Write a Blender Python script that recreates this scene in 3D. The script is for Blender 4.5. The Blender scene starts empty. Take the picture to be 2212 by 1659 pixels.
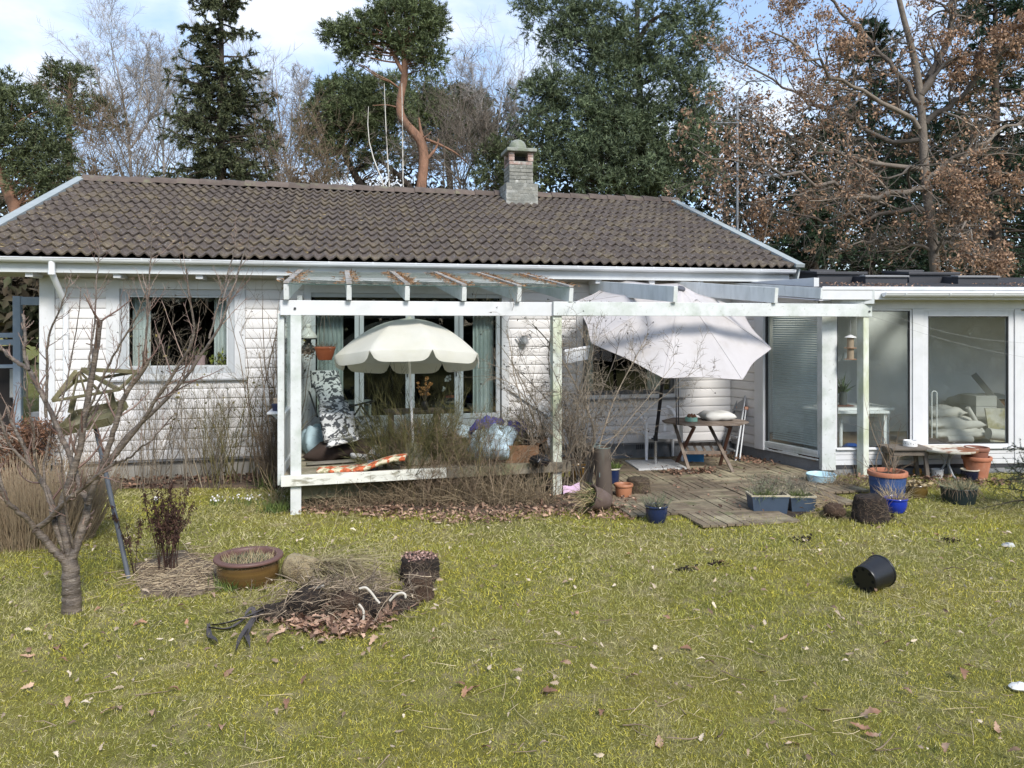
import bpy,bmesh,math,random
import numpy as np
from mathutils import Vector,Matrix
random.seed(7)
RNG=np.random.default_rng(11)
SC=bpy.context.scene
COL=SC.collection
R=math.radians
# ------------------------------------------------------------------ camera, sky, sun, exposure
EYE=2.1
YAW=R(12.4)
SN,CS=math.sin(YAW),math.cos(YAW)
cam_data=bpy.data.cameras.new('camera')
cam=bpy.data.objects.new('camera',cam_data);COL.objects.link(cam)
cam.location=(0,0,EYE);cam.rotation_euler=(R(90),0,-YAW)
cam_data.sensor_width=36;cam_data.lens=27.03
cam_data.shift_y=-129.5/2212
cam_data.clip_start=0.05;cam_data.clip_end=2000
SC.camera=cam
SUN_EL,SUN_AZ=R(41),R(166)
w=bpy.data.worlds.new('World');SC.world=w;w.use_nodes=True
nt=w.node_tree;nt.nodes.clear()
def wn(t,**k):
 n=nt.nodes.new(t)
 for a,b in k.items():setattr(n,a,b)
 return n
out=wn('ShaderNodeOutputWorld');bg=wn('ShaderNodeBackground');bg.inputs[1].default_value=0.125
sky=wn('ShaderNodeTexSky',sky_type='NISHITA');sky.sun_disc=False
sky.sun_elevation=SUN_EL;sky.sun_rotation=SUN_AZ
sky.air_density=1.0;sky.dust_density=0.6;sky.ozone_density=2.0
tc=wn('ShaderNodeTexCoord');sep=wn('ShaderNodeSeparateXYZ')
zc=wn('ShaderNodeMath',operation='ADD');zc.inputs[1].default_value=0.22
zm=wn('ShaderNodeMath',operation='MAXIMUM');zm.inputs[1].default_value=0.05
dx=wn('ShaderNodeMath',operation='DIVIDE');dy=wn('ShaderNodeMath',operation='DIVIDE')
cmb=wn('ShaderNodeCombineXYZ')
L=nt.links.new
L(tc.outputs['Generated'],sep.inputs[0]);L(sep.outputs[2],zc.inputs[0]);L(zc.outputs[0],zm.inputs[0])
L(sep.outputs[0],dx.inputs[0]);L(zm.outputs[0],dx.inputs[1]);L(sep.outputs[1],dy.inputs[0]);L(zm.outputs[0],dy.inputs[1])
L(dx.outputs[0],cmb.inputs[0]);L(dy.outputs[0],cmb.inputs[1])
cmb.inputs[2].default_value=3.7
n1=wn('ShaderNodeTexNoise');n1.inputs['Scale'].default_value=2.3;n1.inputs['Detail'].default_value=6;n1.inputs['Roughness'].default_value=0.52;n1.inputs['Distortion'].default_value=0.25
L(cmb.outputs[0],n1.inputs['Vector'])
cr=wn('ShaderNodeValToRGB');cr.color_ramp.elements[0].position=0.42;cr.color_ramp.elements[1].position=0.80
cr.color_ramp.interpolation='EASE'
L(n1.outputs[0],cr.inputs[0])
n2=wn('ShaderNodeTexNoise');n2.inputs['Scale'].default_value=3.1;n2.inputs['Detail'].default_value=5
L(cmb.outputs[0],n2.inputs['Vector'])
cc=wn('ShaderNodeValToRGB');cc.color_ramp.elements[0].position=0.3;cc.color_ramp.elements[0].color=(4.0,4.45,5.4,1)
cc.color_ramp.elements[1].position=0.62;cc.color_ramp.elements[1].color=(6.2,6.35,6.6,1)
L(n2.outputs[0],cc.inputs[0])
mx=wn('ShaderNodeMix',data_type='RGBA')
bl=wn('ShaderNodeMix',data_type='RGBA');bl.inputs[0].default_value=0.34;bl.inputs[7].default_value=(3.4,4.5,6.6,1)
L(sky.outputs[0],bl.inputs[6]);L(bl.outputs[2],mx.inputs[6])
L(cr.outputs[0],mx.inputs[0]);L(cc.outputs[0],mx.inputs[7])
L(mx.outputs[2],bg.inputs[0]);L(bg.outputs[0],out.inputs[0])
sun_d=bpy.data.lights.new('sun','SUN');sun_d.energy=2.5;sun_d.angle=R(16);sun_d.color=(1.0,0.96,0.9)
sun=bpy.data.objects.new('sun',sun_d);COL.objects.link(sun)
to_sun=Vector((math.sin(SUN_AZ)*math.cos(SUN_EL),math.cos(SUN_AZ)*math.cos(SUN_EL),math.sin(SUN_EL)))
sun.rotation_euler=to_sun.to_track_quat('Z','Y').to_euler()
sun.location=to_sun*50
SC.view_settings.view_transform='Standard';SC.view_settings.look='None'
SC.view_settings.exposure=0.86;SC.view_settings.gamma=1.0
SC.cycles.max_bounces=8;SC.cycles.transparent_max_bounces=16;SC.cycles.use_denoising=True
# ------------------------------------------------------------------ surveying: photo measurement -> world
F=1661.0
def ray(px,py):
 r=(px-1106)/F;v=(700-py)/F
 return Vector((r*CS+SN,-r*SN+CS,v))
C0=Vector((0,0,EYE))
def G(px,py,z=0.0):
 k=ray(px,py);return C0+k*((z-EYE)/k.z)
def PY(px,py,Y):
 k=ray(px,py);return C0+k*(Y/k.y)
def PD(px,py,d):
 return C0+ray(px,py)*d
def dep(p):return p[0]*SN+p[1]*CS
VIEW=Vector((SN,CS,0));RIGHT=Vector((CS,-SN,0));UP=Vector((0,0,1))
# ------------------------------------------------------------------ mesh helpers
class MB:
 def __init__(s):s.v=[];s.f=[]
 def add(s,vs,fs):
  o=len(s.v);s.v+=[tuple(v)for v in vs];s.f+=[tuple(i+o for i in f)for f in fs];return s
 def frame(s,c,ex,ey,ez):
  c,ex,ey,ez=Vector(c),Vector(ex),Vector(ey),Vector(ez)
  vs=[c+a*ex+b*ey+d*ez for d in(-1,1)for b in(-1,1)for a in(-1,1)]
  fs=[(0,2,3,1),(4,5,7,6),(0,1,5,4),(2,6,7,3),(0,4,6,2),(1,3,7,5)]
  if ex.cross(ey).dot(ez)<0:fs=[f[::-1]for f in fs]
  return s.add(vs,fs)
 def box(s,x0,x1,y0,y1,z0,z1):
  return s.frame(((x0+x1)/2,(y0+y1)/2,(z0+z1)/2),((x1-x0)/2,0,0),(0,(y1-y0)/2,0),(0,0,(z1-z0)/2))
 def bar(s,p0,p1,wd,ht,up=UP):
  p0,p1=Vector(p0),Vector(p1);d=(p1-p0);h=d/2
  sd=d.cross(up)
  if sd.length<1e-6:sd=d.cross(Vector((0,1,0)))
  sd.normalize();u2=sd.cross(d).normalized()
  return s.frame((p0+p1)/2,h,sd*wd/2,u2*ht/2)
 def tube(s,pts,r,n=8,caps=True):
  pts=[Vector(p)for p in pts];m=len(pts)
  rs=r if isinstance(r,(list,tuple))else[r]*m
  o=len(s.v);ref=None
  for i,p in enumerate(pts):
   t=(pts[min(i+1,m-1)]-pts[max(i-1,0)])
   if t.length<1e-9:t=UP.copy()
   t.normalize()
   if ref is None:ref=t.orthogonal().normalized()
   a=(ref-t*ref.dot(t));a=a.normalized()if a.length>1e-6 else t.orthogonal().normalized()
   ref=a;b=t.cross(a)
   for k in range(n):
    q=2*math.pi*k/n
    s.v.append(tuple(p+(a*math.cos(q)+b*math.sin(q))*rs[i]))
  for i in range(m-1):
   for k in range(n):
    k2=(k+1)%n
    s.f.append((o+i*n+k,o+i*n+k2,o+(i+1)*n+k2,o+(i+1)*n+k))
  if caps:
   s.f.append(tuple(o+k for k in range(n))[::-1]);s.f.append(tuple(o+(m-1)*n+k for k in range(n)))
  return s
 def lathe(s,prof,c=(0,0,0),n=28,M=None,sx=1.0,sy=1.0):
  c=Vector(c);o=len(s.v)
  for r,z in prof:
   for k in range(n):
    q=2*math.pi*k/n
    p=Vector((r*sx*math.cos(q),r*sy*math.sin(q),z))
    if M is not None:p=M@p
    s.v.append(tuple(c+p))
  for i in range(len(prof)-1):
   for k in range(n):
    k2=(k+1)%n
    s.f.append((o+i*n+k,o+i*n+k2,o+(i+1)*n+k2,o+(i+1)*n+k))
  return s
 def disc(s,c,r,n=24,M=None):
  c=Vector(c);o=len(s.v)
  for k in range(n):
   q=2*math.pi*k/n;p=Vector((r*math.cos(q),r*math.sin(q),0))
   s.v.append(tuple(c+(M@p if M is not None else p)))
  s.f.append(tuple(range(o,o+n)));return s
 def prism(s,poly,ax,ay,n,o3):
  o3,ax,ay,n=Vector(o3),Vector(ax),Vector(ay),Vector(n);m=len(poly)
  A=[o3+ax*a+ay*b for a,b in poly];B=[p+n for p in A]
  fs=[tuple(range(m))[::-1],tuple(range(m,2*m))]+[(i,(i+1)%m,m+(i+1)%m,m+i)for i in range(m)]
  if ax.cross(ay).dot(n)<0:fs=[f[::-1]for f in fs]
  return s.add(A+B,fs)
 def mesh(s,name,smooth=None):
  me=bpy.data.meshes.new(name);me.from_pydata(s.v,[],s.f);me.update()
  if smooth:
   me.polygons.foreach_set('use_smooth',[True]*len(me.polygons))
   me.set_sharp_from_angle(angle=R(smooth))
  return me
 def build(s,name,mat,parent=None,smooth=None,bevel=0,local=False,**k):
  return link(name,s.mesh(name,smooth),mat,parent,bevel,local,**k)
def link(name,me,mat,parent=None,bevel=0,local=False,kind=None,label=None):
 o=bpy.data.objects.new(name,me);COL.objects.link(o)
 if mat and not me.materials:me.materials.append(mat)
 if parent is not None:
  o.parent=parent
  if not local:o.matrix_parent_inverse=wmat(parent).inverted()
 if bevel:
  b=o.modifiers.new('bevel','BEVEL');b.width=bevel;b.segments=2;b.limit_method='ANGLE';b.angle_limit=R(50)
 if kind:o['kind']=kind
 if label:o['label']=label
 return o
def wmat(o):
 m=o.matrix_basis.copy()
 if o.parent is not None:m=wmat(o.parent)@o.matrix_parent_inverse@m
 return m
def thing(name,label,cat,loc=(0,0,0),rz=0,group=None):
 o=bpy.data.objects.new(name,None);COL.objects.link(o);o.empty_display_size=0.1
 o.location=loc;o.rotation_euler=(0,0,rz)
 return tag(o,label,cat,group)
def tag(o,label,cat,group=None,kind=None):
 if label:o['label']=label
 if cat:o['category']=cat
 if group:o['group']=group
 if kind:o['kind']=kind
 return o
def npmesh(name,V,faces,smooth=False):
 me=bpy.data.meshes.new(name);V=np.asarray(V,np.float32)
 me.vertices.add(len(V));me.vertices.foreach_set('co',V.ravel())
 faces=[np.asarray(f,np.int32)for f in faces if len(f)]
 nl=sum(f.size for f in faces);npoly=sum(len(f)for f in faces)
 me.loops.add(nl);me.polygons.add(npoly)
 me.loops.foreach_set('vertex_index',np.concatenate([f.ravel()for f in faces]))
 tot=np.concatenate([np.full(len(f),f.shape[1],np.int32)for f in faces])
 st=np.concatenate([[0],np.cumsum(tot)[:-1]]).astype(np.int32)
 me.polygons.foreach_set('loop_start',st)
 try:me.polygons.foreach_set('loop_total',tot)
 except Exception:pass
 if smooth:me.polygons.foreach_set('use_smooth',np.ones(npoly,bool))
 me.update(calc_edges=True);return me
 # ------------------------------------------------------------------ branching growth (numpy)
def unit(a):return a/np.maximum(np.linalg.norm(a,axis=-1,keepdims=True),1e-9)
def grow(S,D,Ln,R0,P=5,wander=.15,up=(0,0,0),taper=.35,rng=RNG):
 S=np.asarray(S,float);D=unit(np.asarray(D,float));N=len(S)
 Ln=np.broadcast_to(Ln,(N,));R0=np.broadcast_to(R0,(N,))
 pts=np.zeros((N,P,3));pts[:,0]=S;d=D.copy();up=np.asarray(up,float)
 for k in range(1,P):
  d=unit(d+rng.normal(0,wander,(N,3))+up);pts[:,k]=pts[:,k-1]+d*(Ln/(P-1))[:,None]
 rad=R0[:,None]*np.linspace(1,taper,P)[None]
 return pts,rad
def kids(pts,rad,n,t0=.2,t1=1.,ang=(35,65),lr=(.4,.6),rr=.6,P=5,wander=.15,up=(0,0,0),taper=.35,rng=RNG,shape=.4,minr=0):
 N,PP,_=pts.shape
 seg=np.linalg.norm(np.diff(pts,axis=1),axis=2);Lp=seg.sum(1)
 cnt=np.broadcast_to(n,(N,));idx=np.repeat(np.arange(N),cnt);M=len(idx)
 t=rng.uniform(t0,t1,M);f=t*(PP-1);i=np.minimum(f.astype(int),PP-2);u=f-i
 A=pts[idx,i];B=pts[idx,i+1];S=A+(B-A)*u[:,None];T=unit(B-A)
 rb=rad[idx,i]*(1-u)+rad[idx,i+1]*u
 rnd=rng.normal(size=(M,3));side=unit(rnd-T*(rnd*T).sum(1,keepdims=True))
 a=np.radians(rng.uniform(ang[0],ang[1],M))[:,None]
 D=T*np.cos(a)+side*np.sin(a)
 Ln=Lp[idx]*rng.uniform(lr[0],lr[1],M)*(1-shape*t)
 return grow(S,D,Ln,np.maximum(rb*rr,minr),P,wander,up,taper,rng)
def polyline(pts,rads,P=14):
 pts=np.array([tuple(p)for p in pts],float);n=len(pts)
 s=np.concatenate([[0],np.cumsum(np.linalg.norm(np.diff(pts,axis=0),axis=1))])
 q=np.linspace(0,s[-1],P)
 out=np.stack([np.interp(q,s,pts[:,k])for k in range(3)],1)
 for _ in range(2):out[1:-1]=.5*out[1:-1]+.25*(out[:-2]+out[2:])
 return out[None],np.interp(np.linspace(0,1,P),np.linspace(0,1,len(rads)),rads)[None]if len(rads)!=n else np.interp(q,s,rads)[None]
def tubes(sets):
 VV,FF,o=[],[],0
 for pts,rad,k in sets:
  N,P,_=pts.shape
  if N==0:continue
  T=np.empty_like(pts);T[:,1:-1]=pts[:,2:]-pts[:,:-2];T[:,0]=pts[:,1]-pts[:,0];T[:,-1]=pts[:,-1]-pts[:,-2]
  T=unit(T);ref=np.where(np.abs(T[:,:1,2:3])>.9,np.array([1.,0,0]),np.array([0,0,1.]))
  a=unit(np.cross(T,np.broadcast_to(ref,T.shape)));b=np.cross(T,a)
  q=np.arange(k)*2*np.pi/k
  V=pts[:,:,None]+rad[:,:,None,None]*(a[:,:,None]*np.cos(q)[None,None,:,None]+b[:,:,None]*np.sin(q)[None,None,:,None])
  VV.append(V.reshape(-1,3))
  base=o+(np.arange(N)*P*k)[:,None,None]+(np.arange(P-1)*k)[None,:,None]+np.arange(k)[None,None]
  nx=o+(np.arange(N)*P*k)[:,None,None]+(np.arange(P-1)*k)[None,:,None]+((np.arange(k)+1)%k)[None,None]
  FF.append(np.stack([base,nx,nx+k,base+k],-1).reshape(-1,4));o+=N*P*k
 return np.concatenate(VV),np.concatenate(FF)
def tube_obj(name,sets,mat,parent=None,**k):
 V,Fq=tubes(sets);return link(name,npmesh(name,V,[Fq],True),mat,parent,**k)
def blades(Pt,D,Ln,Wd,rng=RNG,bend=.25):
 N=len(Pt);D=unit(D);Ln=np.broadcast_to(Ln,(N,))[:,None];Wd=np.broadcast_to(Wd,(N,))[:,None]
 r=rng.normal(size=(N,3));s=unit(np.cross(D,r));b=unit(np.cross(s,D))
 m=Pt+D*Ln*.55+b*Ln*bend*.25;t=Pt+D*Ln+b*Ln*bend
 V=np.stack([Pt-s*Wd/2,Pt+s*Wd/2,m+s*Wd*.4,m-s*Wd*.4,t],1).reshape(-1,3)
 i=np.arange(N)[:,None]*5
 return V,i+np.array([[0,1,2,3]]),i+np.array([[3,2,4]])
def tris(Pt,D,Ln,Wd,rng=RNG):
 N=len(Pt);D=unit(D);Ln=np.broadcast_to(Ln,(N,))[:,None];Wd=np.broadcast_to(Wd,(N,))[:,None]
 s=unit(np.cross(D,rng.normal(size=(N,3))))
 V=np.stack([Pt-s*Wd/2,Pt+s*Wd/2,Pt+D*Ln],1).reshape(-1,3)
 return V,np.arange(N*3).reshape(-1,3)
def leafquads(Pt,D,Ln,Wd,rng=RNG,fold=.25):
 N=len(Pt);D=unit(D);Ln=np.broadcast_to(Ln,(N,))[:,None];Wd=np.broadcast_to(Wd,(N,))[:,None]
 s=unit(np.cross(D,rng.normal(size=(N,3))));n=np.cross(s,D)
 cu=rng.uniform(-.3,.5,(N,1))
 m=Pt+D*Ln*.55+n*Ln*cu*.4;t=Pt+D*Ln+n*Ln*cu
 V=np.stack([Pt,m+s*Wd/2+n*Wd*fold,t,m-s*Wd/2+n*Wd*fold,m],1).reshape(-1,3)
 i=np.arange(N)[:,None]*5
 return V,np.concatenate([i+np.array([[0,1,4]]),i+np.array([[1,2,4]]),i+np.array([[2,3,4]]),i+np.array([[3,0,4]])])
 # ------------------------------------------------------------------ procedural materials
MATS={}
def M(name,col,rough=.6,var=.2,vs=6.,col2=None,c2s=3.,c2t=(.48,.62),c2amt=1.,bump=.15,bs=40.,bdist=.004,spec=.4,metal=0.,st=(1,1,1),isl=0.,obj=0.,col3=None,c3s=12.,c3t=(.55,.65),c3amt=1.,trans=0.,coat=0.,sheen=0.,islcol=None):
 if name in MATS:return MATS[name]
 m=bpy.data.materials.new(name);m.use_nodes=True;t=m.node_tree;t.nodes.clear();N=t.nodes.new;K=t.links.new
 o=N('ShaderNodeOutputMaterial');b=N('ShaderNodeBsdfPrincipled');K(b.outputs[0],o.inputs[0])
 g=N('ShaderNodeNewGeometry');mp=N('ShaderNodeMapping');mp.inputs['Scale'].default_value=st;K(g.outputs['Position'],mp.inputs[0])
 def noise(sc,det=5,ro=.6,vec=None):
  n=N('ShaderNodeTexNoise');n.inputs['Scale'].default_value=sc;n.inputs['Detail'].default_value=det;n.inputs['Roughness'].default_value=ro
  K(vec or mp.outputs[0],n.inputs['Vector']);return n.outputs[0]
 def ramp(x,a,c):
  r=N('ShaderNodeMapRange');r.inputs[1].default_value=a;r.inputs[2].default_value=c;r.clamp=True;K(x,r.inputs[0]);return r.outputs[0]
 def mix(f,a,c):
  x=N('ShaderNodeMix');x.data_type='RGBA'
  if isinstance(f,float):x.inputs[0].default_value=f
  else:K(f,x.inputs[0])
  for i,s in((6,a),(7,c)):
   if isinstance(s,tuple):x.inputs[i].default_value=(*s,1)
   else:K(s,x.inputs[i])
  return x.outputs[2]
 def mul(a,k):
  q=N('ShaderNodeMath');q.operation='MULTIPLY';K(a,q.inputs[0])
  if isinstance(k,(int,float)):q.inputs[1].default_value=k
  else:K(k,q.inputs[1])
  return q.outputs[0]
 c=tuple(col)
 if islcol:c=mix(g.outputs['Random Per Island'],tuple(col),tuple(islcol))
 if col2:c=mix(mul(ramp(noise(c2s),*c2t),c2amt),c,tuple(col2))
 if col3:c=mix(mul(ramp(noise(c3s,6,.7),*c3t),c3amt),c,tuple(col3))
 h=N('ShaderNodeHueSaturation');h.inputs['Fac'].default_value=1
 if isinstance(c,tuple):h.inputs['Color'].default_value=(*c,1)
 else:K(c,h.inputs['Color'])
 r=N('ShaderNodeMapRange');r.inputs[1].default_value=.25;r.inputs[2].default_value=.75;r.inputs[3].default_value=1-var;r.inputs[4].default_value=1+var
 K(noise(vs),r.inputs[0]);v=r.outputs[0]
 def rr(src,a):
  z=N('ShaderNodeMapRange');z.inputs[3].default_value=1-a;z.inputs[4].default_value=1+a;K(src,z.inputs[0]);return z.outputs[0]
 if isl:v=mul(v,rr(g.outputs['Random Per Island'],isl))
 if obj:
  oi=N('ShaderNodeObjectInfo');v=mul(v,rr(oi.outputs['Random'],obj))
 K(v,h.inputs['Value']);K(h.outputs[0],b.inputs['Base Color'])
 b.inputs['Roughness'].default_value=rough;b.inputs['Metallic'].default_value=metal;b.inputs['Specular IOR Level'].default_value=spec
 if coat:b.inputs['Coat Weight'].default_value=coat;b.inputs['Coat Roughness'].default_value=.12
 if sheen:b.inputs['Sheen Weight'].default_value=sheen
 if bump:
  bp=N('ShaderNodeBump');bp.inputs['Strength'].default_value=min(1,bump*2);bp.inputs['Distance'].default_value=bdist
  K(noise(bs,6,.65),bp.inputs['Height']);K(bp.outputs[0],b.inputs['Normal'])
 if trans:
  tr=N('ShaderNodeBsdfTranslucent');K(h.outputs[0],tr.inputs[0]);ms=N('ShaderNodeMixShader');ms.inputs[0].default_value=trans
  K(b.outputs[0],ms.inputs[1]);K(tr.outputs[0],ms.inputs[2]);K(ms.outputs[0],o.inputs[0])
 MATS[name]=m;return m
def glass(name,tint=(.92,.95,.94),refl=1.0,dirt=0.0):
 m=bpy.data.materials.new(name);m.use_nodes=True;t=m.node_tree;t.nodes.clear();N=t.nodes.new;K=t.links.new
 o=N('ShaderNodeOutputMaterial');a=N('ShaderNodeBsdfTransparent');a.inputs[0].default_value=(*tint,1)
 gl=N('ShaderNodeBsdfGlossy');gl.inputs['Roughness'].default_value=.015;lw=N('ShaderNodeLayerWeight');pw=N('ShaderNodeMath');pw.operation='POWER';pw.inputs[1].default_value=5;K(lw.outputs['Facing'],pw.inputs[0]);fr=N('ShaderNodeMath');fr.operation='MULTIPLY_ADD';fr.inputs[1].default_value=.9;fr.inputs[2].default_value=.042;K(pw.outputs[0],fr.inputs[0])
 q=N('ShaderNodeMath');q.operation='MULTIPLY';q.inputs[1].default_value=refl;K(fr.outputs[0],q.inputs[0])
 x=N('ShaderNodeMixShader');K(q.outputs[0],x.inputs[0]);K(a.outputs[0],x.inputs[1]);K(gl.outputs[0],x.inputs[2])
 last=x
 if dirt:
  g=N('ShaderNodeNewGeometry');n=N('ShaderNodeTexNoise');n.inputs['Scale'].default_value=5;n.inputs['Detail'].default_value=6;K(g.outputs['Position'],n.inputs['Vector'])
  r=N('ShaderNodeMapRange');r.inputs[1].default_value=.4;r.inputs[2].default_value=.75;r.inputs[4].default_value=dirt;r.inputs[3].default_value=dirt*.3;K(n.outputs[0],r.inputs[0])
  d=N('ShaderNodeBsdfDiffuse');d.inputs[0].default_value=(.38,.40,.34,1)
  y=N('ShaderNodeMixShader');K(r.outputs[0],y.inputs[0]);K(x.outputs[0],y.inputs[1]);K(d.outputs[0],y.inputs[2]);last=y
 K(last.outputs[0],o.inputs[0]);return m
GLASS=glass('window_glass',(.88,.91,.90),1.0)
GLASS_ANNEX=glass('annex_glass',(.93,.95,.94),1.1,.05)
GLASS_ROOF=glass('pergola_glass',(.86,.92,.89),1.0,.30)
SIDING=M('white_siding',(.68,.66,.64),.5,.06,3,(.60,.57,.53),2.2,(.5,.75),.5,.12,90,.002,col3=(.42,.40,.34),c3s=14,c3t=(.64,.78),c3amt=.35,st=(.35,1,1.6),obj=.035)
TRIM=M('white_trim',(.62,.62,.62),.45,.06,4,(.50,.51,.47),3,(.50,.72),.6,.08,120,.002,col3=(.45,.45,.40),c3s=25,c3t=(.63,.74),c3amt=.6)
PAINT_OLD=M('weathered_white_paint',(.60,.615,.595),.55,.1,5,(.42,.46,.40),3.5,(.47,.68),.8,.25,60,.003,col3=(.30,.31,.25),c3s=22,c3t=(.59,.70),c3amt=.85)
PAINT_GREY=M('grey_rain_stained_paint',(.62,.64,.62),.6,.1,5,(.46,.48,.455),6,(.45,.7),.8,.25,60,.003,col3=(.22,.26,.22),c3s=16,c3t=(.6,.75),c3amt=.7,st=(1,1,.25))
POST_ALGAE=M('algae_stained_paint',(.62,.64,.56),.6,.1,6,(.42,.45,.27),4,(.45,.62),.8,.25,70,.003,col3=(.30,.28,.18),c3s=30,c3t=(.62,.7),c3amt=.6,st=(1,1,.5))
GREYTRIM=M('grey_window_frame',(.43,.45,.46),.45,.06,5,bump=.05)
FOUND=M('rendered_foundation',(.44,.41,.36),.9,.18,5,(.30,.28,.24),2,(.45,.6),.8,.5,50,.01)
FOUND_D=M('grey_painted_foundation',(.20,.205,.21),.8,.2,5,(.30,.29,.27),3,(.55,.65),.7,.5,50,.01)
GUTTER=M('white_plastic_gutter',(.74,.75,.76),.3,.06,3,(.45,.46,.42),3,(.6,.75),.5,.03,spec=.5,st=(.5,1,1))
TILE=M('concrete_roof_tile',(.098,.077,.064),.9,.34,14,(.175,.138,.085),3.2,(.47,.66),.8,.8,60,.012,obj=.07,col3=(.36,.34,.31),c3s=26,c3t=(.60,.66),c3amt=.9)
RIDGE=M('ridge_tile_clay',(.115,.088,.072),.9,.25,8,(.17,.17,.10),3,(.55,.65),.6,.6,60,.008,obj=.2)
VERGE=M('zinc_verge_board',(.30,.33,.33),.7,.12,5,(.30,.34,.32),4,(.5,.65),.6,.3,50)
BRICK=M('old_chimney_brick',(.22,.215,.185),.95,.3,8,(.36,.355,.32),6,(.5,.65),.8,.8,60,.01,obj=.25,col3=(.55,.54,.50),c3s=9,c3t=(.62,.68),c3amt=.8)
BRICK_RED=M('reddish_chimney_brick',(.34,.23,.19),.95,.25,8,(.45,.43,.39),5,(.5,.62),.8,.8,60,.01,obj=.25)
MORTAR=M('smeared_mortar',(.21,.21,.185),.95,.3,6,(.38,.375,.34),5,(.5,.62),.8,.8,40,.012)
CONC=M('mossy_concrete',(.27,.28,.24),.95,.2,8,(.15,.17,.11),3,(.5,.62),.7,.8,50,.01)
SOOT=M('soot',(.015,.014,.013),.95,.2,8)
INTER=M('interior_wall',(.30,.30,.29),.9,.03,3,bump=0)
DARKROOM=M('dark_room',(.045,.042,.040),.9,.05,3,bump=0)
ANNEXWALL=M('annex_inner_wall',(.84,.85,.83),.9,.04,2,bump=0)
WOODFLOOR=M('plank_floor',(.24,.17,.11),.5,.15,5,st=(1,.1,1))
CURTAIN=M('pale_curtain',(.80,.83,.82),.9,.1,4,trans=.25,bump=0)
FELT=M('roofing_felt',(.030,.030,.032),.85,.25,6,(.09,.08,.065),4,(.58,.68),.6,.6,90,.006)
GREYWOOD=M('weathered_grey_wood',(.205,.185,.155),.85,.22,8,(.13,.13,.085),3,(.45,.62),.8,.5,70,.006,isl=.15,obj=.18,st=(1,1,.6))
DECKWOOD=M('mossy_deck_wood',(.235,.205,.155),.85,.25,10,(.16,.16,.075),2.2,(.46,.62),.75,.55,70,.006,obj=.25)
PATIOWOOD=M('weathered_patio_wood',(.165,.128,.085),.85,.3,9,(.31,.27,.175),1.3,(.5,.62),.75,.6,70,.006,obj=.25,col3=(.12,.13,.055),c3s=5,c3t=(.55,.66),c3amt=.7)
SOIL=M('dark_soil',(.040,.028,.020),.95,.35,20,(.09,.065,.045),12,(.5,.65),.7,.9,60,.02)
ROOTS=M('rootball_soil',(.028,.020,.015),.95,.4,30,(.085,.055,.038),25,(.5,.65),.7,1.,70,.03)
LITTER=M('dry_leaf_litter',(.16,.085,.055),.8,.25,12,islcol=(.42,.275,.19),isl=.4,bump=.1,trans=.15)
OAKLEAF=M('dead_oak_leaf',(.20,.110,.065),.75,.25,2,islcol=(.50,.325,.205),isl=.30,bump=0,trans=.3)
STRAW=M('dry_straw',(.40,.31,.17),.8,.15,8,islcol=(.55,.45,.28),isl=.25,bump=0)
TWIG=M('brown_twig',(.14,.095,.060),.85,.2,12,islcol=(.24,.18,.12),isl=.3,bump=0)
TWIG_G=M('olive_green_twig',(.085,.082,.030),.85,.2,12,islcol=(.16,.13,.055),isl=.3,bump=0)
TWIG_D=M('dark_weed_stem',(.045,.022,.015),.9,.3,12,isl=.3,bump=0)
BARK_PALE=M('pale_bare_bark',(.42,.40,.375),.9,.2,3,islcol=(.30,.265,.24),isl=.2,bump=0)
BARK_GREY=M('grey_brown_bark',(.115,.095,.078),.9,.25,3,islcol=(.20,.165,.13),isl=.2,bump=.6,bs=14,bdist=.02)
BARK_PINE=M('orange_pine_bark',(.25,.135,.085),.9,.25,6,(.15,.085,.055),4,(.48,.62),.85,.8,12,.03,st=(1,1,.4))
BARK_DARK=M('dark_conifer_bark',(.060,.045,.034),.95,.3,5,bump=.5,bs=14)
BARK_BIRCH=M('white_birch_bark',(.56,.53,.47),.8,.15,6,(.12,.10,.08),7,(.62,.68),.8,.3,st=(1,1,.5))
PINE=M('pine_needles',(.058,.080,.032),.65,.5,1.1,islcol=(.170,.205,.090),isl=.30,bump=0,trans=.15)
PINE_B=M('blue_green_pine_needles',(.054,.080,.040),.65,.5,1.1,islcol=(.180,.220,.118),isl=.30,bump=0,trans=.15)
PINE_D=M('dark_pine_needles',(.048,.064,.028),.7,.45,1.0,islcol=(.130,.152,.068),isl=.30,bump=0,trans=.1)  # deeper needle colour for the darker pines
SPRUCE=M('spruce_needles',(.044,.060,.026),.65,.25,1.5,islcol=(.120,.130,.062),isl=.35,bump=0,trans=.1)
FIRN=M('fir_needles',(.018,.040,.018),.6,.25,2,islcol=(.045,.080,.035),isl=.3,bump=0,trans=.1)
def C(name,col,rough=.45,**k):return M(name,col,rough,**{**dict(var=.08,bump=.06),**k})
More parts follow.
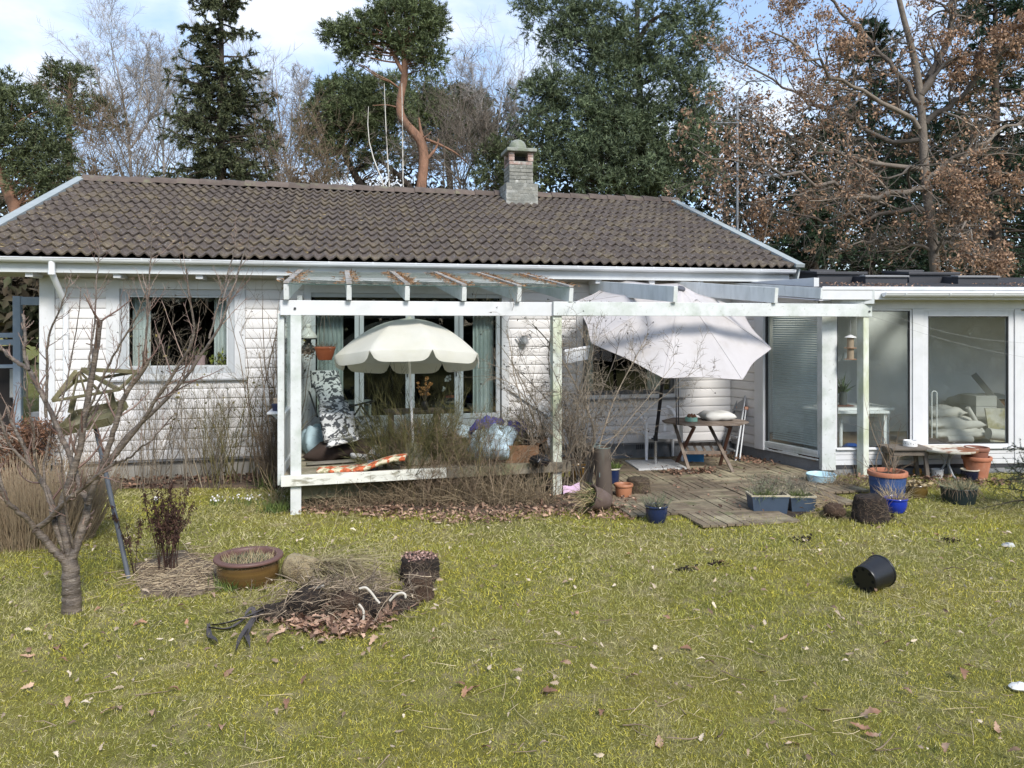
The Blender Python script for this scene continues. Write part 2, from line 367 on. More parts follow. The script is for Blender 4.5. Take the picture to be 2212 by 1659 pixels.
# ------------------------------------------------------------------ ground: one sheet to the horizon, finely divided near the camera
def lawn_height(x,y):
 return .012*np.sin(x*1.7+.6*y)*np.sin(y*1.3+1)+.008*np.sin(x*4.1+2)*np.sin(y*3.7)
def lawn_material():
 m=bpy.data.materials.new('mossy_lawn');m.use_nodes=True;t=m.node_tree;t.nodes.clear();N=t.nodes.new;K=t.links.new
 o=N('ShaderNodeOutputMaterial');b=N('ShaderNodeBsdfPrincipled');K(b.outputs[0],o.inputs[0]);g=N('ShaderNodeNewGeometry')
 def noise(s,d=5,r=.6):
  n=N('ShaderNodeTexNoise');n.inputs['Scale'].default_value=s;n.inputs['Detail'].default_value=d;n.inputs['Roughness'].default_value=r;K(g.outputs['Position'],n.inputs['Vector']);return n.outputs[0]
 def mix(f,a,c):
  x=N('ShaderNodeMix');x.data_type='RGBA';K(f,x.inputs[0])
  for i,s in((6,a),(7,c)):
   if isinstance(s,tuple):x.inputs[i].default_value=(*s,1)
   else:K(s,x.inputs[i])
  return x.outputs[2]
 def rmp(x,a,c):
  r=N('ShaderNodeMapRange');r.inputs[1].default_value=a;r.inputs[2].default_value=c;K(x,r.inputs[0]);return r.outputs[0]
 c=mix(rmp(noise(.8),.4,.62),(.155,.150,.036),(.215,.190,.038))
 c=mix(rmp(noise(4.5),.5,.66),c,(.28,.235,.115))
 c=mix(rmp(noise(22,6,.7),.56,.68),c,(.07,.068,.022))
 c=mix(rmp(noise(1.6,6,.7),.66,.74),c,(.11,.085,.055))
 K(c,b.inputs['Base Color']);b.inputs['Roughness'].default_value=.9;b.inputs['Specular IOR Level'].default_value=.15
 bp=N('ShaderNodeBump');bp.inputs['Distance'].default_value=.03;bp.inputs['Strength'].default_value=.9;K(noise(45,8,.75),bp.inputs['Height']);K(bp.outputs[0],b.inputs['Normal'])
 K(b.outputs[0],o.inputs[0]);return m
def ground():
 xs=np.concatenate([[-900,-300,-100,-45,-25,-15,-11],np.arange(-8.5,11.6,.16),[14,18,26,45,100,300,900]])
 ys=np.concatenate([[-900,-300,-100,-40,-15,-5,0,1.2],np.arange(2.2,11.3,.16),[13,16,22,35,60,120,300,900]])
 X,Y=np.meshgrid(xs,ys);near=(X>-8.6)&(X<11.6)&(Y>2)&(Y<11)
 Z=np.where(near,lawn_height(X,Y),0)
 V=np.stack([X,Y,Z],-1).reshape(-1,3);n=len(xs);i,j=np.meshgrid(np.arange(n-1),np.arange(len(ys)-1))
 a=(j*n+i).ravel();f=np.stack([a,a+1,a+n+1,a+n],1)
 o=link('lawn',npmesh('lawn',V,[f],True),lawn_material());o['kind']='structure'
ground()
def bed(name,poly,mat,z=.012,kind='structure'):
 m=MB();n=len(poly);cx=sum(p[0]for p in poly)/n;cy=sum(p[1]for p in poly)/n
 # wavy, slightly mounded patch
 rings=[1,.8,.5,.2];vs=[]
 for k,q in enumerate(rings):
  for i in range(n*6):
   a,b=poly[i//6],poly[(i//6+1)%n];u=(i%6)/6
   x=a[0]+(b[0]-a[0])*u;y=a[1]+(b[1]-a[1])*u
   wv=1+.05*math.sin(i*2.3+len(poly))+.03*math.sin(i*5.1)
   vs.append((cx+(x-cx)*q*wv,cy+(y-cy)*q*wv,-.012 if k==0 else z+.012*k+random.uniform(-.006,.006)))
 mN=n*6;fs=[(k*mN+i,k*mN+(i+1)%mN,(k+1)*mN+(i+1)%mN,(k+1)*mN+i)for k in range(len(rings)-1)for i in range(mN)]
 fs.append(tuple((len(rings)-1)*mN+i for i in range(mN)))
 m.add(vs,fs);o=m.build(name,mat,smooth=60);o['kind']=kind;return o
def gp(*a):return[tuple(G(x,y)[:2])for x,y in a]
BEDM=M('garden_bed_soil',(.075,.052,.036),.95,.3,14,(.16,.11,.07),9,(.45,.65),.8,.9,50,.02)
bed('flower_bed',[(-3.9,10.78),(-2.4,10.55),(-1.0,10.3),(-.9,11.2),(-3.9,11.2)],BEDM)
bed('flower_bed',gp((640,1112),(800,1105),(1000,1112),(1180,1108),(1360,1090),(1370,1030),(1210,1030),(640,1085)),BEDM)
bed('mulch_bed',gp((280,1215),(300,1290),(420,1300),(480,1280),(490,1225),(400,1185)),M('mulch',(.15,.11,.075),.95,.3,20,(.30,.23,.15),25,(.5,.65),.8,.9,60,.02),.004)
# ------------------------------------------------------------------ the bungalow
YW=11.25;X0=-3.88;X1=6.06;Z0=.255;ZT=2.72
house=thing('bungalow','white weatherboarded bungalow with brown tiled roof and chimney','house',(0,YW,0))
EX0,EX1,EY,EZ=-4.63,6.86,10.70,2.975
RY,RZ=15.35,4.70;SL=math.atan2(RZ-EZ,RY-EY);SLEN=math.hypot(RZ-EZ,RY-EY)
sdir=Vector((0,math.cos(SL),math.sin(SL)));snor=Vector((0,-math.sin(SL),math.cos(SL)))
# openings (on the wall plane), measured from the photograph
def rect(x0,y0,x1,y1,Y=YW):
 a=PY(x0,(y0+y1)/2,Y);b=PY(x1,(y0+y1)/2,Y);xm=(x0+x1)/2
 return a.x,b.x,PY(xm,y1,Y).z,PY(xm,y0,Y).z
wl=rect(259,625,507,807)
wl_trim=rect(230,607,530,819)
dr=rect(672,634,1083,905)
dr=(dr[0],dr[1],.47,dr[3]);dr_trim=(dr[0]-.10,dr[1]+.11,.45,dr[3]+.12)
wr=rect(1258,650,1456,852)
wr=(wr[0],wr[1],wr[2],2.36);wr_trim=(wr[0]-.10,wr[1]+.10,wr[2]-.06,2.46)
OPEN=[wl,dr,wr];TRIMS=[wl_trim,dr_trim,wr_trim]
# backing wall with real openings, gables, rear
m=MB()
cuts=sorted({X0,X1+.6,*[o[0]for o in OPEN],*[o[1]for o in OPEN]})
for a,b in zip(cuts[:-1],cuts[1:]):
 op=next((o for o in OPEN if o[0]<=a+1e-4 and o[1]>=b-1e-4),None)
 if op is None:m.box(a,b,YW,YW+.16,Z0,2.9)
 else:
  m.box(a,b,YW,YW+.16,Z0,op[2]);m.box(a,b,YW,YW+.16,op[3],2.9)
m.box(X0,X0+.16,YW+.163,19.4,Z0,2.9);m.box(X1+.44,X1+.6,YW+.163,19.4,Z0,2.9);m.box(X0,X1+.6,19.4,19.56,Z0,2.9)
for xa in(X0,X1+.44):m.prism([(YW,2.9),(19.5,2.9),(RY,4.45)],(0,1,0),(0,0,1),(.16,0,0),(xa,0,0))
wall=m.build('wall',SIDING,house)
# interior lining (dark rooms) and floor
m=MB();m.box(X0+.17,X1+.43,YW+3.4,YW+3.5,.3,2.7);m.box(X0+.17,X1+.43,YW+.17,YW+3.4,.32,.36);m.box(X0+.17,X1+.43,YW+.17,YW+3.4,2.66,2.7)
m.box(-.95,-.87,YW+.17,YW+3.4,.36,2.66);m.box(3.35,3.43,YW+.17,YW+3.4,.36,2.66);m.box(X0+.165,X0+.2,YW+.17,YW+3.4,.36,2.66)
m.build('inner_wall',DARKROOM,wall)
# weatherboards: each run of board a piece; rounded lower edge, recessed joint
BH=(ZT-Z0)/18
def board_mesh(x0,x1):
 n=max(2,int((x1-x0)/.8));prof=[(.0,0),(-.0125,.003),(-.0155,.009),(-.0165,.03),(-.0155,BH*.8),(-.011,BH-.011),(-.005,BH-.004),(0,BH-.002)]
 vs,fs=[],[]
 for i in range(n+1):
  x=x0+(x1-x0)*i/n
  for y,z in prof:vs.append((x,y+random.uniform(-.0008,.0008),z+(random.uniform(-.0006,.0006)if 0<i<n else 0)))
 k=len(prof)
 for i in range(n):
  for j in range(k-1):fs.append((i*k+j,(i+1)*k+j,(i+1)*k+j+1,i*k+j+1))
 fs+=[tuple(range(k)),tuple(range(n*k,n*k+k))[::-1]]
 mm=MB();mm.add(vs,fs);return mm
CORNER_W=.16
for r in range(18):
 z=Z0+r*BH;zm=z+BH/2;segs=[(X0+CORNER_W+.004,X1-.02)]
 for t in TRIMS:
  if t[2]<z+BH-.01 and t[3]>z+.01:
   segs=[q for s in segs for q in((s[0],min(s[1],t[0]-.003)),(max(s[0],t[1]+.003),s[1]))if q[1]-q[0]>.03]
 for a,b in segs:
  j=random.uniform(-.0015,.0015)
  me=board_mesh(a,b).mesh('siding_board',50)
  o=link('siding_board',me,SIDING,wall,local=True);o.location=(0,YW-.002+j,z)
  # corner trim and foundation
m=MB();m.box(X0-.025,X0+CORNER_W,YW-.034,YW-.001,Z0-.02,2.75);m.box(X0-.03,X0-.001,YW,YW+.14,Z0-.02,2.75);m.build('corner_board',TRIM,house,bevel=.004)
m=MB();m.box(X0+.03,1.9,YW+.03,YW+.15,-.1,Z0-.012);m.box(X0+.03,X0+.15,YW+.152,19.4,-.1,Z0-.012);m.build('foundation',FOUND,house)
fd=MB().box(1.9,X1+.5,YW+.032,YW+.15,-.1,Z0-.012).build('foundation',FOUND_D,house)
MB().box(X0,X1,YW-.03,YW+.03,Z0-.022,Z0-.004).build('drip_board',M('drip_dark',(.20,.20,.20),.7),house)
vx=PY(1397,975,YW).x
vent=MB();[vent.box(vx-.16+.03*k,vx-.145+.03*k,YW+.02,YW+.033,.15,.235)for k in range(11)]
vent.build('air_vent',C('dark_vent',(.05,.05,.05)),fd,local=True)
# windows
def casing(t,op,parent,mat=TRIM,head=True):
 mm=MB();y0,y1=YW-.036,YW-.004
 mm.box(t[0],op[0],y0,y1,t[2],t[3]);mm.box(op[1],t[1],y0,y1,t[2],t[3]);mm.box(op[0],op[1],y0+.002,y1,op[3],t[3])
 if t[2]<op[2]-.02:mm.box(op[0],op[1],y0+.002,y1,t[2],op[2])
 return mm.build('casing',mat,parent,bevel=.003)
def frame_box(mm,x0,x1,z0,z1,w_,y0,y1):
 mm.box(x0,x0+w_,y0,y1,z0,z1);mm.box(x1-w_,x1,y0,y1,z0,z1);mm.box(x0+w_,x1-w_,y0,y1,z0,z0+w_);mm.box(x0+w_,x1-w_,y0,y1,z1-w_,z1)
win=MB();frame_box(win,wl[0],wl[1],wl[2],wl[3],.085,YW+.0,YW+.07);win=win.build('window',GREYTRIM,house,bevel=.004,label='wide single pane window with grey frame beside the downpipe')
casing(wl_trim,wl,win)
fb=MB();frame_box(fb,wl[0]+.087,wl[1]-.087,wl[2]+.087,wl[3]-.087,.022,YW+.012,YW+.05);fb.build('frame',C('white_bead',(.55,.57,.57)),win,local=True)
MB().box(wl[0]+.1,wl[1]-.1,YW+.03,YW+.036,wl[2]+.1,wl[3]-.1).build('pane',GLASS,win,local=True)
MB().box(wl_trim[0]-.02,wl_trim[1]+.03,YW-.07,YW-.002,wl_trim[2]-.022,wl_trim[2]).build('sill',C('grey_sill',(.30,.31,.31)),win,local=True,bevel=.003)
win2=MB();frame_box(win2,wr[0],wr[1],wr[2],wr[3],.06,YW,YW+.07);win2=win2.build('window',C('dark_grey_frame',(.09,.095,.10)),house,bevel=.004,label='dark framed window behind the tilted parasol')
casing(wr_trim,wr,win2,C('grey_white_casing',(.60,.60,.60)))
MB().box(wr[0]+.06,wr[1]-.06,YW+.03,YW+.036,wr[2]+.06,wr[3]-.06).build('pane',GLASS,win2,local=True)
MB().box(wr_trim[0]-.05,wr_trim[1]+.06,YW-.075,YW-.002,wr_trim[2]-.03,wr_trim[2]-.004).build('sill',C('dark_sill',(.16,.16,.16)),win2,local=True,bevel=.003)
# glazed door wall: four bays
DG=C('grey_white_door_paint',(.50,.52,.53))
ds=MB()
xs=[PY(x,780,YW).x for x in(676,776,886,991.5,1081)]
zt=dr[3];zb=PY(900,896,YW).z
frame_y=(YW+.0,YW+.07)
doors=MB();doors.box(dr[0],dr[1],*frame_y,zt-.06,zt)
door=doors.build('door_frame',DG,house,bevel=.003)
MB().box(dr[0],dr[1],YW,YW+.1,.43,.49).build('threshold',DG,door,local=True)
casing(dr_trim,dr,door,TRIM)
MB().box(dr[0]+.002,dr[1]-.002,YW+.01,YW+.05,zt-.25,zt-.20).build('transom',DG,door,local=True)
MB().box(dr[0]+.05,dr[1]-.05,YW+.03,YW+.035,zt-.20,zt-.06).build('pane',GLASS,door,local=True)
for k in range(4):
 a,b=xs[k]+(.0 if k else-.03),xs[k+1]
 leaf=MB();wv=.065;leaf.box(a+.004,a+wv,YW+.005,YW+.06,.49,zt-.252);leaf.box(b-wv,b-.004,YW+.005,YW+.06,.49,zt-.252)
 leaf.box(a+wv,b-wv,YW+.006,YW+.06,zt-.32,zt-.252);leaf.box(a+wv,b-wv,YW+.006,YW+.06,.49,.56);leaf.box(a+wv,b-wv,YW+.006,YW+.06,zb-.07,zb)
 leaf.box(a+wv,b-wv,YW+.02,YW+.045,.56,zb-.07)
 lf=leaf.build('glazed_door',DG,house,bevel=.003)
 MB().box(a+wv-.005,b-wv+.005,YW+.03,YW+.035,zb,zt-.32).build('pane',GLASS,lf,local=True)
 if k in(1,2):MB().box(b-.05,b-.03,YW-.02,YW+.004,1.33,1.46).build('handle',C('dark_handle',(.08,.08,.08),.3),lf,local=True,bevel=.003)
 # soffit, fascia, rafter ends
m=MB();m.prism([(10.83,2.80),(YW+.02,2.72),(YW+.02,2.735),(10.83,2.815)],(0,1,0),(0,0,1),(EX1-EX0-.1,0,0),(EX0+.05,0,0));m.build('soffit',M('brownish_soffit',(.40,.385,.33),.7,.1),house)
MB().box(EX0,EX1-.05,10.80,10.83,2.755,2.945).build('fascia',M('fascia_paint',(.58,.60,.60),.5,.08,3,(.42,.42,.39),4,(.5,.7),.5,st=(.4,1,1)),house,bevel=.003)
for px in(62,252,430,605,1130,1293,1409,1514,800,960):
 p=PY(px,600,10.84);MB().box(p.x-.045,p.x+.045,10.845,11.2,2.70,2.76).build('rafter_end',TRIM,house,bevel=.004)
 # gutter (half round, open) with brackets
gy,gz,gr=10.725,2.935,.058
def gutter(x0,x1,y,z,r,parent,name='gutter',slope=0.0):
 mm=MB();vs=[];k=9
 for x in(x0,x1):
  for rr in(r,r-.004):
   for i in range(k):
    a=math.pi+math.pi*i/(k-1);vs.append((x,y+rr*math.cos(a),z+rr*math.sin(a)+(slope if x==x1 else 0)))
 fs=[(i,i+1,2*k+i+1,2*k+i)for i in range(k-1)]+[(k+i+1,k+i,3*k+i,3*k+i+1)for i in range(k-1)]
 fs+=[(0,2*k,3*k,k),(k-1,2*k-1,4*k-1,3*k-1)]
 fs+=[tuple(range(k)),tuple(range(2*k,3*k))]
 mm.add(vs,fs);mm.tube([(x0,y-r,z),(x1,y-r,z+slope)],.007,6)
 return mm.build(name,GUTTER,parent,smooth=40)
gut=gutter(EX0,EX1-.02,gy,gz,gr,house)
def bracket_mesh(r):
 b=MB();vs=[];k=8
 for xx in(-.011,.011):
  for rr in(r+.005,r+.0006):
   for i in range(k):
    a=math.pi*.97+math.pi*.75*i/(k-1);vs.append((xx,rr*math.cos(a),rr*math.sin(a)))
 fs=[(i,i+1,2*k+i+1,2*k+i)for i in range(k-1)]+[(i,k+i,k+i+1,i+1)for i in range(k-1)]+[(2*k+i,2*k+i+1,3*k+i+1,3*k+i)for i in range(k-1)]
 return b.add(vs,fs).mesh('gutter_bracket',40)
bme=bracket_mesh(gr);bme.materials.append(GUTTER)
x=EX0+.35
while x<EX1:
 o=link('gutter_bracket',bme,None,gut,local=True);o.location=(x,gy,gz+.003);x+=.585
 # downpipe with swan neck
dxp=-3.59
dp=MB();dp.tube([(dxp,gy,gz-.03),(dxp,gy,gz-.17)],.04,14)
dp.tube([(dxp,gy,gz-.15),(dxp,gy+.02,gz-.20),(dxp+.02,gy+.38,2.40),(dxp+.02,YW-.085,2.33),(dxp+.02,YW-.085,2.22)],.0375,14)
dp.tube([(dxp+.02,YW-.085,2.27),(dxp+.02,YW-.085,.02)],.0345,14)
dp.tube([(dxp,gy,gz-.17),(dxp,gy,gz-.21)],.044,14);dp.tube([(dxp+.02,YW-.085,2.02),(dxp+.02,YW-.085,1.95)],.040,14)
dpo=dp.build('downpipe',GUTTER,house,smooth=50)
# roof deck + verge boards + rear slope
m=MB();m.add([(EX0+.02,EY+.06,EZ-.045),(EX1-.02,EY+.06,EZ-.045),(EX1-.02,RY,RZ-.05),(EX0+.02,RY,RZ-.05),(EX1-.02,2*RY-EY,EZ-.045),(EX0+.02,2*RY-EY,EZ-.045)],[(0,1,2,3),(3,2,4,5)])
roof=m.build('roof',M('roof_underlay',(.035,.03,.028),.95),house)
for xx in(EX0,EX1):
 sg=-1 if xx==EX0 else 1;mm=MB()
 mm.frame(Vector((xx+sg*.02,(EY+RY)/2-.03,(EZ+RZ)/2+.03))+snor*.015,(.075,0,0),sdir*(SLEN/2+.06),snor*.028)
 mm.build('verge_cap',VERGE,roof,local=True,bevel=.004)
 mm=MB();mm.frame(Vector((xx+sg*.055,(EY+RY)/2,(EZ+RZ)/2))-snor*.10,(.012,0,0),sdir*(SLEN/2+.03),snor*.085)
 mm.build('barge_board',PAINT_GREY,roof,local=True)
 # tiles
NC,NR=38,14;TW=(EX1-EX0-.10)/NC;TG=SLEN/NR
def tile_arrays(n=12):
 L_=TG*1.16;vs,fs=[],[]
 hs=[.025*math.cos(4*math.pi*i/n+.3)+.004*math.cos(8*math.pi*i/n)for i in range(n+1)]
 for v,lift in((0,.046),(.03,.046),(L_,.004)):
  for i in range(n+1):vs.append((TW*(i/n-.5)*1.02,v-(.004 if v==0 else 0),hs[i]+lift-(.004 if v==0 else 0)))
 for i in range(n+1):vs.append((TW*(i/n-.5)*1.02,0.0,hs[i]+.046-.026))
 k=n+1
 for a in(0,1):
  for i in range(n):fs.append((a*k+i,a*k+i+1,(a+1)*k+i+1,(a+1)*k+i))
 for i in range(n):fs.append((3*k+i,3*k+i+1,i+1,i))
 fs.append((0,k,3*k));fs.append((2*k,k,3*k));fs.append((n,3*k+n,k+n));fs.append((2*k+n,3*k+n,k+n))
 return vs,fs
tv,tf=tile_arrays();tm=MB();tm.add(tv,tf);tile_me=tm.mesh('roof_tile',35);tile_me.materials.append(TILE)
Rx=Matrix.Rotation(SL,4,'X');chim=Vector((3.42,14.62,0))
cells=[]
for r in range(NR):
 for c in range(NC):
  p=Vector((EX0+.05+(c+.5)*TW,EY,EZ))+sdir*(r*TG)-sdir*.03
  if r>=NR-2 and abs(p.x-chim.x)<.30 and r==NR-1:pass
  cells.append((dep(p),p))
cells.sort(key=lambda q:q[0])
stuff=MB()
for k,(d,p)in enumerate(cells):
 Mx=Matrix.Translation(p+Vector((random.uniform(-.003,.003),0,random.uniform(-.003,.004))))@Rx@Matrix.Rotation(random.uniform(-.010,.010),4,'Z')@Matrix.Rotation(random.uniform(-.012,.012),4,'Y')
 if k<298:
  o=link('roof_tile',tile_me,None,roof,local=True);o.matrix_basis=Mx
 else:
  stuff.add([Mx@Vector(v)for v in tv],tf)
stuff.build('roof_tile',TILE,roof,local=True,smooth=35,kind='stuff')
# ridge tiles
rp=[(-.16,-.075),(-.13,-.02),(-.07,.035),(0,.055),(.07,.035),(.13,-.02),(.16,-.075)]
rl=.40;mm=MB();vs=[]
for x_,s_ in((0,1.03),(.03,1.03),(rl+.03,.94)):
 for a,b in rp:vs.append((x_,a*s_,b*s_+(.020 if s_>1 else 0)))
for a,b in rp:vs.append((0,a*.92,b*.92-.015))
k=len(rp);fs=[(a*k+i,(a+1)*k+i,(a+1)*k+i+1,a*k+i+1)for a in(0,1)for i in range(k-1)]+[(3*k+i,i,i+1,3*k+i+1)for i in range(k-1)]
mm.add(vs,fs);rme=mm.mesh('ridge_tile',50);rme.materials.append(RIDGE)
x=EX0+.02
while x<EX1-.1:
 o=link('ridge_tile',rme,None,roof,local=True);o.location=(x,RY,RZ+.055+random.uniform(-.006,.006));o.rotation_euler=(0,random.uniform(-.008,.008),random.uniform(-.02,.02));x+=rl
 # debris caught on the tiles: needles and moss crumbs
rr=np.random.default_rng(5);n=2600
u=rr.uniform(EX0+.1,EX1-.1,n);v=SLEN*rr.beta(1.1,2.6,n);keep=rr.random(n)<np.clip(1.1-(u-EX0)/13,.25,1);u,v=u[keep],v[keep]
B=np.stack([u,EY+v*math.cos(SL),EZ+v*math.sin(SL)+.05],1)
D=np.stack([rr.normal(size=len(u)),rr.normal(size=len(u)),rr.uniform(-.1,.3,len(u))],1)
V,f=tris(B,D,rr.uniform(.02,.07,len(u)),rr.uniform(.005,.013,len(u)),rr)
link('roof_debris',npmesh('roof_debris',V,[f]),M('roof_moss_crumbs',(.20,.145,.070),.9,.2,8,islcol=(.34,.26,.13),isl=.3,bump=0),roof,local=True,kind='stuff')
# chimney
cx,cy=chim.x,14.95;hw=.245;zb0=4.30;rzc=PD(1112,438,dep((cx,cy-hw))).z
zt1=PD(1112,326,dep((cx,cy-hw))).z
ch=MB();ch.box(cx-hw-.075,cx+hw+.075,cy-hw-.075,cy+hw+.075,zb0,rzc+.36);ch.box(cx-hw+.008,cx+hw-.008,cy-hw+.008,cy+hw-.008,rzc+.362,zt1-.20)
chimney=ch.build('chimney',MORTAR,house,bevel=.01)
def brick_course(z,half,off,mats,skip=None,bh=.062):
 for face in(0,1):
  span=2*half;x=-half+off;first=True
  xs_=[-half]+([]if off==0 else[-half+off]);
  while xs_[-1]<half-.001:xs_.append(min(half,xs_[-1]+.232))
  for a,b in zip(xs_[:-1],xs_[1:]):
   if b-a<.05:continue
   if skip and skip(a,b,face):continue
   q=MB();j=random.uniform(-.002,.008);g_=.004
   if face==0:q.box(cx+a+g_,cx+b-g_,cy-half-j,cy-half+.06,z+g_,z+bh)
   else:q.box(cx-half-j,cx-half+.06,cy+a+g_+(.07 if a==-half else 0),cy+b-g_,z+g_,z+bh)
   q.build('brick',random.choice(mats),chimney,local=True,bevel=.006)
z=rzc-.12;r_=0
while z<rzc+.33:brick_course(z,hw+.075,.116*(r_%2),[BRICK,BRICK,MORTAR]);z+=.072;r_+=1
while z<zt1-.21:brick_course(z,hw,.116*(r_%2),[BRICK,BRICK,MORTAR,BRICK]if z<zt1-.32 else[BRICK_RED,BRICK_RED,BRICK]);z+=.072;r_+=1
for sx in(-1,1):
 for sy in(-1,1):
  for k2 in range(2):
   MB().box(cx+sx*hw-sx*.11,cx+sx*hw,cy+sy*hw-sy*.11,cy+sy*hw,zt1-.20+k2*.09+.004,zt1-.20+k2*.09+.086).build('brick',BRICK_RED,chimney,local=True,bevel=.008)
ci=MB();ci.box(cx-.12,cx+.12,cy-.12,cy+.12,zt1-.215,zt1-.09);ci.build('flue',SOOT,chimney,local=True)
cap=MB();cap.box(cx-hw-.055,cx+hw+.055,cy-hw-.075,cy+hw+.055,zt1-.018,zt1+.05);cap.build('cap_slab',CONC,chimney,local=True,bevel=.012)
dm=MB();dm.lathe([(.18,0),(.18,.05),(.165,.12),(.13,.175),(.08,.21),(.03,.225),(.0005,.227)],(cx-.02,cy,zt1+.05),24);dm.build('cap_dome',CONC,chimney,local=True,smooth=60)
# interior things behind the panes
def curtain(x0,x1,z0,z1,y,label,pleats=7,mat=CURTAIN):
 n=pleats*6;vs=[]
 for k in range(n+1):
  xx=x0+(x1-x0)*k/n;vs+=[(xx,y+.025*math.sin(k*2*math.pi/6)+.008*math.sin(k*.9),z)for z in(z0,(z0+z1)/2,z1)]
 mm=MB();mm.add(vs,[(k*3+j,(k+1)*3+j,(k+1)*3+j+1,k*3+j+1)for k in range(n)for j in(0,1)])
 return tag(mm.build('curtain',mat,smooth=80),label,'curtain','curtains hanging inside the windows')
curtain(wl[0]+.11,wl[0]+.34,wl[2]+.02,wl[3]-.05,YW+.20,'pale curtain inside the grey window, at its left edge',5)
curtain(wl[1]-.30,wl[1]-.11,wl[2]+.02,wl[3]-.05,YW+.20,'pale curtain inside the grey window, at its right edge',4)
curtain(xs[0]+.05,xs[0]+.42,.5,zt-.1,YW+.22,'pale curtain behind the leftmost glazed door by the hanging pot',6)
curtain(xs[4]-.38,xs[4]-.06,.5,zt-.1,YW+.22,'pale curtain behind the rightmost glazed door',5)
curtain(wr[0]+.05,wr[0]+.24,wr[2]+.02,wr[3],YW+.22,'grey curtain at the left of the dark framed window',4)
curtain(wr[1]-.36,wr[1]-.08,wr[2]+.02,wr[3],YW+.22,'grey curtain at the right of the dark framed window',5)
vl=MB();vs=[];n=40
for k in range(n+1):
 xx=wl[0]+.3+(wl[1]-wl[0]-.58)*k/n;vs+=[(xx,YW+.16,wl[3]-.06),(xx,YW+.16,wl[3]-.13-.035*abs(math.sin(k*math.pi/8)))]
vl.add(vs,[(2*k,2*k+1,2*k+3,2*k+2)for k in range(n)]);tag(vl.build('valance',C('dark_valance',(.10,.10,.09),.9)),'scalloped dark valance along the top of the grey window','valance')
# ------------------------------------------------------------------ the glazed garden room on the right
class Wall:
 def __init__(s,A,B):
  s.A=Vector((A[0],A[1],0));u=Vector((B[0],B[1],0))-s.A;s.len=u.length;s.u=u.normalized();s.n=Vector((s.u.y,-s.u.x,0))
  if s.n.dot(Vector((0,0,0))-s.A)<0:s.n=-s.n
 def hit(s,px,py):
  k=ray(px,py);t=(s.A-C0).dot(s.n)/k.dot(s.n);p=C0+k*t
  return(p-s.A).dot(s.u),p.z
 def P(s,a,n,z):return s.A+s.u*a+s.n*n+UP*z
 def box(s,mm,a0,a1,n0,n1,z0,z1):
  return mm.frame(s.P((a0+a1)/2,(n0+n1)/2,(z0+z1)/2),s.u*(a1-a0)/2,s.n*(n1-n0)/2,UP*(z1-z0)/2)
P2=G(1775,1028);P1=Vector((6.06,YW,0));Pr=G(2210,1023);P3=P2+(Pr-P2).normalized()*6.2
WF=Wall(P2,P3);WS=Wall(P1,P2)
annex=thing('garden_room','white framed glazed garden room with flat felt roof beside the patio','extension',tuple(P2))
RF=WF.hit(2140,621)[1]
ZS=WF.hit(1880,1005)[1]
za=lambda px,py:WF.hit(px,py)
# corner post
cp=MB();a1_=za(1805,800)[0];WF.box(cp,-.0,a1_,-.14,.012,za(1790,1016)[1],RF-.04);cp.build('corner_post',PAINT_OLD,annex,bevel=.005)
# front members
a_end=WF.len;zh0,zh1=za(2100,667)[1],za(2100,640)[1]
fr=MB();WF.box(fr,a1_+.003,a_end,-.12,-.002,zh0,zh1);wallA=fr.build('wall',TRIM,annex,bevel=.003)
m_=MB();WF.box(m_,a1_+.003,a_end,-.02,.012,zh1+.003,zh1+.075);m_.build('head_board',TRIM,annex,bevel=.004)
p_a,p_b=za(1971.6,800)[0],za(1994.6,800)[0];q_a,q_b=za(2192,800)[0],za(2206,800)[0]
zs1=za(1880,966)[1];zs2=za(2090,957)[1]
for a,b in((p_a,p_b),(q_a,q_b),(q_b+1.55,q_b+1.64)):
 m_=MB();WF.box(m_,a,b,-.11,.006,ZS,zh0-.003);m_.build('mullion',TRIM,annex,bevel=.004)
def win_unit(a0,a1,z0,z1,fw,label,door=False):
 m_=MB();n0,n1=-.09,-.012
 for q in((a0,a0+fw,z0,z1),(a1-fw,a1,z0,z1),(a0+fw,a1-fw,z0,z0+fw),(a0+fw,a1-fw,z1-fw,z1)):WF.box(m_,q[0],q[1],n0,n1,q[2],q[3])
 o=m_.build('window',TRIM,annex,bevel=.004,label=label)
 g=MB();WF.box(g,a0+fw-.005,a1-fw+.005,-.055,-.049,z0+fw-.005,z1-fw+.005);g.build('pane',GLASS_ANNEX,o,local=True)
 e=MB()
 for q in((a0+fw,a0+fw+.012,z0+fw,z1-fw),(a1-fw-.012,a1-fw,z0+fw,z1-fw),(a0+fw+.012,a1-fw-.012,z0+fw,z0+fw+.01),(a0+fw+.012,a1-fw-.012,z1-fw-.01,z1-fw)):WF.box(e,q[0],q[1],-.048,-.018,q[2],q[3])
 e.build('seal',C('black_seal',(.03,.03,.03)),o,local=True)
 return o
win_unit(a1_+.004,p_a-.004,zs1-.03,zh0-.004,.025,'tall fixed window next to the corner post')
win_unit(p_b+.004,q_a-.004,zs2-.09,zh0-.03,.075,'wide window with leftover rolls and sacks inside')
win_unit(q_b+.004,q_b+1.545,zs2-.09,zh0-.03,.075,'window cut off by the right edge of the view')
lo=MB();WF.box(lo,p_b+.003,q_a-.003,-.10,-.004,zh0-.029,zh0-.002);lo.build('lintel_strip',TRIM,annex)
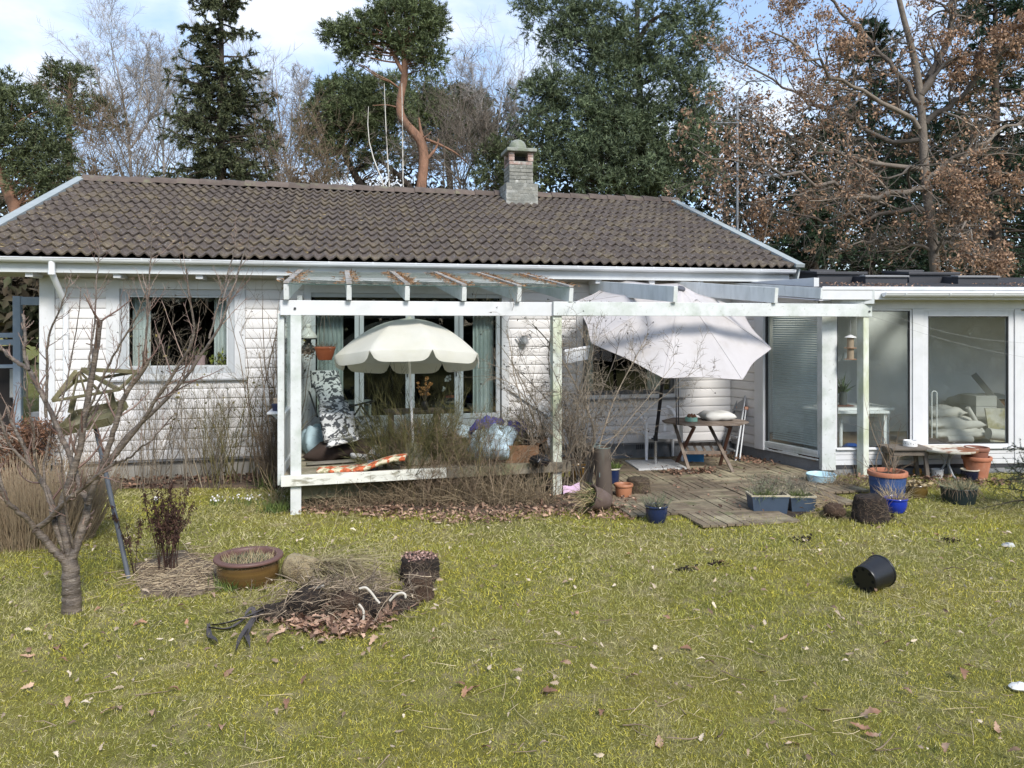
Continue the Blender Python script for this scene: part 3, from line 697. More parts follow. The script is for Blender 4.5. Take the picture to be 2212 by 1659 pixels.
for k in range(4):
 zt_=zs1-.035;h_=(zt_-ZS)/3
 if k<3:
  b_=MB();WF.box(b_,a1_+.003,p_a-.003,-.10,-.004-.002*(k%2),ZS+h_*k+.004,ZS+h_*(k+1)-.002);b_.build('apron_board',TRIM,wallA,local=True,bevel=.003)
  b_=MB();WF.box(b_,p_b+.003,q_a-.003,-.10,-.004-.002*(k%2),ZS+h_*k+.004,ZS+(zs2-.095-ZS)/3*(k+1)-.002 if k==2 else ZS+h_*(k+1)-.002);b_.build('apron_board',TRIM,wallA,local=True,bevel=.003)
  b_=MB();WF.box(b_,q_b+.003,q_b+1.5,-.10,-.004-.002*(k%2),ZS+h_*k+.004,ZS+h_*(k+1)-.002);b_.build('apron_board',TRIM,wallA,local=True,bevel=.003)
sl_=MB();WF.box(sl_,a1_+.002,a_end,-.11,.03,zs1-.034,zs1-.016);sl_.build('sill',TRIM,annex,bevel=.003)
dk=MB();WF.box(dk,.02,a_end,-.10,-.02,ZS-.05,ZS+.002);dk.build('base_flashing',C('dark_flashing',(.05,.05,.055)),annex)
fo=MB();WF.box(fo,.0,a_end,-.2,-.03,-.1,ZS-.052);WS.box(fo,.02,WS.len-.02,-.2,-.03,-.1,.20);fo.build('foundation',FOUND_D,annex)
# side wall: boarded strip, trim, big blind window, rotten sill
sa=lambda px,py:WS.hit(px,py)
w0=sa(1652,900)[0];w1=WS.len-.07;tr0=sa(1633,900)[0]
zc_=sa(1700,952)[1];z_top=2.36
for r in range(15):
 z=.255+r*BH
 if z>2.6:break
 b_=MB();pr=[(.0,0),(.0125,.003),(.0155,.009),(.0165,.03),(.0155,BH*.8),(.011,BH-.011),(.005,BH-.004),(0,BH-.002)]
 vs=[tuple(WS.P(a,n_,z+zz))for a in(.0,tr0-.004)for n_,zz in pr];k=len(pr)
 b_.add(vs,[(j,k+j,k+j+1,j+1)for j in range(k-1)]+[tuple(range(k)),tuple(range(k,2*k))]);b_.build('siding_board',SIDING,wallA,local=True,smooth=50)
m_=MB();WS.box(m_,0,tr0,-.12,-.002,.2,2.75);WS.box(m_,tr0,WS.len-.14,-.10,-.004,z_top+.06,2.75);m_.build('wall',TRIM,annex)
m_=MB();WS.box(m_,tr0,w0,-.10,.034,.20,2.62);m_.build('corner_board',TRIM,annex,bevel=.004)
zg=sa(1700,962)[1]
for q in((w0,w1,zg-.05,zg),(w0,w1,z_top,z_top+.06)):m_=MB();WS.box(m_,q[0],q[1],-.09,.0,q[2],q[3]);m_.build('window_rail',PAINT_OLD,annex,bevel=.003)
m_=MB();WS.box(m_,w0+.01,w1,-.055,-.049,zg,z_top);m_.build('pane',GLASS_ANNEX,annex)
m_=MB();WS.box(m_,w0+.002,w0+.02,-.05,-.01,zg,z_top);m_.build('seal',C('black_seal_side',(.03,.03,.03)),annex)
zb_=.20;hb=(zg-.05-zb_)/2
m_=MB();WS.box(m_,w0,w1,-.09,-.006,zb_+hb,zg-.052);m_.build('apron_board',PAINT_OLD,annex,bevel=.003)
# rotten lower board: broken upper edge toward the corner
vs=[];n=26
for k in range(n+1):
 t_=k/n;a=w0+(w1-w0)*t_
 h_=hb-.004-(.05*max(0,.38-t_)/.38*random.random()if .06<t_<.4 else 0)-(.13*(t_-.62)/.38+random.uniform(-.02,.02)if t_>.62 else 0)
 h_=max(.02,min(hb-.004,h_));vs+=[WS.P(a,.004,zb_),WS.P(a,.004,zb_+h_),WS.P(a,-.02,zb_+h_),WS.P(a,-.02,zb_)]
m_=MB();m_.add(vs,[(4*k+j,4*k+4+j,4*k+4+(j+1)%4,4*k+(j+1)%4)for k in range(n)for j in range(4)]+[(0,1,2,3),(4*n,4*n+3,4*n+2,4*n+1)])
m_.build('rotten_board',PAINT_OLD,annex,label='rotten peeling bottom board with a broken edge')
m_=MB();WS.box(m_,w0,w1,-.08,-.022,zb_,zb_+hb);m_.build('rotten_core',M('rotten_wood',(.10,.045,.022),.95,.4,20,(.03,.018,.012),15,(.45,.6),.8,.9,60,.02),annex)
# venetian blind: every slat a piece
bl=thing('venetian_blind','white venetian blind inside the garden room side window','blind',tuple(WS.P(w0+.05,-.14,0)))
SLAT=C('blind_slat',(.74,.78,.76),.5)
zz=zg+.05;sm=MB();sm.frame((0,0,0),WS.u*(w1-w0-.08)/2,WS.n*.016-UP*.010,UP*.0006);sme=sm.mesh('slat');sme.materials.append(SLAT)
while zz<z_top-.02:
 o=link('slat',sme,None,bl);o.location=WS.P((w0+w1)/2,-.12,zz);zz+=.034
for f_ in(.08,.5,.92):
 c_=MB();c_.tube([WS.P(w0+(w1-w0)*f_,-.104,zg+.03),WS.P(w0+(w1-w0)*f_,-.104,z_top)],.0015,4);c_.build('cord',SLAT,bl)
m_=MB();WS.box(m_,w0+.02,w1-.02,-.15,-.10,z_top-.02,z_top+.03);m_.build('head_rail',SLAT,bl)
# roof: sloped felt sheet with skylight openings; grid coordinates a along front, b backwards
wn_=-WF.n;SLP=.095;BACK=4.4
def RP(a,b,dz=0):return WF.A+WF.u*a+wn_*b+UP*(RF+b*SLP+dz)
lft=lambda b:-.02-(WS.u.dot(-WF.u))*0
def roof_ab(px,py):
# intersect the ray with the roof plane
 k=ray(px,py);nrm=(wn_+UP*SLP).cross(WF.u).normalized();t=(RP(0,0)-C0).dot(nrm)/k.dot(nrm);p=C0+k*t-WF.A
 return p.dot(WF.u),p.dot(wn_)
sky_px=[(1762,1868,603,.62),(1866,1964,610,.42),(1960,2068,606,.62),(2066,2160,612,.42)]
SKY=[]
for k,(xa,xb,yb,_)in enumerate(sky_px):
 b0=1.15 if k%2 else 1.55
 pa=WF.hit;sc_=1+b0/10.8
 a0=(za(xa,620)[0]);a1=(za(xb,620)[0])
 # account for distance behind the front plane
 def aa(px):
  kx=ray(px,700);t=((WF.A+wn_*b0)-C0).dot(WF.n)/kx.dot(WF.n);return(C0+kx*t-WF.A).dot(WF.u)
 SKY.append((aa(xa)+.03,aa(xb)-.03,b0,b0+.75))
ax=sorted({-.75,a_end+.1,*[s for q in SKY for s in q[:2]]});bx=sorted({-.22,BACK,*[s for q in SKY for s in q[2:]]})
def left_edge(b):
 return(P1-WF.A).dot(WF.u)*min(1,max(0,b/max(.1,(P1-WF.A).dot(wn_))))-.10 if b<(P1-WF.A).dot(wn_)else(P1-WF.A).dot(WF.u)-.1
rm=MB()
for a0,a1 in zip(ax[:-1],ax[1:]):
 for b0,b1 in zip(bx[:-1],bx[1:]):
  if any(q[0]-1e-4<=a0 and a1<=q[1]+1e-4 and q[2]-1e-4<=b0 and b1<=q[3]+1e-4 for q in SKY):continue
  e0,e1=left_edge(b0),left_edge(b1)
  l0=e0 if a0<-.5 else a0;l1=e1 if a0<-.5 else a0
  rm.add([RP(l0,b0),RP(a1,b0),RP(a1,b1),RP(l1,b1),RP(l0,b0,-.05),RP(a1,b0,-.05),RP(a1,b1,-.05),RP(l1,b1,-.05)],[(0,1,2,3),(7,6,5,4),(0,4,5,1),(1,5,6,2),(2,6,7,3),(3,7,4,0)])
aroof=rm.build('roof',FELT,annex)
# front fascia, side fascia, gutter
m_=MB();WF.box(m_,-.10,a_end,.20,.225,RF-.16-.02,RF-.024);WF.box(m_,-.1,a_end,.226,.235,RF-.05,RF-.004);m_.build('fascia',TRIM,annex,bevel=.003)
m_=MB();WF.box(m_,-.06,a_end,-.02,.20,RF-.165,RF-.155);m_.build('soffit',C('soffit_grey',(.50,.50,.49)),annex)
bm_=(P1-WF.A).dot(wn_);s0,s1=RP(left_edge(-.24)-.015,-.24,-.075),RP(left_edge(bm_)-.03,bm_-.12,-.075)
m_=MB();m_.bar(s0,s1,.03,.15);m_.build('side_fascia',PAINT_GREY,annex,bevel=.003)
m_=MB();m_.bar(RP(left_edge(-.24)+.05,-.2,-.17),RP(left_edge(bm_)+.05,bm_-.1,-.17),.2,.012);m_.build('soffit',C('soffit_lilac',(.62,.61,.63)),annex)
ga0=za(1885,632)[0]
g_=MB();pts=[];k=9;vs=[]
for a in(ga0,a_end):
 for rr_ in(.055,.051):
  for i in range(k):
   q=math.pi*i/(k-1);vs.append(tuple(WF.P(a,.29+rr_*math.cos(q),RF-.09-rr_*math.sin(q)-.0)))
fs=[(i,i+1,2*k+i+1,2*k+i)for i in range(k-1)]+[(k+i+1,k+i,3*k+i,3*k+i+1)for i in range(k-1)]+[(0,2*k,3*k,k),(k-1,2*k-1,4*k-1,3*k-1),tuple(range(k))]
g_.add(vs,fs);g_.tube([WF.P(ga0,.345,RF-.09),WF.P(a_end,.345,RF-.09)],.007,6)
agut=g_.build('gutter',GUTTER,annex,smooth=40)
a=ga0+.28
while a<a_end:
 o=link('gutter_bracket',bme,None,agut,local=True);o.location=WF.P(a,.29,RF-.087);o.rotation_euler=(0,0,math.atan2(WF.u.y,WF.u.x));a+=.62
 # skylights
SKYF=C('dark_skylight_frame',(.045,.045,.05),.5);SKYL=C('pale_skylight_flashing',(.20,.20,.20),.4)
for k,q in enumerate(SKY):
 cu=MB();h_=.13 if k%2==0 else .10
 def slab(mm,a0,a1,b0,b1,z0,z1):
  mm.add([RP(a,b,z)for z in(z0,z1)for a,b in((a0,b0),(a1,b0),(a1,b1),(a0,b1))],[(3,2,1,0),(4,5,6,7),(0,1,5,4),(1,2,6,5),(2,3,7,6),(3,0,4,7)])
 w_=.05
 for c_ in((q[0],q[1],q[2]-.0,q[2]+w_),(q[0],q[1],q[3]-w_,q[3]),(q[0],q[0]+w_,q[2]+w_,q[3]-w_),(q[1]-w_,q[1],q[2]+w_,q[3]-w_)):slab(cu,*c_,-.06,h_)
 so=cu.build('skylight',SKYF,aroof,local=True,label='low skylight with a pale front flashing' if k%2 else None)
 if k%2:
  f_=MB();slab(f_,q[0]-.02,q[1]+.02,q[2]-.03,q[2]+.16,h_+.002,h_+.03);f_.build('skylight_cover',SKYL,aroof,local=True,bevel=.006)
 else:
  f_=MB();slab(f_,q[0]-.03,q[1]+.06,q[2]-.04,q[2]+.03,h_+.002,h_+.045);slab(f_,q[0]-.03,q[0]+.03,q[2]+.031,q[3]+.02,h_+.002,h_+.045);slab(f_,q[0]+.2,q[1]-.1,q[3]-.04,q[3]+.02,h_+.002,h_+.06);f_.build('skylight_cover',SKYF,aroof,local=True,bevel=.006)
 f_=MB();slab(f_,q[0]+w_,q[1]-w_,q[2]+w_,q[3]-w_,h_-.02,h_-.014);f_.build('skylight_pane',GLASS_ANNEX,aroof,local=True)
 # leaf crumbs on the felt
rr=np.random.default_rng(9);n=1500;aa_=rr.uniform(0,a_end,n);bb=rr.uniform(-.18,1.5,n);w_=(np.sin(aa_*2.1)+rr.normal(0,.5,n))>.2;aa_,bb=aa_[w_],bb[w_]
Pn=np.array([tuple(RP(a,b,.008))for a,b in zip(aa_,bb)]);V,f=tris(Pn,np.stack([rr.normal(size=len(Pn)),rr.normal(size=len(Pn)),rr.uniform(.05,.5,len(Pn))],1),.035,.02,rr)
link('roof_debris',npmesh('roof_debris',V,[f]),LITTER,aroof,local=True,kind='stuff')
# inner shell: floor, back and end walls, inner side lining, ceiling with the same openings is the roof itself
m_=MB();FLZ=.22
def ibox(mm,a0,a1,b0,b1,z0,z1):return WF.box(mm,a0,a1,-b1,-b0,z0,z1)
ibox(m_,-.9,a_end,2.7,2.8,FLZ,RF+.15);ibox(m_,a_end-.1,a_end,.12,2.7,FLZ,RF-.06);m_.build('inner_wall',ANNEXWALL,annex)
m_=MB();ibox(m_,-.05,a_end-.1,.12,2.7,FLZ-.04,FLZ);m_.build('inner_floor',WOODFLOOR,annex)
m_=MB();m_.frame((P1.x+.12,YW+1.0,1.6),(.05,0,0),(0,1.2,0),(0,0,1.38));m_.build('inner_wall',ANNEXWALL,annex)
# things in the garden room
WHITE=C('white_lacquer',(.74,.75,.74),.35)
def inside(px,py,b):
 k=ray(px,py);t=((WF.A-WF.n*b)-C0).dot(WF.n)/k.dot(WF.n);return C0+k*t
tp=inside(1845,884,.75);tb=thing('white_table','white table inside the glass corner with a flower jug on it','table',(tp.x,tp.y,FLZ))
ua,ub=WF.u,-WF.n
def obox(mm,c,hx,hy,hz):return mm.frame(c,ua*hx,ub*hy,UP*hz)
ttz=inside(1845,880,.45).z
m_=MB();obox(m_,(tp.x,tp.y,ttz-.02),.42,.36,.018);m_.build('table_top',WHITE,tb,bevel=.004)
m_=MB();obox(m_,(tp.x,tp.y,ttz-.09),.37,.31,.045);m_.build('apron',WHITE,tb)
for sx in(-1,1):
 for sy in(-1,1):
  c_=Vector((tp.x,tp.y,0))+ua*.35*sx+ub*.29*sy;m_=MB();m_.tube([(c_.x,c_.y,ttz-.04),(c_.x,c_.y,FLZ)],.028,10);m_.build('leg',WHITE,tb,smooth=40)
jp=inside(1821,872,.62);jz=ttz
jug=thing('jug','grey metal jug with drooping tulip leaves on the white table','jug',(jp.x,jp.y,jz))
m_=MB();m_.lathe([(.0005,0.02),(.055,.02),(.055,.022),(.058,.10),(.05,.2),(.052,.215),(.046,.214),(.05,.10),(.045,.03)],(jp.x,jp.y,jz),20);m_.build('body',M('pewter',(.13,.14,.14),.45,.2,metal=.5),jug,smooth=40)
m_=MB();q0=Vector((jp.x,jp.y,jz))-ua*.055;m_.tube([q0+UP*.19,q0-ua*.05+UP*.18,q0-ua*.055+UP*.08,q0+UP*.06],.007,8);m_.build('handle',M('pewter',0),jug,smooth=60)
rr=np.random.default_rng(3);n=26;D=np.stack([rr.normal(0,.45,n),rr.normal(0,.45,n),rr.uniform(.5,1.2,n)],1);V,q1,q2=blades(np.tile(np.array([[jp.x,jp.y,jz+.17]]),(n,1)),D,rr.uniform(.15,.32,n),.03,rr,.5)
link('leaves',npmesh('leaves',V,[q1,q2]),M('tulip_leaf',(.055,.085,.04),.5,.3,isl=.3),jug)
m_=MB();obox(m_,(jp.x,jp.y,jz+.011),.13,.09,.006);tag(m_.build('book',C('red_brown_cover',(.16,.05,.03)),bevel=.002),'reddish book lying under the grey jug','book')
bp_=inside(1839,958,.3);m_=MB();m_.lathe([(.0005,.26),(.09,.25),(.17,.19),(.205,.09),(.2,0)],(bp_.x,bp_.y,FLZ+.002),20,M=Matrix.Diagonal((.7,.7,.7)));tag(m_.build('blue_basket',C('blue_plastic_in',(.02,.07,.28)),smooth=60),'blue dome shaped bag on the garden room floor','bag')
# desk lamp behind the blind
lp_=inside(1732,880,.9);lp_=WS.P((w0+w1)*.5,-.55,0);lz=sa(1713,880)[1]
lamp=thing('desk_lamp','white jointed arm desk lamp behind the blind','lamp',(lp_.x,lp_.y,lz))
k0=Vector((lp_.x,lp_.y,lz));m_=MB()
for o_ in(-.02,.02):m_.tube([k0+ua*o_,k0+ua*(o_+.04)+UP*.45],.007,6);m_.tube([k0+ua*(.04+o_)+UP*.45,k0+ua*(.40+o_)+UP*.75],.007,6)
m_.build('arm',WHITE,lamp);m_=MB();m_.lathe([(.02,.06),(.045,.05),(.075,-.06),(.07,-.06),(.04,.045)],tuple(k0+ua*.43+UP*.73),16);m_.build('shade',WHITE,lamp,smooth=50)
m_=MB();m_.lathe([(.07,0),(.07,.02),(.02,.03),(.0005,.03)],tuple(k0-UP*.03),16);m_.build('foot',WHITE,lamp,smooth=50)
m_=MB();dkc=WS.P((w0+w1)*.62,-.75,lz-.05);obox(m_,dkc,.5,.32,.018)
dsk=thing('desk','white desk standing behind the venetian blind','desk',(dkc.x,dkc.y,FLZ));m_.build('desk_top',WHITE,dsk,bevel=.003)
for sx in(-1,1):
 m_=MB();c_=dkc+ua*.46*sx;obox(m_,(c_.x,c_.y,(lz-.07+FLZ)/2),.02,.28,(lz-.07-FLZ)/2);m_.build('side_panel',WHITE,dsk)
 # leftovers seen through the wide window
def pillow(L_,W_,H_,name,mat,loc,rz=0,tilt=(0,0),parent=None,crease=.012,seed=0,nx=18,ny=14,sub=None):
 rr=np.random.default_rng(seed);vs=[];fs=[]
 ph=rr.uniform(0,6,8)
 for side in(1,-1):
  for j in range(ny+1):
   for i in range(nx+1):
    u=i/nx*2-1;v=j/ny*2-1
    e=max(0,(1-u**4))**.5*max(0,(1-v**4))**.5
    sx=1-.07*(1-v*v)*0-.06*(1-abs(v));sy=1-.06*(1-abs(u))
    w_=crease*(math.sin(u*5+ph[0]+2*v)+math.sin(v*6+ph[1]+1.5*u)+.7*math.sin(9*u*v+ph[2])+.5*math.sin(13*u+7*v+ph[3]))
    vs.append((u*L_/2*sx,v*W_/2*sy,side*(H_/2*e+(w_*e))))
 k=(nx+1)*(ny+1)
 for s_ in(0,1):
  for j in range(ny):
   for i in range(nx):
    q=(s_*k+j*(nx+1)+i,s_*k+j*(nx+1)+i+1,s_*k+(j+1)*(nx+1)+i+1,s_*k+(j+1)*(nx+1)+i)
    fs.append(q if s_==0 else q[::-1])
 m_=MB();m_.add(vs,fs);bmx=Matrix.Translation(loc)@Matrix.Rotation(rz,4,'Z')@Matrix.Rotation(tilt[0],4,'X')@Matrix.Rotation(tilt[1],4,'Y')
 m_.v=[tuple(bmx@Vector(v))for v in m_.v];me=m_.mesh(name,80);b=bmesh.new();b.from_mesh(me);bmesh.ops.remove_doubles(b,verts=b.verts,dist=.002);b.to_mesh(me);b.free()
 return link(name,me,mat,parent)
SACK=C('off_white_sack',(.50,.48,.44),.8);yr=math.atan2(ua.y,ua.x)
def at(px,py,b,z=None):
 p=inside(px,py,b);return p if z is None else Vector((p.x,p.y,z))
for k,(px,py,b,lab,L_,H_)in enumerate(((2060,936,1.0,'white sack lying at the bottom of the pile inside the window',.85,.17),(2050,915,1.1,'crumpled white sack across the middle of the pile inside the window',.95,.16),(2030,890,1.3,'pale bundle on top of the pile inside the window',.7,.18))):
 tag(pillow(L_,.45,H_,'sack',SACK,at(px,py,b),yr+.1*k,seed=k,crease=.02),lab,'sack','sacks in the garden room')
for k,(pa,pb,r_,lab,b)in enumerate((((2090,880),(2128,944),.035,'long pale tube slanting down onto the floor inside',1.0),((2045,949),(2100,949),.05,'short carpet roll on the floor inside the window',.8),((2135,937),(2178,942),.085,'thick white roll at the lower right of the wide window',.7))):
 m_=MB();m_.tube([at(*pa,b),at(*pb,b)],r_,14);tag(m_.build('roll',SACK,smooth=50),lab,'roll')
m_=MB();m_.bar(at(2103,808,1.5),at(2180,900,1.2),.02,.09);tag(m_.build('plank',C('grey_plank_in',(.25,.24,.22)),bevel=.003),'long grey board leaning inside the wide window','board')
m_=MB();obox(m_,at(2160,905,1.5),.30,.2,.30);tag(m_.build('cardboard_box',C('brown_cardboard_in',(.16,.09,.05),.8),bevel=.004),'brown cardboard box inside the right window','box')
st_=thing('drawer_stack','white stack of drawers beside the brown box inside','drawers',tuple(at(2113,950,1.45,FLZ)))
for k in range(4):
 m_=MB();c_=at(2113,900,1.45);obox(m_,(c_.x,c_.y,FLZ+.16+k*.17),.17,.2,.083);m_.build('drawer',C('cream_plastic',(.50,.49,.45)),st_,bevel=.006)
m_=MB();cc_=at(2160,918,1.0);m_.frame(cc_,ua*.2,UP*.25+ub*.06,ub*.012);tag(m_.build('canvas',M('painted_canvas',(.42,.40,.34),.7,.2,4,(.25,.22,.10),3,(.45,.55),.8,c3s=5,col3=(.10,.14,.20),c3t=(.58,.64))),'small painted canvas leaning on the brown box','canvas')
m_=MB();p0=at(2013,946,.5);p1=at(2013,848,.5);wd=ua*.075;m_.tube([p0,p1,p1+UP*.02+wd*.3,p1+UP*.02+wd*.7,p1+wd,p0+wd],.008,8);tag(m_.build('towel_rail',WHITE,smooth=60),'thin white hoop rail standing inside the wide window','rail')
tag(pillow(.9,.7,.3,'sack',SACK,at(2120,870,2.2),yr,seed=9),'pale wrapped bale at the back of the garden room','sack','sacks in the garden room')
# ------------------------------------------------------------------ pergola and veranda deck
PL=G(639,1110);PRt=G(1864,1030);pu=(PRt-PL);pu.z=0;PLEN=pu.length;pu.normalize();pn=Vector((pu.y,-pu.x,0))
perg=thing('pergola','weathered white timber pergola with half its bays glazed','pergola',tuple(PL))
class PF(Wall):pass
WP=Wall(PL,PRt)
ph=lambda px,py:WP.hit(px,py)
DZ=.43
bz0=ph(640,682)[1];bz1=ph(640,649)[1];cz0=ph(1864,684)[1];cz1=ph(1864,656)[1];bz0=(bz0+cz0)/2;bz1=bz0+.165
am=ph(1201,850)[0]
def post(a,w_,d_,z0,z1,n=0,mat=PAINT_OLD,name='post',label=None):
 m_=MB();WP.box(m_,a-w_/2,a+w_/2,n-d_/2,n+d_/2,z0,z1);return m_.build(name,mat,perg,bevel=.005,label=label)
post(0,.115,.10,-.05,bz0-.002);post(am,.115,.11,-.05,bz0-.002,mat=POST_ALGAE,label='post stained green with algae');post(PLEN,.09,.13,-.05,bz0-.002,mat=POST_ALGAE)
m_=MB();WP.box(m_,ph(605,665)[0],am+.5,-.075,.035,bz0,bz1);m_.build('beam',TRIM,perg,bevel=.005)
m_=MB();WP.box(m_,am-.06,ph(1874.5,668)[0],.037,.085,bz0+.004,bz1+.01);m_.build('beam',PAINT_OLD,perg,bevel=.005)
for a in(ph(637,667)[0],ph(1868,677)[0]):
 m_=MB();c_=WP.P(a,.036 if a<1 else .086,bz0+.075);m_.tube([c_,c_+WP.n*.012],.014,10);m_.build('bolt_head',C('dark_bolt',(.07,.07,.07),.4,metal=.6),perg)
 # glazed rafters: front end measured, back end under the gutter
rz0,rz1=bz1+.004,None
fx=[618,754,880,1003,1122,1234];bxs=[650,749,846,940,1032,1125]
rtop=PD(618,618,dep(PL)).z;rh=.165
raf=[]
for a_,b_ in zip(fx,bxs):
 p=PD(a_,640,dep(WP.P(ph(a_,640)[0],.12,0)));p.z=bz1+.004+rh/2
 q=PY(b_,595,10.66);q.z=2.80-rh/2
 d_=(q-p)
 m_=MB();m_.bar(p,q,.055,rh);m_.build('rafter',PAINT_OLD,perg,bevel=.004);raf.append((p,q))
ends=[]
for(p,q),(p2,q2)in zip(raf[:-1],raf[1:]):
 up_=UP*(rh/2+.012);e=(p2-p)*.02
 m_=MB();A,B,Cc,D_=p+up_,p2+up_,q2+up_,q+up_;f_=(p-q).normalized()*.03
 A=A+f_;B=B+f_;A,B,Cc,D_=A+(B-A)*.03,B-(B-A)*.03,Cc-(Cc-D_)*.03,D_+(Cc-D_)*.03
 m_.add([A,B,Cc,D_,A-UP*.006,B-UP*.006,Cc-UP*.006,D_-UP*.006],[(0,1,2,3),(7,6,5,4),(0,4,5,1),(1,5,6,2),(2,6,7,3),(3,7,4,0)])
 m_.build('glass_pane',GLASS_ROOF,perg)
 m_=MB();m_.bar(A-UP*.003-f_*.05,B-UP*.003-f_*.05,.008,.007);m_.build('glass_edge',C('green_glass_edge',(.05,.10,.085),.2),perg)
for k,(p,q)in enumerate(raf):
 m_=MB();up_=UP*(rh/2+.022);m_.bar(p+up_+(q-p)*.0,q+up_,.06,.018);m_.build('cover_strip',M('bare_strip',(.30,.28,.25),.85,.25,8,(.12,.11,.08),5,(.5,.65),.8,.4),perg)
rr=np.random.default_rng(21);PP_=[]
for k,(p,q)in enumerate(raf):
 n=420 if k>1 else 130;t_=rr.beta(1.4,1.1,n);s_=np.abs(rr.normal(0,.055,n))+.03;sg=rr.choice([-1,1,1],n)
 for a,b,c_ in zip(t_,s_,sg):PP_.append(tuple(p+(q-p)*a+pu*b*c_+UP*(rh/2+.018)))
PP_=np.array(PP_);V,f=tris(PP_,np.stack([rr.normal(size=len(PP_)),rr.normal(size=len(PP_)),rr.uniform(-.05,.35,len(PP_))],1),rr.uniform(.03,.09,len(PP_)),.012,rr)
link('needle_debris',npmesh('needle_debris',V,[f]),M('fallen_needles',(.24,.13,.06),.9,.2,isl=.4),perg,kind='stuff')
# wall plate at the house and open rafters over the patio
for(xe,ye,xb,yb,hh,mt)in((1459,641,1277,613,.20,PAINT_GREY),(1676.5,643,1457,614,.20,PAINT_GREY),(1887.5,640,1793,634,.19,PAINT_GREY)):
 a=ph(xe,ye)[0];p=WP.P(a,.16,bz1+.012+hh/2)
 p=PD(xe,ye,dep(p));p.z=bz1+.012+hh/2
 if xb>1700:q=p+Vector((-.05,1.05,.03));q=PD(1796,634,10.62);q.z=p.z+.0
 else:q=PY(xb,yb,YW-.06 if xb<1400 else 11.0);q.z=min(q.z,2.66)
 m_=MB();m_.bar(p,q,.06,hh);m_.build('rafter',mt,perg,bevel=.004)
 e=MB();dd=(p-q).normalized();e.bar(p+dd*.001,p+dd*.006,.058,hh-.004);e.build('rafter_end',PAINT_OLD,perg)
hk=MB();hp=WP.P(ph(1655,651)[0],.04,bz1+.012);hk.tube([hp,hp+UP*.03+pu*.05,hp+UP*.02+pu*.11,hp+pu*.16],.008,6);hk.build('bent_hook',C('bare_iron',(.25,.25,.25),.5),perg)
# glazed side screen on the left of the veranda
sdB=PY(655,900,YW-.04);sA=WP.P(-.16,-.02,0);WSC=Wall(sA,(sdB.x-.04,sdB.y))
for a0,a1,z0,z1,nm in((0,.09,.32,bz0+.02,'screen_post'),(WSC.len-.1,WSC.len-.02,DZ,2.5,'screen_post'),(.1,WSC.len-.1,DZ,DZ+.10,'screen_rail'),(.1,WSC.len-.1,2.25,2.34,'screen_rail'),(.93,1.0,DZ+.1,2.25,'screen_rail'),(.1,.93,DZ+.62,DZ+.67,'screen_rail')):
 m_=MB();WSC.box(m_,a0,a1,-.035,.035,z0,z1);m_.build(nm,PAINT_OLD,perg,bevel=.004)
for a0,a1,z0,z1 in((.1,.93,DZ+.67,2.25),(1.0,WSC.len-.1,DZ+.67,2.25)):
 m_=MB();WSC.box(m_,a0,a1,-.004,.004,z0,z1);m_.build('screen_pane',GLASS,perg)
m_=MB();WSC.box(m_,.1,.93,-.012,.012,DZ+.1,DZ+.62);m_.build('screen_panel',PAINT_OLD,perg)
for a0 in(1.0,):
 a=a0
 while a<WSC.len-.12:
  m_=MB();WSC.box(m_,a,min(a+.115,WSC.len-.11),-.012,.012+random.uniform(0,.004),DZ+.1,1.7);m_.build('screen_board',PAINT_OLD,perg,bevel=.003);a+=.12
  # ---- deck
deck=thing('veranda_deck','raised mossy wooden veranda deck under the glazed pergola','deck',tuple(PL))
aR=ph(1228,1000)[0]
fb_=MB();WP.box(fb_,ph(607,1030)[0],am*.55,.055,.10,DZ-.105,DZ+.012);fb_.build('front_board',M('peeling_white_board',(.66,.655,.58),.75,.1,6,(.22,.20,.14),4,(.52,.62),.85,.3,50,.004,st=(1,1,3)),deck,bevel=.004,label='front board with peeling white paint')
fb_=MB();WP.box(fb_,am*.55+.004,aR,.055,.10,DZ-.11,DZ+.004);fb_.build('front_board',DECKWOOD,deck,bevel=.004)
for(n0,z0,z1)in((-.12,.13,.30),(-.35,-.02,.12)):
 m_=MB();WP.box(m_,.06,am-.06,n0-.03,n0,z0,z1);m_.build('skirt_board',M('mossy_skirt',(.19,.18,.11),.9,.25,6,(.12,.13,.06),4,(.45,.6),.8,.4),deck,bevel=.004)
depth_=2.9;k=0;n_=.05
while n_>-depth_:
 a0,a1=-.15,aR;cut=random.uniform(.35,.65)*aR
 yb_=WP.P(a0,n_,0).y
 for s0,s1 in((a0,cut-.003),(cut+.003,a1)):
  pL,pR=WP.P(s0,n_,0),WP.P(s1,n_,0)
  lim=lambda a:a
  while s1-s0>.1 and WP.P(s1,n_-.1,0).y>YW-.04:s1-=.05
  while s1-s0>.1 and WP.P(s0,n_-.1,0).y>YW-.04:s0+=.05
  if s1-s0<.15:continue
  m_=MB();WP.box(m_,s0,s1,n_-.11,n_,DZ-.030+random.uniform(-.002,.002),DZ+random.uniform(-.003,.002));m_.build('deck_board',DECKWOOD,deck,bevel=.004)
 n_-=.117
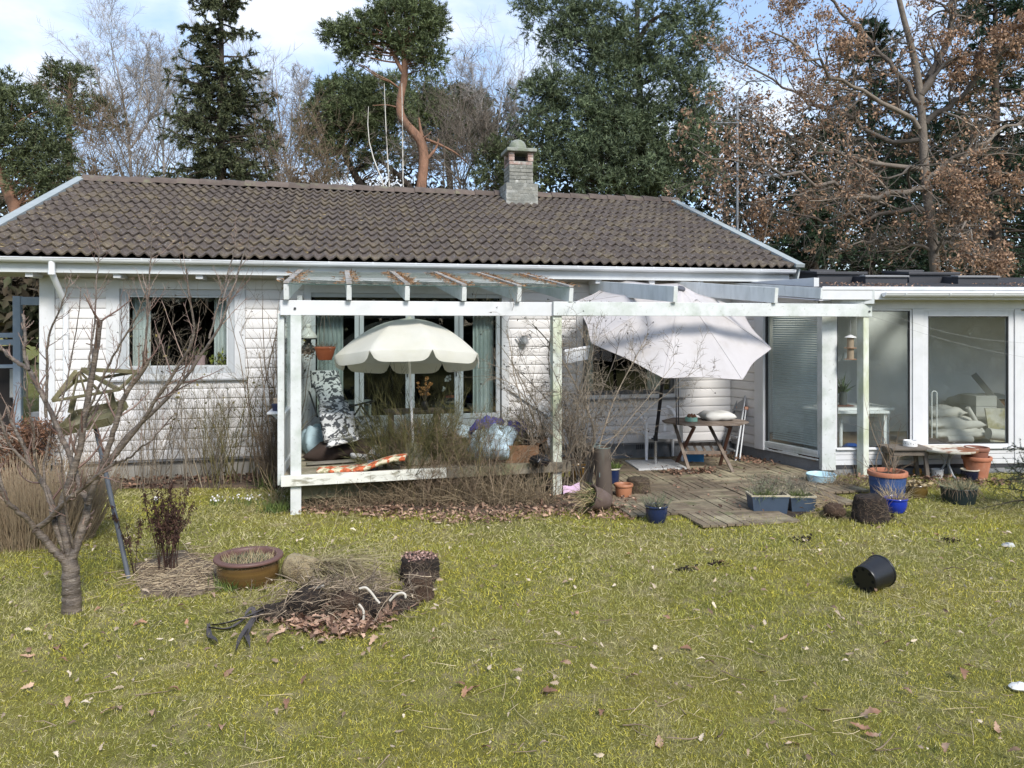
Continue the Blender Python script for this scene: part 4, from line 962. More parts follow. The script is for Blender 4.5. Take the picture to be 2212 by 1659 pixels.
 # ---- patio: slatted wooden tiles laid in alternating directions
patio=tag(bpy.data.objects.new('patio',None),None,None,kind='structure');COL.objects.link(patio);patio.location=tuple(G(1500,1050))
pm_=MB();v_=gp((1250,1010),(1380,1118),(1560,1124),(1720,1118),(1790,1085),(1830,1045),(1770,1020));v_=v_+[(6.10,11.18),(1.95,11.2)]
cxv=sum(p[0]for p in v_)/len(v_);pm_.add([(x_,y_,.006)for x_,y_ in v_],[tuple(range(len(v_)))]);pm_.build('patio_bed',SOIL,patio)
def inpoly(x_,y_,poly):
 c_=False;n=len(poly)
 for i in range(n):
  (xa,ya),(xb,yb)=poly[i],poly[(i+1)%n]
  if(ya>y_)!=(yb>y_)and x_<(xb-xa)*(y_-ya)/(yb-ya)+xa:c_=not c_
 return c_
cells_=[];TS=.56
for i in range(-2,14):
 for j in range(-1,9):
  cx_,cy_=1.9+(i+.5)*TS,11.16-(j+.5)*TS
  if inpoly(cx_,cy_,v_)or(inpoly(cx_-.2,cy_+.2,v_)and inpoly(cx_+.2,cy_+.2,v_)):cells_.append((cx_,cy_,(i+j)%2))
slats=[]
for cx_,cy_,o_ in cells_:
 rz_=random.uniform(-.02,.02);th_=random.uniform(0,.008)
 for k in range(6):
  off=(k-2.5)*TS/6;L_=TS/2-.006;w_=TS/12-.006
  slats.append((cx_+(off if o_ else 0),cy_+(0 if o_ else off),L_,w_,o_,rz_,th_,cx_,cy_))
slats.sort(key=lambda s:s[0]*SN+s[1]*CS)
base_=MB().box(-TS/2+.006,TS/2-.006,-TS/12+.006,TS/12-.006,0,.022).mesh('patio_slat');base_.materials.append(PATIOWOOD)
stf=MB()
for k,(x_,y_,L_,w_,o_,rz_,th_,cx_,cy_)in enumerate(slats):
 Mx=Matrix.Translation((cx_,cy_,0))@Matrix.Rotation(rz_,4,'Z')@Matrix.Translation((x_-cx_,y_-cy_,.012+th_+random.uniform(0,.004)))@Matrix.Rotation(math.pi/2 if o_ else 0,4,'Z')@Matrix.Rotation(random.uniform(-.01,.01),4,'X')@Matrix.Rotation(random.uniform(-.012,.012),4,'Y')
 if k<297:
  o=link('patio_slat',base_,None,patio);o.matrix_parent_inverse=Matrix.Translation(patio.location).inverted();o.matrix_basis=Mx
 else:stf.add([Mx@v.co for v in base_.vertices],[tuple(p.vertices)for p in base_.polygons])
if stf.v:stf.build('patio_slat',PATIOWOOD,patio,kind='stuff')
# ------------------------------------------------------------------ parasols
CREAM=M('cream_parasol_cloth',(.72,.70,.61),.8,.05,5,(.66,.63,.48),2,(.5,.7),.5,.06,120,.002,trans=.32)
PINKW=M('pale_pinkish_parasol_cloth',(.66,.625,.615),.8,.06,3,(.52,.485,.44),1.6,(.55,.72),.6,.06,90,.002,trans=.34,col3=(.50,.45,.40),c3s=3.5,c3t=(.52,.75),c3amt=.5)
def canopy(center,nrm,Rd,hgt,phase,nseg,sag,rise=.5,sub=8,rings=9):
 """cloth panels between ribs; returns verts, faces, rim points, apex"""
 n=Vector(nrm).normalized();u=UP.cross(n);u=u.normalized()if u.length>1e-4 else Vector((1,0,0));v=n.cross(u)
 vs,fs=[],[];tot=nseg*sub
 for r in range(rings+1):
  t=.02+.98*r/rings
  for k in range(tot):
   a=phase+2*math.pi*k/tot;w_=(k%sub)/sub;mid=math.sin(math.pi*w_)
   rad=Rd*t*(1-(1-math.cos(math.pi/nseg))*mid*.9-sag*.35*mid*t*t)
   hh=hgt*(1-(t**(1/rise if rise!=1 else 1)))-sag*hgt*mid*t*(1.15-t)
   vs.append(Vector(center)+u*rad*math.cos(a)+v*rad*math.sin(a)+n*hh)
 for r in range(rings):
  for k in range(tot):
   k2=(k+1)%tot;fs.append((r*tot+k,(r+1)*tot+k,(r+1)*tot+k2,r*tot+k2))
 return vs,fs,u,v,n,tot
 # cream parasol on the veranda
base=G(890,1004,DZ);base=base+VIEW*.12
par=thing('parasol','round cream parasol with scalloped edge open over the veranda','parasol',tuple(base),group='garden parasols')
ptop=PD(885,692,dep(base)+.08)
rimc=PD(884,772,dep(base)+.06);pn_=(UP*1+VIEW*.145+RIGHT*-.0-RIGHT*.02).normalized()
Rd=161/F*dep(base)*1.0;hgt=.47
_u=UP.cross(pn_).normalized();_v=pn_.cross(_u);PH=math.atan2(-VIEW.dot(_v),-VIEW.dot(_u))+math.pi/8+.03
vs,fs,u,v,n,tot=canopy(rimc,pn_,Rd,hgt,PH,8,.035,rise=.52,sub=16)
cl=MB();cl.add(vs,fs);can=cl.build('canopy',CREAM,par,smooth=60)
vl=MB();o_=9*tot;prev=[]
for k in range(tot+1):
 p=Vector(vs[o_+k%tot]);w_=(k%16)/16;dr_=.125*(1-abs(2*w_-1)**8)+.004;out_=(p-rimc);out_=(out_-n*out_.dot(n)).normalized()
 vl.v+=[tuple(p),tuple(p-n*dr_*.5+out_*.012),tuple(p-n*dr_+out_*.004-UP*.0)]
 if k:b_=3*(k-1);vl.f+=[(b_,b_+1,b_+4,b_+3),(b_+1,b_+2,b_+5,b_+4)]
vl.build('valance',CREAM,can,local=True,smooth=60)
RIB=C('grey_rib',(.35,.35,.34),.4)
for k in range(8):
 a=PH+k*math.pi/4;tip=rimc+(u*math.cos(a)+v*math.sin(a))*Rd*.985;pts=[]
 for t in(.03,.3,.55,.8,1):pts.append(rimc+(u*math.cos(a)+v*math.sin(a))*Rd*t*.99+n*(hgt*(1-t**(1/.52))-.012))
 m_=MB();m_.tube(pts,.004,5);m_.build('rib',RIB,par)
 m_=MB();m_.tube([rimc+n*(hgt-.34),pts[2]],.003,5);m_.build('strut',RIB,par)
apx=rimc+n*hgt
m_=MB();m_.lathe([(.0005,.035),(.02,.03),(.035,.0),(.03,-.02)],tuple(apx),14);m_.build('finial',CREAM,par,smooth=60)
WPOLE=M('chipped_white_pole',(.74,.74,.72),.4,.05,8,(.12,.12,.11),16,(.60,.64),.8,.1,st=(1,1,.35))
m_=MB();kn=rimc+n*(hgt-.50);m_.tube([base+UP*.16,kn],.0165,12);m_.tube([kn,apx-n*.02],.014,12);m_.build('pole',WPOLE,par,smooth=50)
m_=MB();m_.lathe([(.0005,0),(.235,0),(.25,.02),(.235,.05),(.15,.15),(.075,.235),(.04,.25),(.03,.25)],tuple(base),26);m_.build('base',M('mossy_parasol_foot',(.17,.165,.115),.9,.25,8,bump=.4),par,smooth=50)
# large tilted parasol on the patio
gb=G(1416,1011);slabC=gb
par2=thing('parasol','large pale octagonal parasol tilted steeply over the patio','parasol',tuple(gb),group='garden parasols')
tilt,az,R2,ph2,hh2=.555,-1.543,1.385,5.827,.545
n=Vector((math.sin(tilt)*math.cos(az),math.sin(tilt)*math.sin(az),math.cos(tilt)));C2=Vector((4.483,10.03,2.085))
vs,fs,u,v,n,tot=canopy(C2,n,R2,hh2,ph2,8,.13,rise=.86)
cl=MB();cl.add(vs,fs);cl.build('canopy',PINKW,par2,smooth=60)
for k in range(8):
 sm_=MB();sm_.tube([Vector(vs[r*tot+k*8])+n*.002 for r in range(10)],.0055,5);sm_.build('seam',PINKW,par2,smooth=60)
hm=MB();o_=9*tot
hm.tube([Vector(vs[o_+k%tot])for k in range(tot+1)],.006,5,caps=False);hm.build('hem',PINKW,par2,smooth=60)
BLK=C('black_pole',(.016,.017,.022),.35)
for k in range(8):
 a=ph2+k*math.pi/4;d_=u*math.cos(a)+v*math.sin(a);pts=[C2+d_*R2*t+n*(hh2*(1-t**(1/.86))-.014)for t in(.02,.5,.99)]
 m_=MB();m_.tube(pts,.008,6);m_.build('rib',BLK,par2)
 m_=MB();m_.tube([C2+n*(hh2-.5),pts[1]],.006,6);m_.build('strut',BLK,par2)
apx=C2+n*hh2
vc=MB()
vv,vf,*_=canopy(C2+n*(hh2-.06),n,.26,.10,ph2,8,.22,rise=.86,sub=6,rings=3)
rr=random.Random(4);vc.add([p+n*rr.uniform(-.012,.02)for p in vv],vf);vc.build('vent_flap',PINKW,par2,smooth=60)
m_=MB();m_.lathe([(.0005,.03),(.05,.028),(.06,.015),(.06,0)],tuple(apx+n*.03),16,M=n.to_track_quat('Z','Y').to_matrix());m_.build('cap',C('dark_cap',(.09,.09,.10)),par2,smooth=50)
J=C2-n*.16
pm=PD(1433,818,dep((4.47,10.2)));
m_=MB();m_.tube([gb+UP*.42,J-(J-gb).normalized()*.05],.026,14);m_.build('pole',BLK,par2,smooth=50)
m_=MB();m_.tube([J,apx-n*.02],.023,14);m_.build('upper_pole',BLK,par2,smooth=50)
m_=MB();m_.lathe([(.03,-.16),(.045,-.10),(.05,0),(.042,.06),(.0005,.08)],tuple(J-UP*.03),14);m_.build('tilt_joint',BLK,par2,smooth=50)
STEEL=C('steel_tube',(.55,.56,.57),.25,metal=.9)
m_=MB();m_.tube([gb+UP*.05,gb+UP*.43],.024,16);m_.build('sleeve',STEEL,par2,smooth=50)
m_=MB();m_.tube([gb+UP*.40,gb+UP*.47],.034,16);m_.tube([gb+UP*.43,gb+UP*.43-RIGHT*.06],.012,8);m_.build('clamp',BLK,par2,smooth=50)
rr=Matrix.Rotation(-YAW+.12,3,'Z');m_=MB();ex,ey=rr@Vector((.36,0,0)),rr@Vector((0,.36,0))
m_.frame(gb+UP*.032,ex,ey,UP*.03);m_.build('granite_base',M('speckled_granite',(.48,.48,.47),.5,.1,60,(.16,.16,.17),120,(.52,.6),.8,.05),par2,bevel=.006)
sp=PD(1441,722,dep(C2)-.35);m_=MB()
m_.tube([sp,sp-UP*.15+RIGHT*.10,PD(1460,810,dep(C2)-.3),PD(1461,900,dep(C2)-.25),PD(1461,925,dep(C2)-.25)],.007,6);m_.tube([sp,sp-UP*.16+RIGHT*.115,PD(1465,812,dep(C2)-.3),PD(1466,918,dep(C2)-.25)],.007,6);m_.build('tie_strap',BLK,par2,smooth=60)
# ------------------------------------------------------------------ pots and tubs
def foot(px,py,r,z=0):p=G(px,py,z);h=Vector((p.x,p.y,0)).normalized();return p+h*r
def lathe_pot(parent,c,R_,r_,h,mat,wall_=.012,rim=.012,rimh=.03,belly=0,rimmat=None,Mx=None,foot_=0.0,n=30,rimout=None,soil=None,soilmat=None,name='body'):
 ro=rimout if rimout is not None else rim
 prof=[(.0005,0),(r_,0),(r_+.004,.006)]
 for k in range(1,7):
  t=k/7;prof.append((r_+(R_-ro-r_)*t+belly*math.sin(math.pi*t)*R_,(h-rimh)*t))
 prof.append((R_-ro,h-rimh))
 top=[(R_-.002,h-rimh+.002),(R_,h-rimh+.006),(R_,h-.006),(R_-.004,h),(R_-ro-wall_+.004,h),(R_-ro-wall_,h-.006)]
 inner=[(R_-ro-wall_-.004,h-rimh),(max(.02,(r_+R_)/2-wall_-ro*.5),h*.45),(.0005,h*.42)]
 def mk(nm,pr):
  m_=MB();m_.lathe(pr,(0,0,0),n);T=Matrix.Translation(c)@(Mx or Matrix());m_.v=[tuple(T@Vector(v))for v in m_.v];return m_
 if rimmat:
  b=mk(name,prof).build(name,mat,parent,smooth=38);mk('rim',[(R_-ro,h-rimh)]+top+inner).build('rim',rimmat,parent,smooth=38)
 else:b=mk(name,prof+top+inner).build(name,mat,parent,smooth=38)
 if soil:
  sr=random.Random(int(abs(c[0])*1000));m_=MB();k_=20;vs=[Vector((0,0,soil+.01))]
  for q in(.55,1.0):
   for i in range(k_):
    a=2*math.pi*i/k_;rr_=(R_-ro-wall_-.002)*q;vs.append(Vector((rr_*math.cos(a),rr_*math.sin(a),soil+sr.uniform(-.012,.012)-.01*(q==1))))
  m_.add(vs,[(0,1+i,1+(i+1)%k_)for i in range(k_)]+[(1+i,1+k_+i,1+k_+(i+1)%k_,1+(i+1)%k_)for i in range(k_)])
  T=Matrix.Translation(c)@(Mx or Matrix());m_.v=[tuple(T@Vector(v))for v in m_.v];m_.build('soil',soilmat or SOIL,parent,smooth=60)
 return b
def potdim(x0,x1,yt,yb,ratio=.75,z=0):
 p=G((x0+x1)/2,yb,z);d=dep(p);R_=(x1-x0)/2/F*d;r_=R_*ratio;c=foot((x0+x1)/2,yb,r_,z)
 slope=((yt+yb)/2-700)/F;h=(yb-yt)/F*d-(R_+r_)*slope
 return c,R_,r_,max(.05,h)
def tuft(name,parent,c,Rs,h,n,mat,lean=.5,kind='grass',wd=.005,seed=0,droop=.3,radius_top=None):
 rr=np.random.default_rng(seed);a=rr.uniform(0,6.28,n);q=np.sqrt(rr.random(n))*Rs
 P_=np.stack([c[0]+q*np.cos(a),c[1]+q*np.sin(a),np.full(n,c[2])],1)
 D=np.stack([np.cos(a)*lean*q/Rs+rr.normal(0,.25,n),np.sin(a)*lean*q/Rs+rr.normal(0,.25,n),np.ones(n)],1)
 if kind=='grass':
  V,f1,f2=blades(P_,D,rr.uniform(.4,1,n)*h,wd,rr,droop);return link(name,npmesh(name,V,[f1,f2]),mat,parent)
 pts,rad=grow(P_,D,rr.uniform(.5,1,n)*h,wd,5,.16,(0,0,.05),.4,rr);p2,r2=kids(pts,rad,5,.25,1,(25,60),(.3,.5),.6,4,.2,(0,0,.1),.5,rr,minr=.0012)
 return tube_obj(name,[(pts,rad,4),(p2,r2,3)],mat,parent)
LAV=M('dry_lavender',(.13,.125,.085),.85,.2,12,islcol=(.25,.22,.175),isl=.3,bump=0)
LAVG=M('grey_green_herb',(.10,.12,.065),.8,.2,12,islcol=(.20,.21,.13),isl=.3,bump=0)
GREENG=M('fresh_grass_tuft',(.075,.125,.03),.6,.2,12,islcol=(.16,.20,.05),isl=.3,bump=0,trans=.2)
PALEG=M('pale_dead_grass',(.46,.37,.22),.8,.15,8,islcol=(.30,.22,.11),isl=.25,bump=0)
TERRA=M('terracotta',(.40,.155,.085),.8,.15,8,(.46,.24,.16),5,(.5,.65),.6,.15,60)
GLAZEB=C('dark_blue_glaze',(.012,.022,.065),.12,coat=.5)
GLAZEBR=M('brown_glaze',(.085,.050,.020),.22,.2,5,(.125,.072,.022),3,(.45,.6),.8,.05,st=(.3,.3,14),coat=.4)
BRIGHTB=C('bright_blue_glaze',(.010,.035,.33),.12,coat=.6)
RIMBR=M('pinkish_brown_rim',(.13,.068,.055),.5,.12,8,bump=.05)
BLACKP=C('black_plastic',(.012,.012,.013),.35)
# big brown bowl on the lawn
c,R_,r_,h=potdim(462,612,1174,1276,.80)
t_=thing('bowl_planter','wide glazed brown bowl planter with dead grass on the lawn','planter',tuple(c))
lathe_pot(t_,c,R_,r_,h,GLAZEBR,.02,.02,.022,.06,RIMBR,rimout=.035,soil=h-.05)
tuft('dead_grass',t_,c+UP*(h-.06),R_*.8,.10,420,PALEG,.6,wd=.004,seed=1,droop=.9);tuft('dead_grass',t_,c+UP*(h-.05)-RIGHT*.04,R_*.75,.05,500,LAVG,.6,wd=.004,seed=2,droop=.9)
# small dark blue pot in front of the patio
c,R_,r_,h=potdim(1392,1444,1084,1133,.66)
t_=thing('flower_pot','dark blue glazed pot of grey lavender at the front edge of the patio','flower pot',tuple(c),group='glazed and clay flower pots')
lathe_pot(t_,c,R_,r_,h,GLAZEB,.012,.012,.02,.10,soil=h-.02);tuft('lavender',t_,c+UP*(h-.02),R_*.9,.17,46,LAVG,1.1,'twig',.0028,3)
tuft('dry_grass',t_,c+UP*(h-.02),R_*.8,.13,90,LAV,1.2,wd=.005,seed=4)
# terracotta pot beside the copper pipe
c,R_,r_,h=potdim(1326,1368,1040,1081,.68)
t_=thing('flower_pot','empty orange brown clay pot beside the tall copper pipe','flower pot',tuple(c),group='glazed and clay flower pots')
lathe_pot(t_,c,R_,r_,h,M('orange_brown_clay',(.36,.155,.080),.45,.2,5,(.20,.085,.04),4,(.5,.65),.7,.05,st=(1,1,.4)),.014,.014,.03,.05)
# fallen pot with grass spilling out
p0=G(1292,1112);d_=dep(p0);R_=.145;hf=.24
ax=(-RIGHT*.86+UP*.30-VIEW*.38).normalized();Q=ax.to_track_quat('Z','Y').to_matrix().to_4x4()
cf=p0+RIGHT*.12+UP*.115+VIEW*.12
t_=thing('flower_pot','brown pot lying on its side with grass spilling out by the copper pipe','flower pot',tuple(p0),group='glazed and clay flower pots')
BRP=M('matt_brown_pot',(.095,.065,.050),.7,.15,6,(.14,.10,.085),4,(.5,.65),.6,.1)
lathe_pot(t_,cf,R_,R_*.62,hf,BRP,.012,.012,.02,.08,Mx=Q,soil=hf-.05)
mouth=cf+ax*(hf-.03)
rr=np.random.default_rng(8);n=120;P_=np.array(mouth)[None]+rr.normal(0,.055,(n,3));P_[:,2]=np.maximum(P_[:,2],.03);D=np.array(ax)[None]+rr.normal(0,.45,(n,3))+np.array([0,0,-.25])
V,f1,f2=blades(P_,D,rr.uniform(.10,.38,n),.005,rr,.5);link('dry_grass',npmesh('dry_grass',V,[f1,f2]),PALEG,t_)
P_=np.array(mouth)[None]+rr.normal(0,.05,(n,3));P_[:,2]=np.maximum(P_[:,2],.03);V,f1,f2=blades(P_,D+np.array([0,0,.3]),rr.uniform(.05,.16,n),.005,rr,.5);link('green_grass',npmesh('green_grass',V,[f1,f2]),GREENG,t_)
# second matt pot bottom nested behind it
c=G(1318,1106)+VIEW*.1;m_=MB();
# pink slip of paper
pp=G(1235,1078);m_=MB();q0=pp+UP*.06
vs=[];
for i in range(9):
 for j in range(4):vs.append(q0+RIGHT*((i/8-.5)*.20)+(VIEW*.6+UP*.5).normalized()*(j/3*.11)+UP*(.012*math.sin(i*.9+j*.4)+.04*i/8))
m_.add(vs,[(i*4+j,i*4+4+j,i*4+5+j,i*4+1+j)for i in range(8)for j in range(3)]);tag(m_.build('paper',C('pink_paper',(.72,.50,.68),.8,trans=.15),smooth=60),'crumpled pink slip of paper among the dead leaves','paper')
# tall copper pipe
c=foot(1306,1086,.09);d_=dep(c);rp=18.0/F*d_;hp=(1086-966)/F*d_-.02
t_=thing('copper_pipe','tall weathered copper pipe standing on end beside the rose stems','pipe',tuple(c))
COPPER=M('weathered_copper',(.125,.098,.078),.5,.2,6,(.11,.125,.112),3,(.5,.65),.7,.1,50,st=(1,1,.3),metal=.4)
m_=MB();lean_=RIGHT*-.03;m_.tube([c,c+UP*hp+lean_],rp,26,caps=False);m_.tube([c+UP*hp+lean_,c+UP*hp*.5+lean_*.5],rp-.004,26,caps=False);m_.build('tube',COPPER,t_,smooth=60)
m_=MB();tp_=c+UP*hp+lean_;m_.tube([tp_+Vector((math.cos(a)*rp,math.sin(a)*rp,0))for a in np.linspace(0,6.283,25)],.004,5,caps=False);m_.tube([tp_-RIGHT*rp+UP*.0,tp_-RIGHT*(rp-.03)+UP*.05,tp_-RIGHT*(rp-.07)+UP*.03,c-RIGHT*(rp-.03)-VIEW*rp*.95+UP*.3],.004,5);m_.build('rim_wire',C('verdigris_wire',(.16,.21,.19),.6),t_)
m_=MB();m_.disc(tp_-UP*.03,rp-.005,20);m_.build('leaf_fill',LITTER,t_)
# glazed pots half hidden behind the rose stems and the pipe
c,R_,r_,h=potdim(1312,1331,1008,1050,.75);t_=thing('flower_pot','small dark blue pot with a green plant peeping out behind the copper pipe','flower pot',tuple(c),group='glazed and clay flower pots');lathe_pot(t_,c,.11,.08,h,GLAZEB,.01,.01,.02,.08,rimmat=C('cream_rim',(.50,.46,.36)),soil=h-.02);tuft('green_plant',t_,c+UP*(h-.02),.09,.12,120,GREENG,.9,wd=.012,seed=6)
c,R_,r_,h=potdim(1238,1270,1002,1046,.75);t_=thing('flower_pot','ochre brown glazed pot behind the gnarled rose stump','flower pot',tuple(c),group='glazed and clay flower pots');lathe_pot(t_,c,R_*1.5,r_*1.4,h,C('ochre_glaze',(.17,.095,.022),.25,coat=.3),.012,.012,.025,.12,soil=h-.02)
# rectangular troughs
TROUGH=C('blue_grey_trough',(.050,.072,.105),.45);CRIM=M('dirty_cream_rim',(.42,.37,.26),.7,.2,10)
for(x0,x1,yt,yb,lab,sd)in((1624,1707,1060,1112,'left blue grey trough of lavender at the patio corner',11),(1708,1765,1062,1107,'right and smaller blue grey trough of lavender at the patio corner',12)):
 p=G((x0+x1)/2,yb);d_=dep(p);w_=(x1-x0)/F*d_;dp_=.24;h=(yb-yt)/F*d_-dp_*(((yt+yb)/2-700)/F)
 cc_=p+VIEW*dp_/2;t_=thing('trough_planter',lab,'planter',tuple(cc_),group='blue grey troughs')
 m_=MB();V8=[]
 def ring(sx,sy,z):return[cc_+RIGHT*(sx*a)+VIEW*(sy*b)+UP*z for a,b in((-1,-1),(1,-1),(1,1),(-1,1))]
 hw_,hd_=w_/2,dp_/2;rings_=[ring(hw_*.86,hd_*.86,0),ring(hw_*.96,hd_*.96,h-.03),ring(hw_*.99,hd_*.99,h-.03),ring(hw_,hd_,h)]
 vs=[v for r in rings_ for v in r];m_.add(vs,[(3,2,1,0)]+[(4*k+i,4*k+(i+1)%4,4*k+4+(i+1)%4,4*k+4+i)for k in range(3)for i in range(4)]);m_.build('body',TROUGH,t_,bevel=.008)
 m_=MB();o4,i4,s4=ring(hw_*1.01,hd_*1.01,h+.002),ring(hw_*.90,hd_*.86,h+.004),ring(hw_*.88,hd_*.84,h-.05);o5=ring(hw_*1.01,hd_*1.01,h-.014)
 vs=o5+o4+i4+s4;m_.add(vs,[(4*k+i,4*k+(i+1)%4,4*k+4+(i+1)%4,4*k+4+i)for k in range(3)for i in range(4)]);m_.build('rim',CRIM,t_)
 m_=MB();m_.add(ring(hw_*.9,hd_*.86,h-.03),[(0,1,2,3)]);m_.build('soil',SOIL,t_)
 rr=np.random.default_rng(sd);n=int(70*w_/.5);P_=np.array([tuple(cc_+RIGHT*(hw_*.8*a)+VIEW*(hd_*.8*b)+UP*(h-.03))for a,b in rr.uniform(-1,1,(n,2))]);D=rr.normal(0,.55,(n,3));D[:,2]=1
 pts,rad=grow(P_,D,rr.uniform(.12,.28,n),.0026,5,.16,(0,0,.05),.4,rr);p2,r2=kids(pts,rad,5,.3,1,(20,50),(.3,.5),.6,4,.2,(0,0,.1),.5,rr,minr=.0013);tube_obj('lavender',[(pts,rad,4),(p2,r2,3)],LAV,t_)
 T_=p2[:,-1];V,f=leafquads(np.repeat(p2[:,2],2,0),rr.normal(0,.6,(len(p2)*2,3))+np.array([0,0,.8]),.028,.006,rr);link('lavender_leaves',npmesh('lavender_leaves',V,[f]),LAVG if sd==11 else LAV,t_)
 n=160;P_=np.array([tuple(cc_+RIGHT*(hw_*(.75*a-.2))-VIEW*(hd_*.7)+UP*(h-.02))for a in rr.uniform(-.8,.6,n)]);V,f1,f2=blades(P_,rr.normal(0,.4,(n,3))+np.array([-.1,-.3,.7]),rr.uniform(.05,.12,n),.005,rr,.6);link('green_grass',npmesh('green_grass',V,[f1,f2]),GREENG,t_)
 # light blue tub
c,R_,r_,h=potdim(1742,1806,1016,1050,.82);t_=thing('tub','light blue plastic tub with a torn lip below the corner post','tub',tuple(c))
lathe_pot(t_,c,R_,r_,h,C('light_blue_plastic',(.42,.58,.63),.35),.008,.006,.012,0);m_=MB();q0=c+UP*h-RIGHT*R_*.98;m_.add([q0-VIEW*.06-UP*.03,q0+VIEW*.06-UP*.01,q0-RIGHT*.045+UP*.035,q0-UP*.10+RIGHT*.03],[(0,1,2),(0,2,3)]);m_.build('torn_lip',MATS['light_blue_plastic'],t_)
# blue pot with terracotta rim and dead stems
c,R_,r_,h=potdim(1876,1958,1007,1080,.80);t_=thing('flower_pot','big blue pot with a terracotta rim and bare dead stems','flower pot',tuple(c),group='glazed and clay flower pots')
lathe_pot(t_,c,R_,r_,h,M('blue_painted_clay',(.035,.075,.20),.6,.15,8,(.02,.04,.13),3,(.5,.6),.6,.1,st=(.4,.4,8)),.016,.02,.055,.03,TERRA,soil=h-.04);tuft('dead_stems',t_,c+UP*(h-.04),R_*.7,.34,16,TWIG,.9,'twig',.004,14)
rr=np.random.default_rng(31);n=5;P_=np.array([tuple(c+UP*h+RIGHT*rr.uniform(-.15,.1))for _ in range(n)]);pts,rad=grow(P_,np.stack([rr.normal(-.1,.35,n),rr.normal(-.1,.2,n),np.ones(n)],1),rr.uniform(.6,1.0,n),.006,8,.1,(0,0,.02),.3,rr);p2,r2=kids(pts,rad,6,.3,1,(30,60),(.3,.6),.6,5,.15,(0,0,0),.4,rr,minr=.0015);tube_obj('long_bare_stem',[(pts,rad,5),(p2,r2,4)],TWIG,t_)
# bright blue pot
c,R_,r_,h=potdim(1908,1960,1068,1109,.68);t_=thing('flower_pot','bright cobalt blue pot with straw coloured dead grass','flower pot',tuple(c),group='glazed and clay flower pots')
lathe_pot(t_,c,R_,r_,h,BRIGHTB,.012,.012,.02,.10,soil=h-.02);tuft('dead_grass',t_,c+UP*(h-.02),R_*.85,.26,120,PALEG,1.0,wd=.004,seed=15,droop=.6);tuft('dead_stems',t_,c+UP*(h-.02),R_*.8,.12,14,PALEG,1.1,'twig',.003,16)
# brown glazed bowl with leaves
c,R_,r_,h=potdim(1953,2003,1040,1079,.70);t_=thing('bowl_planter','small ochre brown glazed bowl heaped with pale leaves','planter',tuple(c))
lathe_pot(t_,c,R_,r_,h,C('olive_brown_glaze',(.11,.070,.020),.2,coat=.4),.012,.010,.015,.14,soil=h-.02)
rr=np.random.default_rng(17);n=40;P_=np.array(c)[None]+np.stack([rr.normal(0,R_*.45,n),rr.normal(0,R_*.45,n),np.full(n,h)+rr.uniform(-.01,.03,n)],1);V,f=leafquads(P_,rr.normal(size=(n,3))*np.array([1,1,.3]),.07,.04,rr);link('pale_leaves',npmesh('pale_leaves',V,[f]),PALEG,t_)
# black tub
c,R_,r_,h=potdim(2034,2108,1042,1092,.84);t_=thing('tub','large black green tub with trailing dead roots','tub',tuple(c))
lathe_pot(t_,c,R_,r_,h,C('black_green_plastic',(.014,.024,.026),.45),.01,.006,.02,.02,soil=h-.01);tuft('dead_grass',t_,c+UP*(h-.02),R_*.9,.12,420,LAVG,.8,wd=.005,seed=18,droop=.9);tuft('dead_grass',t_,c+UP*(h-.01),R_*.85,.11,260,PALEG,.9,wd=.004,seed=19,droop=1.)
rr=np.random.default_rng(20);n=46;a=rr.uniform(3.3,6.1,n)-.2;P_=np.stack([c[0]+R_*np.cos(a),c[1]+R_*np.sin(a),np.full(n,c[2]+h)],1);pts,rad=grow(P_,np.stack([np.cos(a)*.4,np.sin(a)*.4,np.full(n,-.3)],1),rr.uniform(.05,.16,n),.0018,5,.25,(0,0,-.3),.6,rr);tube_obj('trailing_roots',[(pts,rad,3)],TWIG,t_)
# stack of terracotta pots
c,R_,r_,h=potdim(2084,2136,1000,1036,.78);t_=thing('flower_pot','large terracotta pot holding a smaller brown one, beside the rusty table','flower pot',tuple(c),group='glazed and clay flower pots');hh_=.30
lathe_pot(t_,c,.185,.125,hh_,TERRA,.014,.014,.05,0)
t2=thing('flower_pot','brown clay pot standing inside the large terracotta pot','flower pot',tuple(c+UP*(hh_-.13)),group='glazed and clay flower pots');lathe_pot(t2,c+UP*(hh_-.125),.155,.115,.25,M('brown_clay',(.23,.095,.060),.7,.15,8),.013,.012,.05,0)
c,R_,r_,h=potdim(2076,2114,1009,1038,.78);t_=thing('flower_pot','small black glazed pot with a cream rim in front of the terracotta pot','flower pot',tuple(c),group='glazed and clay flower pots');lathe_pot(t_,c,R_,r_,h,C('black_blue_glaze',(.010,.012,.030),.12,coat=.5),.01,.01,.015,.04,C('cream_rim',(.5,.46,.36)))
c,R_,r_,h=potdim(2012,2038,1010,1034,.82);t_=thing('flower_pot','white pot on the ground under the rusty table','flower pot',tuple(c),group='glazed and clay flower pots');lathe_pot(t_,c,R_,r_,h,C('white_glaze',(.66,.65,.62),.4),.01,.008,.015,.02)
q=foot(1982,1028,.06);m_=MB();m_.lathe([(.0005,0),(.05,.015),(.062,.05),(.05,.085),(.015,.105),(.0005,.10)],tuple(q),14);tag(m_.build('gourd',C('orange_gourd',(.55,.28,.04),.5),smooth=60),'small orange gourd lying under the wooden stool','gourd')
